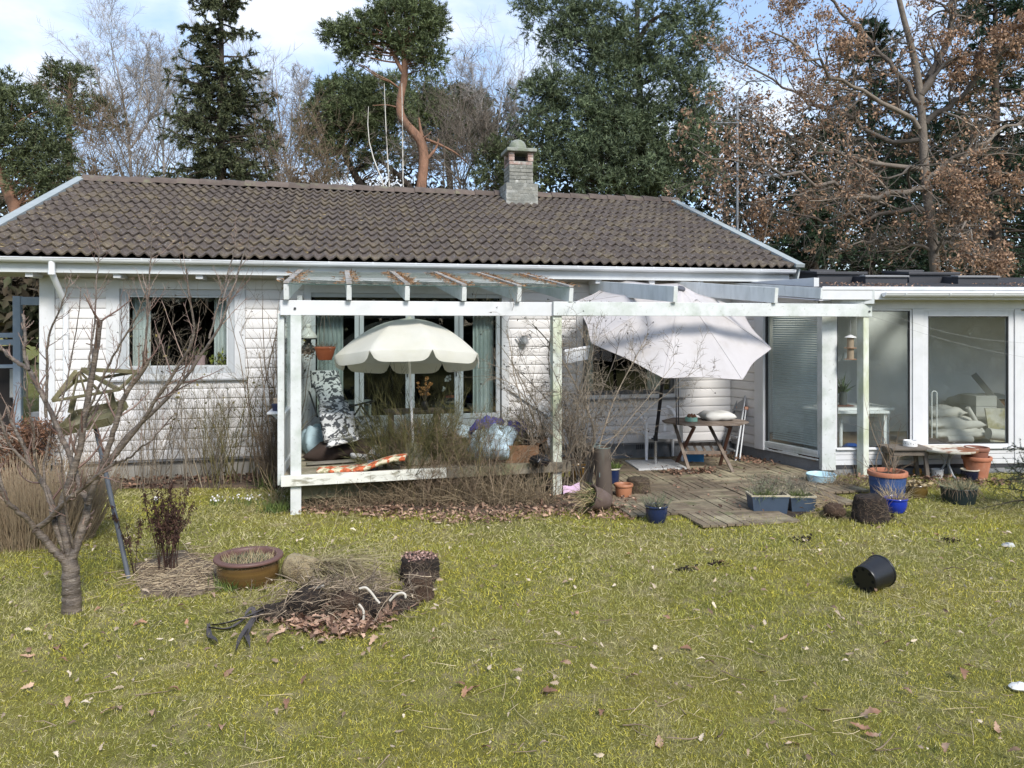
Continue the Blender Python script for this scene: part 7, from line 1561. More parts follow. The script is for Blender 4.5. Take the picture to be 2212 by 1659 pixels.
bare('brown bare tree low behind the roof, right of the tall spruce',[[(640,720),(590,430),(585,370),(570,330)],[(700,720),(690,430),(670,370),(640,330)]],25,.06,TWIG,27,((22,.1,(20,60),(.4,.8)),(10,.15,(25,60),(.4,.7)),(7,.2,(25,60),(.4,.8))))
bare('reddish brown thicket tree behind the left end of the roof',[[(230,720),(215,430),(205,360),(190,310)],[(300,720),(270,420),(255,370),(240,330)],[(120,720),(140,470),(150,430)]],26,.06,TWIG,28,((22,.1,(20,60),(.4,.8)),(10,.15,(25,60),(.4,.7)),(7,.2,(25,60),(.4,.8))))
for(pix,lab,sd)in(([(870,720),(871,420),(870,330),(869,255),(868,180)],'thin white birch stem right beside the orange trunk',31),([(860,720),(842,412),(836,330),(832,240),(830,180)],'thin pale birch stem left of the orange trunk',32),([(850,720),(838,405),(800,340),(790,270),(796,230)],'thin leaning birch stem with a kinked base',33)):
 rng=np.random.default_rng(sd);l=limb(pix,22.5,.03,.008,14);t_=thing('young_birch',lab,'tree',(l[0][0,0,0],l[0][0,0,1],0),group='thin birch stems');tube_obj('trunk',[(l[0],l[1],6)],BARK_BIRCH,t_);a=kids(l[0],l[1],26,.35,1,(25,55),(.06,.14),.5,5,.12,(0,0,.04),.4,rng,minr=.005);b_=kids(a[0],a[1],4,.2,1,(25,60),(.4,.6),.6,4,.15,(0,0,0),.5,rng,minr=.004);tube_obj('crown',[(a[0],a[1],3),(b_[0],b_[1],3)],BARK_GREY,t_)
 # oak with last year's leaves
d=17.5;rng=np.random.default_rng(40)
OL=[([(2036,720),(2020,590),(2012,480),(1995,380),(1996,280),(1986,200),(1985,140),(1958,70),(1945,20),(1930,-60)],.125,.05),([(1992,230),(1940,160),(1890,95),(1840,40),(1790,0),(1740,-40)],.085,.035),([(1990,200),(2035,120),(2055,40),(2070,-40)],.13,.08),([(1996,300),(1960,320),(1900,300),(1820,250),(1740,215),(1640,150),(1560,110)],.09,.02),([(2000,400),(1940,430),(1880,425),(1800,400),(1720,380),(1620,360),(1500,330)],.10,.02),([(2004,450),(1930,455),(1850,470),(1790,490),(1700,450),(1600,440)],.08,.02),([(2000,380),(2080,340),(2150,290),(2240,250)],.10,.03),([(2006,470),(2080,440),(2140,420),(2230,380)],.08,.02),([(1994,260),(2090,200),(2160,120),(2240,60)],.10,.03),([(2012,540),(1950,530),(1880,520),(1800,545)],.06,.015),([(2010,520),(2080,520),(2130,540),(2160,570)],.06,.015),([(1992,270),(1900,215),(1820,180),(1720,100),(1660,60)],.08,.02),([(2015,560),(2060,480),(2100,500),(2115,560)],.05,.012),([(1998,360),(1890,360),(1790,330),(1680,280),(1590,250)],.08,.02)]
limbs=[]
for i,(pix,r0,r1)in enumerate(OL):limbs.append(limb(pix,d,r0,r1,16,0 if i==0 else rng.uniform(-2.6,1.8)))
b=limbs[0][0][0,0];oak=thing('oak_tree','broad oak still holding its dead orange brown leaves behind the garden room','tree',(b[0],b[1],0))
p0,r0=np.concatenate([l[0]for l in limbs]),np.concatenate([l[1]for l in limbs])
p0[1:]+=rng.normal(0,.05,p0[1:].shape);r0[1:]*=.72;k1=kids(p0[1:],r0[1:],22,.10,1,(30,70),(.20,.46),.5,7,.20,(0,0,.01),.35,rng,minr=.008);k2=kids(k1[0],k1[1],9,.15,1,(30,65),(.35,.6),.55,5,.2,(0,0,.0),.4,rng,minr=.005);k3=kids(k2[0],k2[1],4,.2,1,(30,65),(.4,.7),.6,4,.22,(0,0,0),.5,rng,minr=.0035)
tk=tube_obj('trunk',[(p0,r0,9)],BARK_GREY,oak);tube_obj('branches',[(k1[0],k1[1],5),(k2[0],k2[1],3),(k3[0],k3[1],3)],BARK_GREY,tk,local=True)
E_=np.concatenate([k3[0][:,-1],k3[0][:,2],k2[0][:,-1]]);ok=np.sin(E_[:,0]*1.9+1)+np.sin(E_[:,2]*2.3+E_[:,1])+rng.normal(0,1.0,len(E_))>.6;E_=E_[ok]
Ls=np.repeat(E_,3,0)+rng.normal(0,.035,(len(E_)*3,3));D=rng.normal(size=Ls.shape)+np.array([0,0,-.45]);V,f=leafquads(Ls,D,rng.uniform(.05,.11,len(Ls)),rng.uniform(.03,.055,len(Ls)),rng)
link('leaves',npmesh('leaves',V,[f]),OAKLEAF,oak,kind='stuff')
# evergreen mass behind everything: keeps the far wood dark low down
def farwood(name,label,x0,x1,ytop,d,n,mat,seed):
 rng=np.random.default_rng(seed);u=rng.random(n);px=x0+(x1-x0)*u;top=ytop+22*np.sin(px/37.)+16*np.sin(px/13.+2)+rng.normal(0,9,n);v=rng.random(n)**.8
 py=700+(top-700)*v;dd=d+rng.uniform(-2,2,n)
 P_=np.array([tuple(PD(a,b_,c))for a,b_,c in zip(px,py,dd)]);P_=np.repeat(P_,4,0)+rng.normal(0,.3,(n*4,3));V,f=leafquads(P_,rng.normal(size=P_.shape)+np.array([0,0,.4]),rng.uniform(.22,.45,len(P_)),.13,rng);return tag(link(name,npmesh(name,V,[f]),mat),label,'wood',kind='stuff')
HEDGE=M('brown_green_thicket',(.075,.058,.038),.9,.35,.5,(.035,.045,.018),1.2,(.45,.6),.9,bump=0,isl=.3)
HEDGEG=M('dark_evergreen_thicket',(.020,.030,.014),.9,.35,.5,(.045,.036,.022),1.2,(.5,.65),.8,bump=0,isl=.3)
farwood('far_thicket','brown leafless thicket far behind the left half of the house',-120,1080,400,34,5200,HEDGE,51)
farwood('far_thicket','brown green thicket close behind the porch at the left edge of the view',-160,150,600,17,1300,HEDGE,53)
farwood('far_thicket','dark evergreen thicket far behind the garden room and oak',1060,2400,270,33,8500,HEDGEG,52)
# garden hedge and trees on the photographer's side: seen only as reflections in the panes
rng=np.random.default_rng(61);n=3600;x_=rng.uniform(-22,24,n);z_=rng.uniform(0,1,n)*(4.6+1.5*np.sin(x_*.5)+.8*np.sin(x_*1.3));y_=-15+rng.normal(0,.6,n)+.06*x_
V,f=leafquads(np.repeat(np.stack([x_,y_,z_],1),2,0)+rng.normal(0,.2,(2*n,3)),rng.normal(size=(2*n,3)),.8,.55,rng)
hd=link('garden_hedge',npmesh('garden_hedge',V,[f]),HEDGEG);tag(hd,'tall dark green hedge behind the photographer, mirrored in the panes','hedge',kind='stuff')
# antenna mast
mp_=PD(1593,640,16.5);mp_.z=0;an=thing('antenna_mast','grey antenna mast with rods rising among the oak twigs','antenna',tuple(mp_));GAL=C('galvanised_tube',(.30,.31,.32),.4,metal=.5)
m_=MB();m_.tube([mp_,PD(1593,200,16.5)],.026,10);m_.build('mast',GAL,an,smooth=50)
for(py,dx0,dx1,n,sp)in((232,-10,80,6,12),(266,-45,60,7,14),(380,-20,110,5,18),(176,20,70,4,12)):
 m_=MB();bm0,bm1=PD(1593+dx0,py,16.5),PD(1593+dx1,py-2,16.3);m_.tube([bm0,bm1],.014,6)
 for k in range(n):c_=bm0+(bm1-bm0)*(k/(n-1));m_.tube([c_-VIEW*.25-RIGHT*.22,c_+VIEW*.25+RIGHT*.22],.009,5)
 m_.build('antenna_rods',GAL,an,kind='stuff')
 # ------------------------------------------------------------------ cherry tree in the left foreground
rng=np.random.default_rng(101);dC=5.62
CHB=M('glossy_cherry_bark',(.155,.120,.088),.42,.35,14,(.070,.052,.038),6,(.42,.58),.9,.8,22,.012,spec=.6,col3=(.40,.35,.28),c3s=8,c3t=(.60,.66),c3amt=.55,st=(1,1,4))
CHT=M('reddish_cherry_twig',(.155,.085,.065),.6,.2,8,islcol=(.27,.205,.165),isl=.25,bump=0)
px1=dC/F
CL=[([(156,1345),(156,1322),(154,1270),(152,1226),(148,1205)],27,17,0),([(148,1212),(130,1202),(108,1180),(92,1161),(76,1144)],14,12,-.1),([(76,1144),(60,1120),(40,1106),(20,1090),(0,1055),(-30,1010)],9,6,-.25),([(76,1144),(102,1128),(128,1096),(154,1073),(179,1055),(218,1021),(251,999)],10,6,-.2),([(149,1210),(137,1180),(118,1124),(109,1076),(99,1049),(85,1035),(68,1011),(48,955),(30,925),(15,880)],12,5,.2),([(150,1206),(140,1160),(128,1096),(140,1060),(151,1037),(166,1001),(175,950),(180,920),(190,855),(202,794),(209,740),(216,690)],13,9.5,.1),([(155,1209),(164,1180),(172,1158),(184,1120),(191,1088)],16,12,.1),([(191,1090),(180,1065),(164,1035),(158,1005),(153,985),(135,950),(124,925),(110,890),(89,848),(72,815),(63,799)],9,8,.3),([(63,799),(52,770),(55,730),(52,704),(50,680)],6,4,.1),([(63,799),(40,785),(30,777),(10,760),(-20,740)],7,5,.1),([(191,1088),(200,1052),(215,1020),(225,1000),(253,905),(262,870),(271,848),(300,813),(314,790),(322,776)],10,7.5,0),([(308,800),(314,750),(317,704),(321,650),(323,603),(326,560),(328,480)],4.6,1.6,0),([(218,1015),(245,990),(275,950),(302,920),(335,865),(360,833),(389,781),(418,750),(423,710),(415,670),(406,632),(403,580)],8,2.2,-.2),([(225,1010),(259,963),(300,915),(346,877),(375,845),(403,819),(446,747),(475,715),(495,646),(507,612),(520,570),(533,531)],8,2.2,.25),([(452,732),(461,698),(472,655),(484,617),(504,554),(512,500)],3.6,1.6,.1),([(99,900),(101,840),(101,761),(106,718),(118,695),(130,669),(150,610)],5,2,-.1),([(190,800),(198,740),(207,690),(207,617),(213,560),(218,500)],3.8,1.4,.2),([(184,905),(215,830),(250,760),(288,695),(305,660),(317,626)],4.2,1.8,-.15),([(118,1120),(98,1070),(92,1040),(96,990),(110,930),(140,860),(150,790),(168,700),(175,620)],5,1.5,.35),([(68,1011),(40,985),(20,960),(0,900),(-15,860)],5.5,4,-.1),([(85,1035),(75,990),(72,930),(62,880),(58,830)],4.5,2,-.2),([(251,1000),(280,990),(300,970),(330,950),(370,900)],4,1.6,-.2),([(154,985),(168,930),(210,870),(250,800),(262,740),(262,640)],4,1.5,.3),([(20,1090),(5,1050),(-10,990)],5,4,0),([(160,1190),(145,1130),(140,1080),(135,1030),(128,960)],4.5,1.8,-.25)]
limbs=[limb(p,dC,a*px1*(.80 if i==0 else .66),b*px1*(.9 if i==0 else .62),22,dd)for i,(p,a,b,dd)in enumerate(CL)]
P0=np.concatenate([l[0]for l in limbs]);R0_=np.concatenate([l[1]for l in limbs]);R0_[0,:3]*=np.array([1.25,1.1,1.03])
cb_=limbs[0][0][0,0];ct=thing('cherry_tree','bare old fruit tree with banded bark in the left foreground','tree',(cb_[0],cb_[1],0))
P0+=rng.normal(0,.0025,P0.shape);R0_*=1+rng.normal(0,.018,R0_.shape)
tk=tube_obj('trunk',[(P0,R0_,12)],CHB,ct)
k1=kids(P0[2:],R0_[2:],11,.3,1,(22,55),(.14,.34),.45,8,.09,(0,0,.10),.35,rng,minr=.0022);sp=kids(P0[2:],R0_[2:],14,.15,1,(40,80),(.02,.055),.3,4,.15,(0,0,.1),.6,rng,shape=0,minr=.002)
k2=kids(k1[0],k1[1],5,.2,1,(30,60),(.12,.4),.6,5,.12,(0,0,.08),.5,rng,minr=.0015)
tube_obj('twigs',[(k1[0],k1[1],5),(sp[0],sp[1],4),(k2[0],k2[1],4)],CHT,ct)
# ------------------------------------------------------------------ bird table on a leaning pole
q0=G(281,1250);dB=dep(q0);bt_=thing('bird_table','mossy wooden bird table with an open roof frame on a leaning grey pole','bird table',tuple(q0));MW=M('mossy_green_wood',(.135,.120,.058),.9,.25,12,(.22,.19,.12),5,(.48,.62),.75,.6,60,.008,obj=.2)
qt=PD(205,915,dB+.15);m_=MB();m_.tube([q0-UP*.05,qt],.019,12);m_.build('pole',M('dull_grey_pole',(.10,.11,.125),.5,.15,8),bt_,smooth=50)
dT=dB+.15;cT=PD(199,902,dT);ax_=(RIGHT*.97-UP*.14+VIEW*.12).normalized();ay_=(VIEW*.97+RIGHT*-.3+UP*.0).normalized();az_=ax_.cross(ay_).normalized()
if az_.z<0:az_=-az_
s_=dT/F;hw_,hd_=58*s_,40*s_
ax_=(PD(259,893,dT-.02)-PD(140,918,dT+.03)).normalized();ay_=(PD(200,878,dT+.16)-PD(200,905,dT-.10));ay_=(ay_-ax_*ay_.dot(ax_)).normalized();az_=ax_.cross(ay_);az_=az_ if az_.z>0 else-az_
m_=MB();m_.frame(cT-az_*.02,ax_*hw_,ay_*hd_,az_*.008);m_.build('tray_floor',MW,bt_,bevel=.003)
for sgn in(-1,1):
 n=9
 for k in range(n):
  t=-1+2*(k+.5)/n;m_=MB();m_.frame(cT+ay_*hd_*sgn+ax_*hw_*t+az_*random.uniform(-.004,.004),ax_*(hw_/n-.0015),ay_*.006,az_*.036);m_.build('tray_slat',MW,bt_,bevel=.002)
 n=6
 for k in range(n):
  t=-1+2*(k+.5)/n;m_=MB();m_.frame(cT+ax_*(hw_+.007)*sgn+ay_*hd_*t+az_*random.uniform(-.004,.004),ax_*.006,ay_*(hd_/n-.0015),az_*.036);m_.build('tray_slat',MW,bt_,bevel=.002)
eL,eR=PD(114,866,dT-.10),PD(257,842,dT-.10);bL,bR=eL+ay_*hd_*2.1,eR+ay_*hd_*2.1;rL,rR=PD(158,806,dT),PD(205,800,dT);rm=PD(178,803,dT)
for(a,b)in((PD(152,892,dT),PD(160,858,dT)),(PD(248,884,dT),PD(238,846,dT))):m_=MB();m_.bar(a,b,.02,.045);m_.build('post',MW,bt_,bevel=.003)
for a,b in((eL,PD(163,803,dT)),(eR,PD(176,798,dT)),(bL,PD(163,803,dT+.05)),(bR,PD(176,798,dT+.05))):m_=MB();m_.bar(a,b,.026,.035);m_.build('roof_rafter',MW,bt_,bevel=.003)
for a,b in((eL,eR),(bL,bR),(eL,bL),(eR,bR)):m_=MB();m_.bar(a,b,.02,.026);m_.build('roof_batten',MW,bt_,bevel=.003)
for t in(.3,.5,.72):m_=MB();m_.bar(eL+(eR-eL)*t,PD(168+6*t,803,dT+.02),.012,.016);m_.build('roof_lath',MW,bt_)
# ------------------------------------------------------------------ shrubs
def shrub(name,label,bases,n,h,mat,seed,spread=.25,lean=.15,r0=.006,lev=((6,.25,(20,50),(.25,.5)),(4,.2,(25,55),(.3,.6))),up=.04,wander=.07,cat='shrub',group='bare shrubs along the house',minr=.0016,P=9,extra=None,zmul=1.):
 rr=np.random.default_rng(seed);B=np.array([tuple(b)for b in bases]);S=B[rr.integers(0,len(B),n)]+rr.normal(0,1,(n,3))*np.array([spread,spread,0])*.5
 D=np.stack([rr.normal(0,lean,n),rr.normal(0,lean,n)*.7-.03,np.ones(n)],1);a=grow(S,D,h*rr.uniform(.5,1,n),r0*rr.uniform(.6,1.2,n),P,wander,(0,0,up),.35,rr)
 sets=[(a[0],a[1],5)];cur=a
 for k,(m,t0,ang,lr)in enumerate(lev):cur=kids(cur[0],cur[1],m,t0,1,ang,lr,.6,6 if k==0 else 4,wander*1.4,(0,0,up),.45,rr,minr=minr);sets.append((cur[0],cur[1],3))
 for p,r,k in sets:p[:,:,2]=np.maximum(p[:,:,2],B[0][2]-.02);p[:,:,1]=np.where(p[:,:,2]>.5,np.minimum(p[:,:,1],YW-.05),p[:,:,1])
 t_=thing(name,label,cat,tuple(B.mean(0)),group=group);tube_obj('stems',sets[:1],mat,t_);tube_obj('twigs',sets[1:],mat,t_);return t_,sets
ROSE=M('grey_rose_stem',(.17,.145,.115),.8,.2,12,islcol=(.26,.21,.15),isl=.3,bump=0)
def hips(parent,sets,n,seed,mat,size=.011):
 rr=np.random.default_rng(seed);E_=sets[-1][0][:,-1];E_=E_[rr.choice(len(E_),min(n,len(E_)),replace=False)]
 P_=np.repeat(E_,7,0);V,f=leafquads(P_,rr.normal(size=P_.shape),size*1.3,size,rr);link('hips',npmesh('hips',V,[f]),mat,parent)
HIP=C('black_rose_hip',(.018,.014,.012),.7)
def leafy(parent,sets,n,seed,mat,L_=.05,W_=.035):
 rr=np.random.default_rng(seed);E_=sets[-1][0].reshape(-1,3);E_=E_[rr.choice(len(E_),n)];V,f=leafquads(E_,rr.normal(size=E_.shape)+np.array([0,0,-.2]),L_,W_,rr);link('leaves',npmesh('leaves',V,[f]),mat,parent)
ROSEL=M('olive_rose_leaf',(.075,.085,.025),.6,.25,12,islcol=(.20,.155,.04),isl=.3,bump=0)
gy=lambda px,y:(PY(px,1000,y).x,y,0)
t_,s_=shrub('rose_bush','tall thin rose stems with black hips in front of the grey framed window',[gy(300,10.8),gy(330,10.85),gy(420,10.8),gy(452,10.9)],24,2.3,ROSE,111,.3,.12);hips(t_,s_,70,1,HIP);leafy(t_,s_,70,2,ROSEL)
t_,s_=shrub('bare_shrub','dense brown twiggy shrub below the grey framed window',[gy(320,10.6),gy(365,10.7),gy(410,10.65),gy(455,10.6)],38,1.35,ROSE,112,.5,.20,.007)
t_,s_=shrub('bare_shrub','olive twiggy shrub against the weatherboards right of the window',[gy(500,10.6),gy(530,10.7),gy(470,10.75)],32,1.55,TWIG_G,113,.45,.20,.007)
t_,s_=shrub('climbing_rose','dark climbing rose stems beside the veranda side screen',[gy(592,10.6),gy(578,10.7),gy(604,10.5)],22,2.5,TWIG,114,.2,.11,.010);hips(t_,s_,40,3,HIP);leafy(t_,s_,26,4,ROSEL)
t_,s_=shrub('bare_shrub','bundle of straight brown stems at the foot of the climbing rose',[gy(596,10.3),gy(585,10.4)],60,.95,TWIG,115,.16,.10,.006)
t_,s_=shrub('bare_shrub','thin brown stems in front of the downpipe',[gy(215,10.7),gy(260,10.8),gy(170,10.85)],26,1.25,TWIG,116,.5,.14,.004)
BROOM=M('broom_stem',(.060,.066,.022),.8,.2,12,islcol=(.115,.10,.035),isl=.3,bump=0)
t_,s_=shrub('broom_bush','dark olive green broom bush at the middle front of the veranda',[G(860,1075),G(890,1080),G(920,1078)],84,1.32,BROOM,117,.42,.40,.006,((9,.2,(12,32),(.3,.6)),(6,.2,(12,32),(.35,.65))),.0,.05);rr=np.random.default_rng(5);leafy(t_,s_,60,6,C('pale_seed_fluff',(.50,.46,.38),.9),.016,.014)
t_,s_=shrub('bare_shrub','tangled grey brown shrub before the right half of the veranda',[G(950,1085),G(1010,1082),G(1060,1080),G(1100,1076),G(1140,1072),G(900,1085)],112,1.0,TWIG,118,.45,.34,.0052,((8,.2,(25,55),(.3,.6)),(6,.2,(25,60),(.35,.6))),.01,.10)
t_,s_=shrub('bare_shrub','olive twigs with paper white seed heads on the veranda',[G(1000,1010,DZ),G(1070,1000,DZ),G(940,1005,DZ)],50,.75,TWIG_G,119,.4,.35,.0035,((7,.2,(25,55),(.3,.6)),(5,.2,(25,60),(.35,.6))),.01,.10)
def drygrass(name,label,bases,n,h,mat,seed,spread,lean=.5,wd=.006,droop=.9,group='clumps of dead grass'):
 rr=np.random.default_rng(seed);B=np.array([tuple(b)for b in bases]);P_=B[rr.integers(0,len(B),n)]+rr.normal(0,spread,(n,3))*np.array([1,.6,0]);P_[:,2]=np.maximum(0,B[0][2]);D=np.stack([rr.normal(0,lean,n),rr.normal(-.1,lean,n),np.ones(n)],1)
 a=grow(P_,D,h*rr.uniform(.4,1,n),wd*.5,7,.14,(0,0,-.10),.5,rr);a[0][:,:,2]=np.maximum(a[0][:,:,2],.008);return tag(tube_obj(name,[(a[0],a[1],3)],mat),label,'dead grass',group)
DGR=M('brown_dead_stalk',(.165,.125,.080),.85,.2,12,islcol=(.30,.23,.14),isl=.3,bump=0)
drygrass('dead_grass','tangle of brown dead stalks under the veranda edge',[G(x_,1092)for x_ in range(770,1180,30)],1300,.60,DGR,121,.14)
drygrass('dead_grass','short dead stalks at the foot of the veranda left of the broom',[G(x_,1100)for x_ in range(680,800,25)],240,.34,DGR,122,.12)
t_,s_=shrub('rose_bush','big sprawling rose with hips climbing the algae stained post',[G(1235,1068),G(1250,1072),G(1215,1068)],24,2.25,ROSE,123,.16,.26,.011,((7,.25,(25,60),(.3,.55)),(6,.2,(30,65),(.3,.55)),(4,.2,(30,65),(.4,.7))),.03,.12,minr=.0022);hips(t_,s_,160,7,HIP,.012)
rr=np.random.default_rng(124);st_=[limb(p,9.6,a,b,14,dd)for p,a,b,dd in(([(1262,1075),(1275,1010),(1290,950),(1285,910),(1260,870),(1230,800),(1190,740),(1150,700)],.022,.006,.1),([(1255,1075),(1240,990),(1215,900),(1170,850),(1120,800)],.012,.004,.2),([(1268,1070),(1300,940),(1330,850),(1370,780),(1400,720)],.012,.004,.3),([(1262,1070),(1250,960),(1200,880),(1180,770),(1195,680),(1230,660)],.010,.003,-.2),([(1270,1060),(1285,930),(1290,860),(1330,780),(1340,720)],.009,.003,.4))]
pts=np.concatenate([a for a,b in st_]);rd_=np.concatenate([b for a,b in st_]);a1=kids(pts,rd_,18,.3,1,(30,65),(.12,.34),.5,7,.16,(0,0,.03),.4,rr,minr=.003);a2=kids(a1[0],a1[1],6,.2,1,(30,65),(.3,.6),.6,5,.16,(0,0,.02),.5,rr,minr=.002)
tube_obj('long_canes',[(pts,rd_,7),(a1[0],a1[1],4),(a2[0],a2[1],3)],ROSE,t_);hips(t_,[(a2[0],0,0)],110,8,HIP,.012)
stump=thing('rose_stump','gnarled pale stump of old rose stems beside the copper pipe','stump',tuple(G(1262,1080)));sl=[limb(p,9.35,a,a*.7,10)for p,a in(([(1258,1082),(1266,1040),(1272,1000),(1268,975)],.035),([(1270,1080),(1276,1030),(1284,985),(1280,965)],.025),([(1250,1082),(1256,1050),(1270,1010)],.02))]
Ps=np.concatenate([a for a,b in sl]);Rs_=np.concatenate([b for a,b in sl]);Rs_*=1+rr.normal(0,.14,Rs_.shape);tube_obj('stems',[(Ps,Rs_,10)],M('gnarled_pale_bark',(.26,.21,.155),.95,.3,20,(.12,.09,.065),14,(.45,.6),.8,1.,40,.02,st=(1,1,.4)),stump)
# dead weeds in the mulch
for(px,py,n,h,sd,lab)in((360,1240,26,.72,131,'clump of dark shrivelled weeds standing in the mulch'),(290,1245,3,.62,132,'single dark shrivelled weed stem near the bird table pole')):
 rr=np.random.default_rng(sd);b=G(px,py);P_=np.array(b)[None]+rr.normal(0,.045 if n>5 else .01,(n,3))*np.array([1,1,0]);D=np.stack([rr.normal(0,.16,n),rr.normal(0,.12,n),np.ones(n)],1);a=grow(P_,D,h*rr.uniform(.7,1.1,n),.0036,8,.05,(0,0,.05),.5,rr)
 t_=thing('dead_weed',lab,'weed',tuple(b),group='dead weeds in the mulch');c_=kids(a[0],a[1],9,.45,1,(20,50),(.06,.16),.5,4,.3,(0,0,-.1),.6,rr,minr=.0015);tube_obj('stems',[(a[0],a[1],4),(c_[0],c_[1],3)],TWIG_D,t_)
 E_=np.repeat(np.concatenate([c_[0].reshape(-1,3),a[0][:,3:].reshape(-1,3)]),2,0);V,f=leafquads(E_,rr.normal(0,.5,E_.shape)+np.array([0,0,-.7]),.035,.010,rr);link('shrivelled_leaves',npmesh('shrivelled_leaves',V,[f]),M('shrivelled_brown',(.060,.030,.020),.9,.3,10,isl=.4,bump=0),t_)
 # tan grass clump at the left
GR=M('tan_ornamental_grass',(.40,.31,.20),.85,.2,8,islcol=(.24,.175,.11),isl=.3,bump=0)
rr=np.random.default_rng(141);cg_=G(45,1185);n=1900;q=np.sqrt(rr.random(n))*.55;a=rr.uniform(0,6.28,n);P_=np.stack([cg_.x+q*np.cos(a),cg_.y+.25+q*np.sin(a)*.7,np.zeros(n)],1);D=np.stack([np.cos(a)*q*.75+rr.normal(0,.14,n),np.sin(a)*q*.6+rr.normal(0,.12,n),np.ones(n)],1);g_=grow(P_,D,rr.uniform(.35,.85,n),.0035,5,.04,(0,0,0),.5,rr)
tag(tube_obj('ornamental_grass',[(g_[0],g_[1],3)],GR),'big tan clump of cut back ornamental grass at the left edge','grass clump')
# young spruce reaching in from the right
rr=np.random.default_rng(151);sc_=G(2275,1110);t_=thing('young_spruce','young green spruce whose branch tips reach in at the right edge','tree',tuple(sc_));n=70;h=rr.uniform(.15,1,n);a=rr.uniform(0,6.28,n);S=np.stack([np.full(n,sc_.x),np.full(n,sc_.y),h*1.1],1);bp,br=grow(S,np.stack([np.cos(a),np.sin(a),rr.uniform(-.1,.4,n)],1),.72*(1.15-h),.008,7,.08,(0,0,-.03),.4,rr);s2,r2=kids(bp,br,9,.2,1,(35,60),(.25,.45),.6,4,.1,(0,0,0),.5,rr,minr=.002)
al=[(bp,7),(s2,4)];TT,DD=[],[]
for pts,Pn in al:
 m=len(pts);k=60 if Pn==7 else 32;t=rr.uniform(.1,1,(m,k))*(Pn-1.001);i=t.astype(int);u=(t-i)[...,None];ii=np.arange(m)[:,None];TT.append((pts[ii,i]*(1-u)+pts[ii,i+1]*u).reshape(-1,3));DD.append(unit(pts[ii,i+1]-pts[ii,i]).reshape(-1,3))
TT,DD=np.concatenate(TT),np.concatenate(DD);V,f=tris(TT,DD*.6+rr.normal(0,.6,TT.shape),.026,.004,rr);tube_obj('trunk',[(polyline([sc_,sc_+UP*1.3],[.03,.006])[0],polyline([sc_,sc_+UP*1.3],[.03,.006])[1],8),(bp,br,4),(s2,r2,3)],BARK_DARK,t_);link('needles',npmesh('needles',V,[f]),FIRN,t_)
# brown dead conifer hedge and the grey blue garden porch at the far left
rr=np.random.default_rng(161);hc=PD(50,1000,9.9);n=5000;P_=np.array([[hc.x,hc.y,0]])+np.stack([rr.normal(0,.17,n),rr.normal(0,.3,n),rr.uniform(0,1,n)**1.2*.85],1);P_[:,0]+=(P_[:,2]-.3)*.35;V,f=leafquads(P_,rr.normal(size=(n,3)),.07,.02,rr);tag(link('dead_fern',npmesh('dead_fern',V,[f]),M('rusty_dead_fern',(.085,.040,.022),.9,.3,10,islcol=(.155,.080,.045),isl=.35,bump=0)),'rust brown dead fern mass below the left house corner','fern')
BLF=M('grey_blue_paint',(.235,.28,.325),.55,.1,6,(.34,.38,.41),4,(.5,.65),.5,.1);YP=12.6
porch=thing('garden_porch','grey blue timber frame of a porch at the left of the house','porch',tuple(PY(40,1000,YP)))
def pbar(x0,y0,x1,y1,w_,h_,nm='frame_post',mat=BLF,Y=YP):a,b=PY(x0,y0,Y),PY(x1,y1,Y);m_=MB();m_.bar(a,b,w_,h_,up=Vector((0,1,0))if abs(x0-x1)<20 else UP);return m_.build(nm,mat,porch,bevel=.004)
pbar(38,640,40,1010,.10,.10);pbar(96,640,96,1010,.10,.10);pbar(30,650,120,651,.08,.12,'frame_rail');pbar(-60,725,40,724,.08,.07,'frame_rail');pbar(-60,740,36,739,.08,.08,'frame_rail');pbar(-60,792,36,791,.08,.05,'frame_rail');pbar(42,930,100,930,.06,.10,'frame_rail')
a,b=PY(44,660,YP+.02),PY(94,925,YP+.02);m_=MB();m_.box(a.x,b.x,YP-.01,YP,b.z,a.z);m_.build('pane',GLASS,porch)
a,b=PY(-80,748,YP+.3),PY(36,1000,YP+.3);m_=MB();m_.box(a.x,b.x,YP+.3,YP+.36,0,a.z);m_.build('interior_dark_panel',C('porch_interior_dark',(.025,.020,.018),.8),porch)  # near-black panel, the darkness inside the porch put into its colour
a,b=PY(2,800,YP-.1),PY(34,862,YP-.1);m_=MB();m_.box(a.x,b.x,YP+.2,YP+.28,b.z,a.z);m_.build('shutter',C('pale_shutter',(.36,.36,.34),.7),porch)
for k in range(3):a,b=PY(-70,940+22*k,12.0-.25*k),PY(60,940+22*k,12.0-.25*k);m_=MB();m_.box(a.x,b.x,11.9-.28*k,12.2-.28*k,0,a.z);m_.build('step',GREYWOOD,porch,bevel=.004)
m_=MB();q=PY(80,920,YP-.15);m_.lathe([(.0005,0),(.05,0),(.09,.2),(.085,.2),(.05,.02),(.0005,.02)],tuple(q),16);m_.build('grey_bucket',C('grey_bucket_in',(.20,.21,.22)),porch,smooth=40)
drygrass('dead_grass','dry stalks leaning beside the left veranda post',[G(596,1090),G(606,1092)],26,.55,PALEG,125,.06,.3)
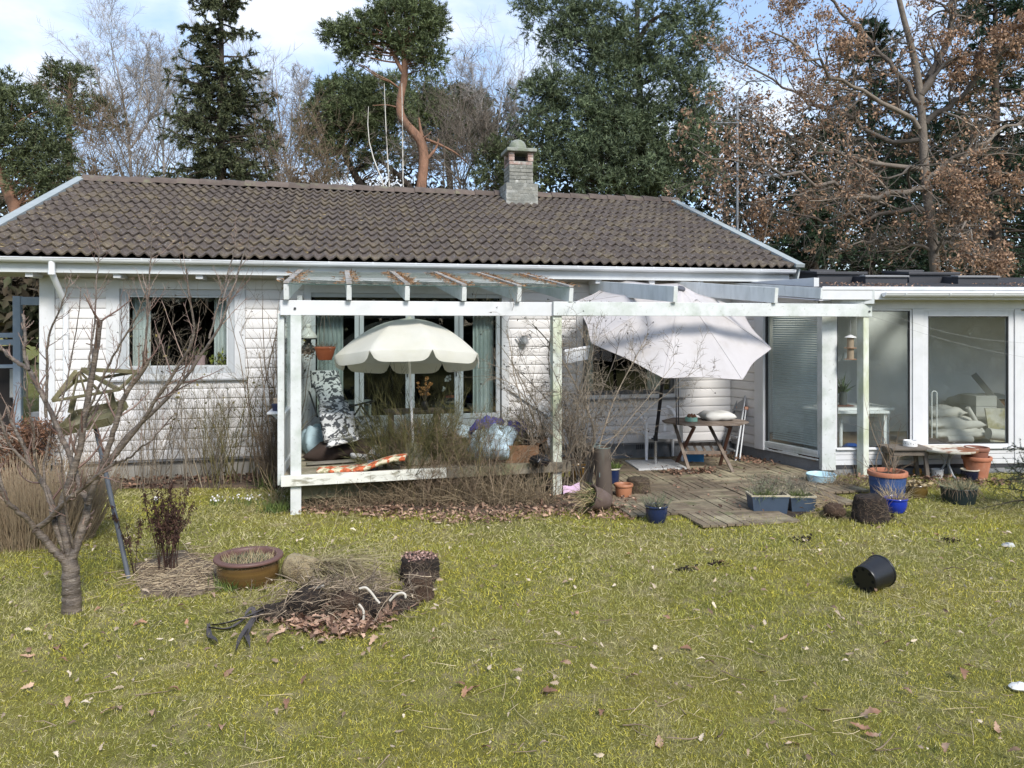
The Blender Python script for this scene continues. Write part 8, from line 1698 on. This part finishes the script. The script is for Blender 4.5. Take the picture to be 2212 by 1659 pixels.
# snowdrops and green tufts in the bed
rr=np.random.default_rng(171);xs_=np.concatenate([rr.normal(335,6,9),rr.uniform(440,545,26),rr.normal(640*.8848,30,6)]);P_=np.array([tuple(G(x_,1086+rr.uniform(-5,9)))for x_ in xs_]);V1,a1_,b1_=blades(np.repeat(P_,4,0)+rr.normal(0,.012,(len(P_)*4,3))*np.array([1,1,0]),np.stack([rr.normal(0,.3,len(P_)*4),rr.normal(0,.3,len(P_)*4),np.ones(len(P_)*4)],1),.08,.006,rr)
sd_=thing('snowdrops','row of small white snowdrops along the bed edge','flowers',tuple(P_[0]));link('leaves',npmesh('leaves',V1,[a1_,b1_]),GREENG,sd_);V,f=leafquads(np.repeat(P_+np.array([0,0,.085]),3,0),rr.normal(0,.4,(len(P_)*3,3))+np.array([0,0,-1]),.026,.016,rr);link('petals',npmesh('petals',V,[f]),C('white_petal',(.8,.8,.8)),sd_)
for(px,py,h,n,sd,lab)in((590,1052,.22,170,172,'dark green bulb leaves in the bed by the climbing rose'),(600,1105,.14,220,173,'fresh green grass tuft at the foot of the left veranda post'),(515,1272,.13,300,174,'fresh green tuft beside the brown bowl planter')):
 rr=np.random.default_rng(sd);q=G(px,py);P_=np.array(q)[None]+rr.normal(0,.09,(n,3))*np.array([1,.6,0]);V,a1_,b1_=blades(P_,np.stack([rr.normal(0,.4,n),rr.normal(0,.4,n),np.ones(n)],1),h*rr.uniform(.5,1.1,n),.007,rr,.4);tag(link('green_tuft',npmesh('green_tuft',V,[a1_,b1_]),GREENG),lab,'plant')
 # ------------------------------------------------------------------ heap of garden waste on the lawn
hp0=G(725,1318)
bed('compost_mound',[(hp0.x+.62*math.cos(a),hp0.y+.26*math.sin(a))for a in np.linspace(0,5.6,9)],SOIL,.05,'stuff');tag(COL.objects['compost_mound'],'low mound of dark soil under the waste heap','soil')
pc=foot(640,1250,.10);t_=thing('root_bound_plant','uprooted grass plant lying on its side with a pale root bound pot shape','uprooted plant',tuple(G(690,1240)))
ax=(RIGHT*.82-VIEW*.30-UP*.12).normalized();Q=ax.to_track_quat('Z','Y').to_matrix().to_4x4();dW=dep(G(690,1250));cW=PD(622,1212,dW);cW.z=.115
m_=MB();rr=random.Random(2);prof=[(.0005,0),(.085,.0),(.105,.03),(.11,.12),(.115,.22),(.10,.30),(.05,.34)];m_.lathe(prof,(0,0,0),24);T=Matrix.Translation(cW)@Q;m_.v=[tuple(T@(Vector(v)*(1+rr.uniform(-.03,.03))))for v in m_.v];m_.build('root_mass',M('pale_root_mass',(.36,.29,.17),.9,.25,18,(.15,.11,.065),9,(.48,.62),.85,1.,50,.02),t_,smooth=70)
rr=np.random.default_rng(181);n=180;a=rr.uniform(0,6.28,n);z_=rr.uniform(.1,.34,n);P_=np.array([tuple(T@Vector((.112*math.cos(a[i]),.112*math.sin(a[i]),z_[i])))for i in range(n)]);g_=grow(P_,np.array(ax)[None]*.3+rr.normal(0,.6,(n,3)),rr.uniform(.05,.14,n),.002,6,.3,(0,0,0),.6,rr);g_[0][:,:,2]=np.maximum(g_[0][:,:,2],.01);tube_obj('roots',[(g_[0],g_[1],3)],PALEG,t_)
n=1300;P_=np.array(cW+ax*.34)[None]+rr.normal(0,.05,(n,3));D=np.array(ax+UP*.30)[None]+rr.normal(0,.30,(n,3));g_=grow(P_,D,rr.uniform(.25,.62,n),.0028,7,.06,(0,0,-.13),.5,rr);g_[0][:,:,2]=np.maximum(g_[0][:,:,2],.012+rr.uniform(0,.05,(n,1)));tube_obj('dead_leaves',[(g_[0],g_[1],3)],M('olive_dead_grass',(.22,.165,.085),.85,.2,8,islcol=(.34,.29,.16),isl=.3,bump=0),t_)
BRB=MATS['brown_rootball']
for(px,py,r_,sd,lab)in((665,1342,.14,3,'left dark root clump in the waste heap, among leaves'),(745,1338,.12,4,'brown root clump in the middle of the waste heap'),(800,1342,.10,5,'black root clump at the right of the waste heap by the white hose')):
 c=foot(px*.8848 if px>9999 else px*.9 if False else px-0,py,r_*.8);px_=px
 rr=np.random.default_rng(sd);n=22;vs=[];fs=[]
 for j in range(9):
  for k in range(n):a=2*math.pi*k/n;q=r_*math.sin(math.pi*(.06+.9*j/8))**.7*(1+rr.normal(0,.06));vs.append((c.x+q*math.cos(a),c.y+q*math.sin(a),r_*1.45*j/8+rr.normal(0,.006)))
 for j in range(8):
  for k in range(n):fs.append((j*n+k,j*n+(k+1)%n,(j+1)*n+(k+1)%n,(j+1)*n+k))
 fs.append(tuple(8*n+k for k in range(n)));m_=MB();m_.add(vs,fs);t_=thing('root_ball',lab,'root ball',tuple(c),group='tipped out root balls');m_.build('soil',ROOTS if sd!=4 else BRB,t_,smooth=70)
 n2=90;a=rr.uniform(0,6.28,n2);zz_=rr.uniform(0.1,1.4,n2)*r_;P_=np.stack([c.x+r_*np.cos(a),c.y+r_*np.sin(a),zz_],1);g_=grow(P_,np.stack([-np.sin(a),np.cos(a),rr.normal(0,.8,n2)],1),rr.uniform(.06,.2,n2),.0016,6,.25,(0,0,0),.6,rr);g_[0][:,:,2]=np.maximum(g_[0][:,:,2],.01);tube_obj('roots',[(g_[0],g_[1],3)],TWIG,t_)
rr=np.random.default_rng(190);n=270;P_=np.array(G(715,1338)+VIEW*.13)[None]+np.stack([rr.normal(0,.26,n),rr.normal(0,.13,n),rr.uniform(.02,.24,n)],1);g_=grow(P_,np.stack([rr.normal(0,1,n),rr.normal(0,.7,n),rr.normal(.1,.35,n)],1),rr.uniform(.10,.30,n),rr.uniform(.002,.0055,n),7,.12,(0,0,-.05),.4,rr);k_=kids(g_[0],g_[1],4,.2,1,(30,60),(.2,.45),.6,5,.15,(0,0,0),.5,rr,minr=.0014)
for a in(g_[0],k_[0]):a[:,:,2]=np.maximum(a[:,:,2],.01)
tag(tube_obj('brushwood',[(g_[0],g_[1],4),(k_[0],k_[1],3)],M('grey_brush',(.11,.080,.055),.85,.2,12,islcol=(.33,.26,.18),isl=.35,bump=0)),'tangled cut twigs piled over the waste heap on the lawn','brushwood',kind='stuff')
br_=limb([(595,1345),(625,1310),(665,1275),(700,1265)],dep(G(640,1330)),.016,.010,14);br_[0][:,:,2]=np.maximum(br_[0][:,:,2],.03);rr=np.random.default_rng(191);k_=kids(br_[0],br_[1],34,.05,1,(50,85),(.03,.08),.35,4,.2,(0,0,.05),.5,rr,minr=.002);tag(tube_obj('lichened_branch',[(br_[0]+rr.normal(0,.002,br_[0].shape),br_[1]*(1+rr.normal(0,.12,br_[1].shape)),8),(k_[0],k_[1],4)],M('pale_lichen_branch',(.36,.33,.28),.9,.3,40,(.12,.10,.08),30,(.45,.6),.9,.6)),'pale lichen covered branch sticking out of the waste heap','branch')
for(pix,lab)in(([(776,1272),(790,1268),(802,1280),(815,1298),(820,1303)],'white hose end arching behind the waste heap'),([(775,1305),(786,1318),(786,1340),(770,1358),(748,1366),(735,1372)],'longest white hose curve at the front of the waste heap'),([(842,1298),(855,1284),(868,1280),(876,1284),(876,1294)],'short white hose loop next to the small root ball')):
 dH=dep(G(800,1345))-.08;pts=[PD(x_,y_,dH)for x_,y_ in pix]
 for p in pts:p.z=max(p.z,.02)
 l=polyline(pts,[.0085,.0085],20);tag(tube_obj('hose',[(l[0],l[1],12)],C('white_hose',(.50,.46,.39),.5)),lab,'hose','white hose pieces')
 # black strap leaves
STRAP=M('black_withered_strap_leaf',(.040,.036,.038),.6,.3,8,islcol=(.075,.065,.062),isl=.25,bump=.2)
rr=np.random.default_rng(195)
for k,(pix,lab)in enumerate((([(575,1330),(545,1350),(500,1356),(455,1358)],'black withered strap leaf pointing left from the heap'),([(560,1340),(530,1375),(515,1390),(510,1420)],'black withered strap leaf bending down toward the near lawn'),([(540,1350),(490,1368),(450,1374)],'short black strap leaf in the middle of the withered fan'),([(450,1362),(452,1385),(470,1410)],'black strap leaf curled at the far left of the heap'),([(530,1368),(535,1400),(540,1418)],'black strap leaf lying straight toward the viewer'),([(585,1325),(560,1345),(540,1372),(536,1385)],'broad black strap leaf beside the lichened branch'),([(530,1340),(545,1332),(552,1345)],'small dark curled leaf behind the withered fan'))):
 pts=[G(x_,y_)+UP*.02 for x_,y_ in pix];l=polyline(pts,[1,1],12)[0][0];w_=.017*np.sin(np.linspace(.5,3.0,12));dd=np.gradient(l,axis=0);sd_=unit(np.cross(dd,[0,0,1.]));l[:,2]+=.02*np.sin(np.linspace(0,5,12)+k)+.02;V=np.concatenate([l-sd_*w_[:,None]+np.array([0,0,.014]),l,l+sd_*w_[:,None]+np.array([0,0,.010])]);f=[(i,i+1,12+i+1,12+i)for i in range(11)]+[(12+i,12+i+1,24+i+1,24+i)for i in range(11)]
 tag(link('strap_leaf',npmesh('strap_leaf',V,[np.array(f)],True),STRAP),lab,'leaf','black withered strap leaves')
 # ------------------------------------------------------------------ fallen oak leaves
def oakleaf_mesh(seed):
 rr=random.Random(seed);half=[(0,.015),(.15,.10),(.24,.07),(.36,.20),(.45,.12),(.58,.25),(.66,.15),(.80,.20),(.88,.10),(1.0,.0)]
 vs,fs=[],[];cu,cv=rr.uniform(.2,.9),rr.uniform(-.5,.9)
 def z(x,y):return cu*.5*y*y*4*.5+cv*.22*math.sin(x*3.0)+.03*math.sin(9*x+7*y+seed)
 mid=[(x,0)for x,_ in half];n=len(half)
 for x,w_ in half:j=rr.uniform(.8,1.15);vs+=[(x,w_*j,z(x,w_*1.6)),(x,0,z(x,0)-.02),(x,-w_*rr.uniform(.8,1.15),z(x,w_*1.3))]
 for i in range(n-1):fs+=[(3*i+1,3*i+4,3*i+3,3*i),(3*i+2,3*i+5,3*i+4,3*i+1)]
 m_=MB();m_.add(vs,fs);me=m_.mesh('oak_leaf');me.polygons.foreach_set('use_smooth',[True]*len(me.polygons));return me
LEAF1=M('fallen_oak_leaf',(.33,.175,.105),.75,.25,20,obj=.35,bump=.1,trans=.15,col2=(.45,.30,.20),c2s=2.5,c2t=(.48,.56))
lms=[oakleaf_mesh(k)for k in range(5)]
for me in lms:me.materials.append(LEAF1)
rr=random.Random(77);spots=[(122,1415,1.3),(38,1425,1.0),(60,1410,.9),(150,1440,.8),(320,1355,.9),(286,1362,.8),(232,1265,1.1),(258,1250,.9),(405,1345,1.0),(590,1380,1.1),(735,1390,1.1),(665,1465,1.0),(600,1375,.9),(1042,1490,1.2),(1010,1493,1.0),(985,1485,.8),(800,1405,1.1),(850,1395,.8),(930,1390,.8),(1350,1205,.9),(1352,1475,1.0),(1205,1505,1.1),(1210,1440,.8),(1545,1448,.9),(1470,1410,.8),(1655,1460,1.0),(1790,1545,1.0),(1860,1560,1.2),(1835,1572,1.0),(2080,1480,1.1),(2110,1455,.8),(1940,1500,.8),(1435,1340,.7),(1570,1290,.8),(1700,1380,.8),(1930,1395,.9),(265,1545,1.0),(250,1540,.9),(505,1455,.9),(390,1505,.8),(1060,1630,.8),(620,1545,.9),(860,1540,.8),(1420,1600,1.1),(1080,1395,.8),(1240,1330,.7),(1910,1600,.9),(2150,1570,.9),(1545,1222,1.0),(1495,1230,.9),(2025,1165,1.0),(1660,1170,.7),(640,1112,1.),(575,1400,1.),(700,1365,1.1),(680,1370,1.),(660,1362,1.1),(720,1352,1.),(830,1322,1.),(815,1330,1.1),(610,1360,1.),(548,1378,.9),(460,1300,.8),(200,1330,.8),(95,1370,.9),(140,1540,.9),(40,1500,.9),(330,1560,.9),(480,1590,.8),(1300,1560,.9),(1700,1620,.9),(2040,1640,.9)]
for px,py,s_ in spots:
 p=G(px+rr.uniform(-4,4),py);o=link('fallen_leaf',rr.choice(lms),None);o.location=p+UP*.032;k=.10*s_*rr.uniform(.85,1.15);o.scale=(k,k,k);o.rotation_euler=(rr.uniform(-.5,.5),rr.uniform(-.4,.4),rr.uniform(0,6.28));tag(o,'single dry pinkish brown oak leaf lying on the mossy lawn','leaf','dry oak leaves scattered on the lawn')
LV=[np.array([tuple(v.co)for v in me.vertices])for me in lms];LF=np.array([tuple(p.vertices)for p in lms[0].polygons])
def litter(polys,n,seed,name='leaf_litter',z=.0,mat=LITTER,L_=(.05,.10),label='drift of fallen brown leaves',up=.35):
 rr=np.random.default_rng(seed);Q=[]
 for pl in polys:
  xs_=[p[0]for p in pl];ys_=[p[1]for p in pl];k=0;cnt=0;cx_,cy_=sum(xs_)/len(pl),sum(ys_)/len(pl)
  while k<n//len(polys)and cnt<n*20:
   cnt+=1;x_,y_=rr.uniform(min(xs_),max(xs_)),rr.uniform(min(ys_),max(ys_))
   if inpoly(x_,y_,pl):e=1+abs(rr.normal(0,.07));Q.append((cx_+(x_-cx_)*e,cy_+(y_-cy_)*e));k+=1
 Q=np.array(Q);n=len(Q);t=rr.normal(size=(n,3))*np.array([1,1,up]);t=unit(t);b=unit(np.cross(t,rr.normal(size=(n,3))*.5+np.array([0,0,1])));c=np.cross(b,t);sc_=rr.uniform(*L_,n)[:,None,None];which=rr.integers(0,5,n);Lv=np.stack(LV)[which]
 V=(Lv[:,:,:1]*t[:,None]+Lv[:,:,1:2]*b[:,None]+Lv[:,:,2:3]*c[:,None])*sc_+np.stack([Q[:,0],Q[:,1],z+rr.uniform(.008,.045,n)],1)[:,None];V[:,:,2]=np.maximum(V[:,:,2],z+.004)
 f=(LF[None]+(np.arange(n)*Lv.shape[1])[:,None,None]).reshape(-1,4);return tag(link(name,npmesh(name,V.reshape(-1,3),[f]),mat),label,'leaves',kind='stuff')
LIT2=M('brown_wet_litter',(.105,.060,.040),.85,.2,12,islcol=(.22,.13,.085),isl=.35,bump=0)
litter([gp((850,1120),(1000,1135),(1200,1118),(1330,1128),(1390,1100),(1330,1070),(1200,1075),(1000,1095),(860,1100))],1250,201,L_=(.04,.085),label='drift of fallen leaves in front of the veranda and copper pipe')
litter([gp((640,1112),(860,1122),(860,1096),(640,1095))],260,202,label='thin leaf litter below the left half of the veranda')
litter([[(-3.6,10.9),(-1.0,10.9),(-.9,11.2),(-3.7,11.2)],[(-3.3,10.6),(-1.2,10.6),(-1.1,10.95),(-3.5,10.95)]],900,203,mat=LIT2,label='brown leaves heaped along the foundation under the window')
litter([gp((600,1355),(700,1385),(800,1370),(880,1310),(800,1320),(640,1335))],620,204,L_=(.045,.09),label='oak leaves heaped around the garden waste')
rr=np.random.default_rng(205);n=900;P_=np.array([tuple(G(385+62*a,1248+26*b))for a,b in rr.normal(0,.75,(n,2))]);P_[:,2]=rr.uniform(.012,.05,n);g_=grow(P_,np.stack([rr.normal(size=n),rr.normal(size=n),rr.normal(0,.12,n)],1),rr.uniform(.05,.24,n),rr.uniform(.0018,.004,n),4,.06,(0,0,-.02),.6,rr);g_[0][:,:,2]=np.maximum(g_[0][:,:,2],.008);tag(tube_obj('straw_mulch',[(g_[0],g_[1],4)],M('mulch_stalk',(.20,.14,.09),.85,.2,12,islcol=(.42,.34,.22),isl=.3,bump=0)),'chopped brown and straw coloured stalks on the mulch','straw',kind='stuff')
litter([[(5.2,11.15),(6.0,11.1),(6.2,10.2),(6.0,10.0),(5.6,10.9)],[(2.6,11.2),(3.5,11.2),(3.4,11.0),(2.7,10.95)],[(4.3,10.0),(5.1,10.0),(5.0,9.8),(4.4,9.8)]],480,206,z=.03,mat=LIT2,label='brown leaves blown into the patio corners')
litter([gp((1830,1045),(1990,1060),(2160,1052),(2200,1040),(2000,1030),(1840,1030))],360,207,mat=LIT2,label='dead leaves along the garden room foundation')
litter([gp((0,1130),(2212,1130),(2212,1655),(0,1655))],760,208,name='leaf_crumbs',z=.016,L_=(.018,.065),mat=M('leaf_crumb',(.24,.15,.09),.8,.2,12,islcol=(.44,.37,.27),isl=.4,bump=0),label='small leaf fragments strewn over the whole lawn')
litter([v_],230,209,name='leaf_crumbs',z=.035,L_=(.025,.075),mat=LIT2,label='leaf fragments scattered on the patio slats')
# pale dead stems by the corner post
drygrass('dead_grass','pale dead stems around the foot of the right pergola post',[G(1800,1052),G(1830,1055),G(1850,1050)],150,.34,DGR,126,.10,.6)
# ------------------------------------------------------------------ the lawn itself: short mossy grass
def lawn_blades(n,dmin,dmax,seed,lo,hi,wd,mat,name,dens=None,zone=None,flat=.0):
 rr=np.random.default_rng(seed);u=rr.random(n);d=dmin*(dmax/dmin)**u;r=rr.uniform(-.72,.72,n)*d
 X=r*CS+d*SN;Y=-r*SN+d*CS;ok=Y<10.9
 for pl in BLOCK:ok&=~np.array(pl(X,Y))
 den=np.sin(X*2.3+1.1*np.sin(Y*1.7))+np.sin(Y*3.1+X)+rr.normal(0,1.,n)
 if zone is not None:den=den+(5.4-Y)*.32;ok&=(den>zone[0])&(den<zone[1])
 X,Y,d=X[ok],Y[ok],d[ok];m=len(X);P_=np.stack([X,Y,lawn_height(X,Y)-.004],1)
 ph_=2.2*np.sin(X*2.9+1.7*np.sin(Y*2.3))+rr.normal(0,1.7,m);tilt_=rr.uniform(.25+flat,1.5+flat,m)
 D=np.stack([np.cos(ph_)*tilt_,np.sin(ph_)*tilt_,np.ones(m)],1);s=np.clip(d/5.,.8,2.2)
 V,a,b=blades(P_,D,rr.uniform(lo,hi,m)*np.clip(s,.9,1.4),wd*s,rr,.8);o=link(name,npmesh(name,V,[a,b]),mat);o['kind']='stuff';return o
def blk(poly):
 xs_=np.array([p[0]for p in poly]);ys_=np.array([p[1]for p in poly])
 def f(X,Y):
  c=np.zeros(len(X),bool);n=len(xs_)
  for i in range(n):
   j=(i+1)%n;cond=(ys_[i]>Y)!=(ys_[j]>Y);xx=(xs_[j]-xs_[i])*(Y-ys_[i])/(ys_[j]-ys_[i]+1e-12)+xs_[i];c^=cond&(X<xx)
  return c
 return f
BLOCK=[blk(v_),blk(gp((640,1104),(800,1100),(1000,1106),(1180,1102),(1360,1086),(1370,1020),(1210,1020),(640,1085))),blk(gp((285,1220),(305,1285),(420,1295),(475,1275),(485,1228),(400,1190))),blk([(6.4,9.5),(20,7.6),(20,14),(6.4,14)]),blk([(-4,10.45),(-1,10.45),(-1,11.3),(-4,11.3)])]
GR1=M('mossy_green_grass',(.235,.255,.048),.7,.2,1.2,islcol=(.40,.385,.085),col2=(.46,.41,.20),c2s=1.1,c2t=(.46,.62),c2amt=.75,col3=(.26,.20,.11),c3s=.75,c3t=(.52,.66),c3amt=.75,isl=.25,bump=0,trans=.25)
GR2=M('yellow_moss_grass',(.42,.375,.045),.75,.2,1.5,islcol=(.58,.51,.08),col2=(.36,.33,.09),c2s=1.3,c2t=(.5,.64),c2amt=.7,col3=(.16,.18,.045),c3s=.55,c3t=(.5,.62),c3amt=.8,isl=.25,bump=0,trans=.25)
GR3=M('straw_grass',(.52,.455,.23),.8,.15,1.5,islcol=(.68,.61,.36),isl=.25,bump=0,trans=.2)
lawn_blades(135000,3.2,11.5,301,.014,.040,.0040,GR1,'green_grass')
lawn_blades(130000,3.2,11.5,302,.010,.028,.0048,GR2,'yellow_moss',zone=(-.6,9))
lawn_blades(60000,3.2,11.5,303,.018,.045,.0030,GR3,'straw_grass',zone=(-9,.7),flat=.9)
# loose straws lying on the lawn
rr=np.random.default_rng(310);n=170;P_=np.array([tuple(G(a,b))for a,b in zip(rr.uniform(0,2212,n),1130+520*rr.random(n)**1.2)]);P_[:,2]=.022;D=np.stack([rr.normal(size=n),rr.normal(size=n),rr.normal(0,.05,n)],1);g_=grow(P_,D,rr.uniform(.06,.28,n),.0016,5,.10,(0,0,0),.6,rr);g_[0][:,:,2]=np.clip(g_[0][:,:,2],.015,.05);tag(tube_obj('loose_straws',[(g_[0],g_[1],4)],STRAW),'loose straws and thin twigs strewn over the lawn','straw',kind='stuff')
rr=np.random.default_rng(311);n=60;P_=np.array([tuple(G(a,b))for a,b in zip(rr.uniform(0,2212,n),1150+500*rr.random(n))]);P_[:,2]=.03;g_=grow(P_,np.stack([rr.normal(size=n),rr.normal(size=n),rr.normal(0,.05,n)],1),rr.uniform(.05,.22,n),rr.uniform(.002,.005,n),6,.16,(0,0,0),.5,rr);g_[0][:,:,2]=np.clip(g_[0][:,:,2],.02,.06);tag(tube_obj('fallen_twigs',[(g_[0],g_[1],5)],TWIG),'short dark fallen twigs strewn over the lawn','twigs',kind='stuff')
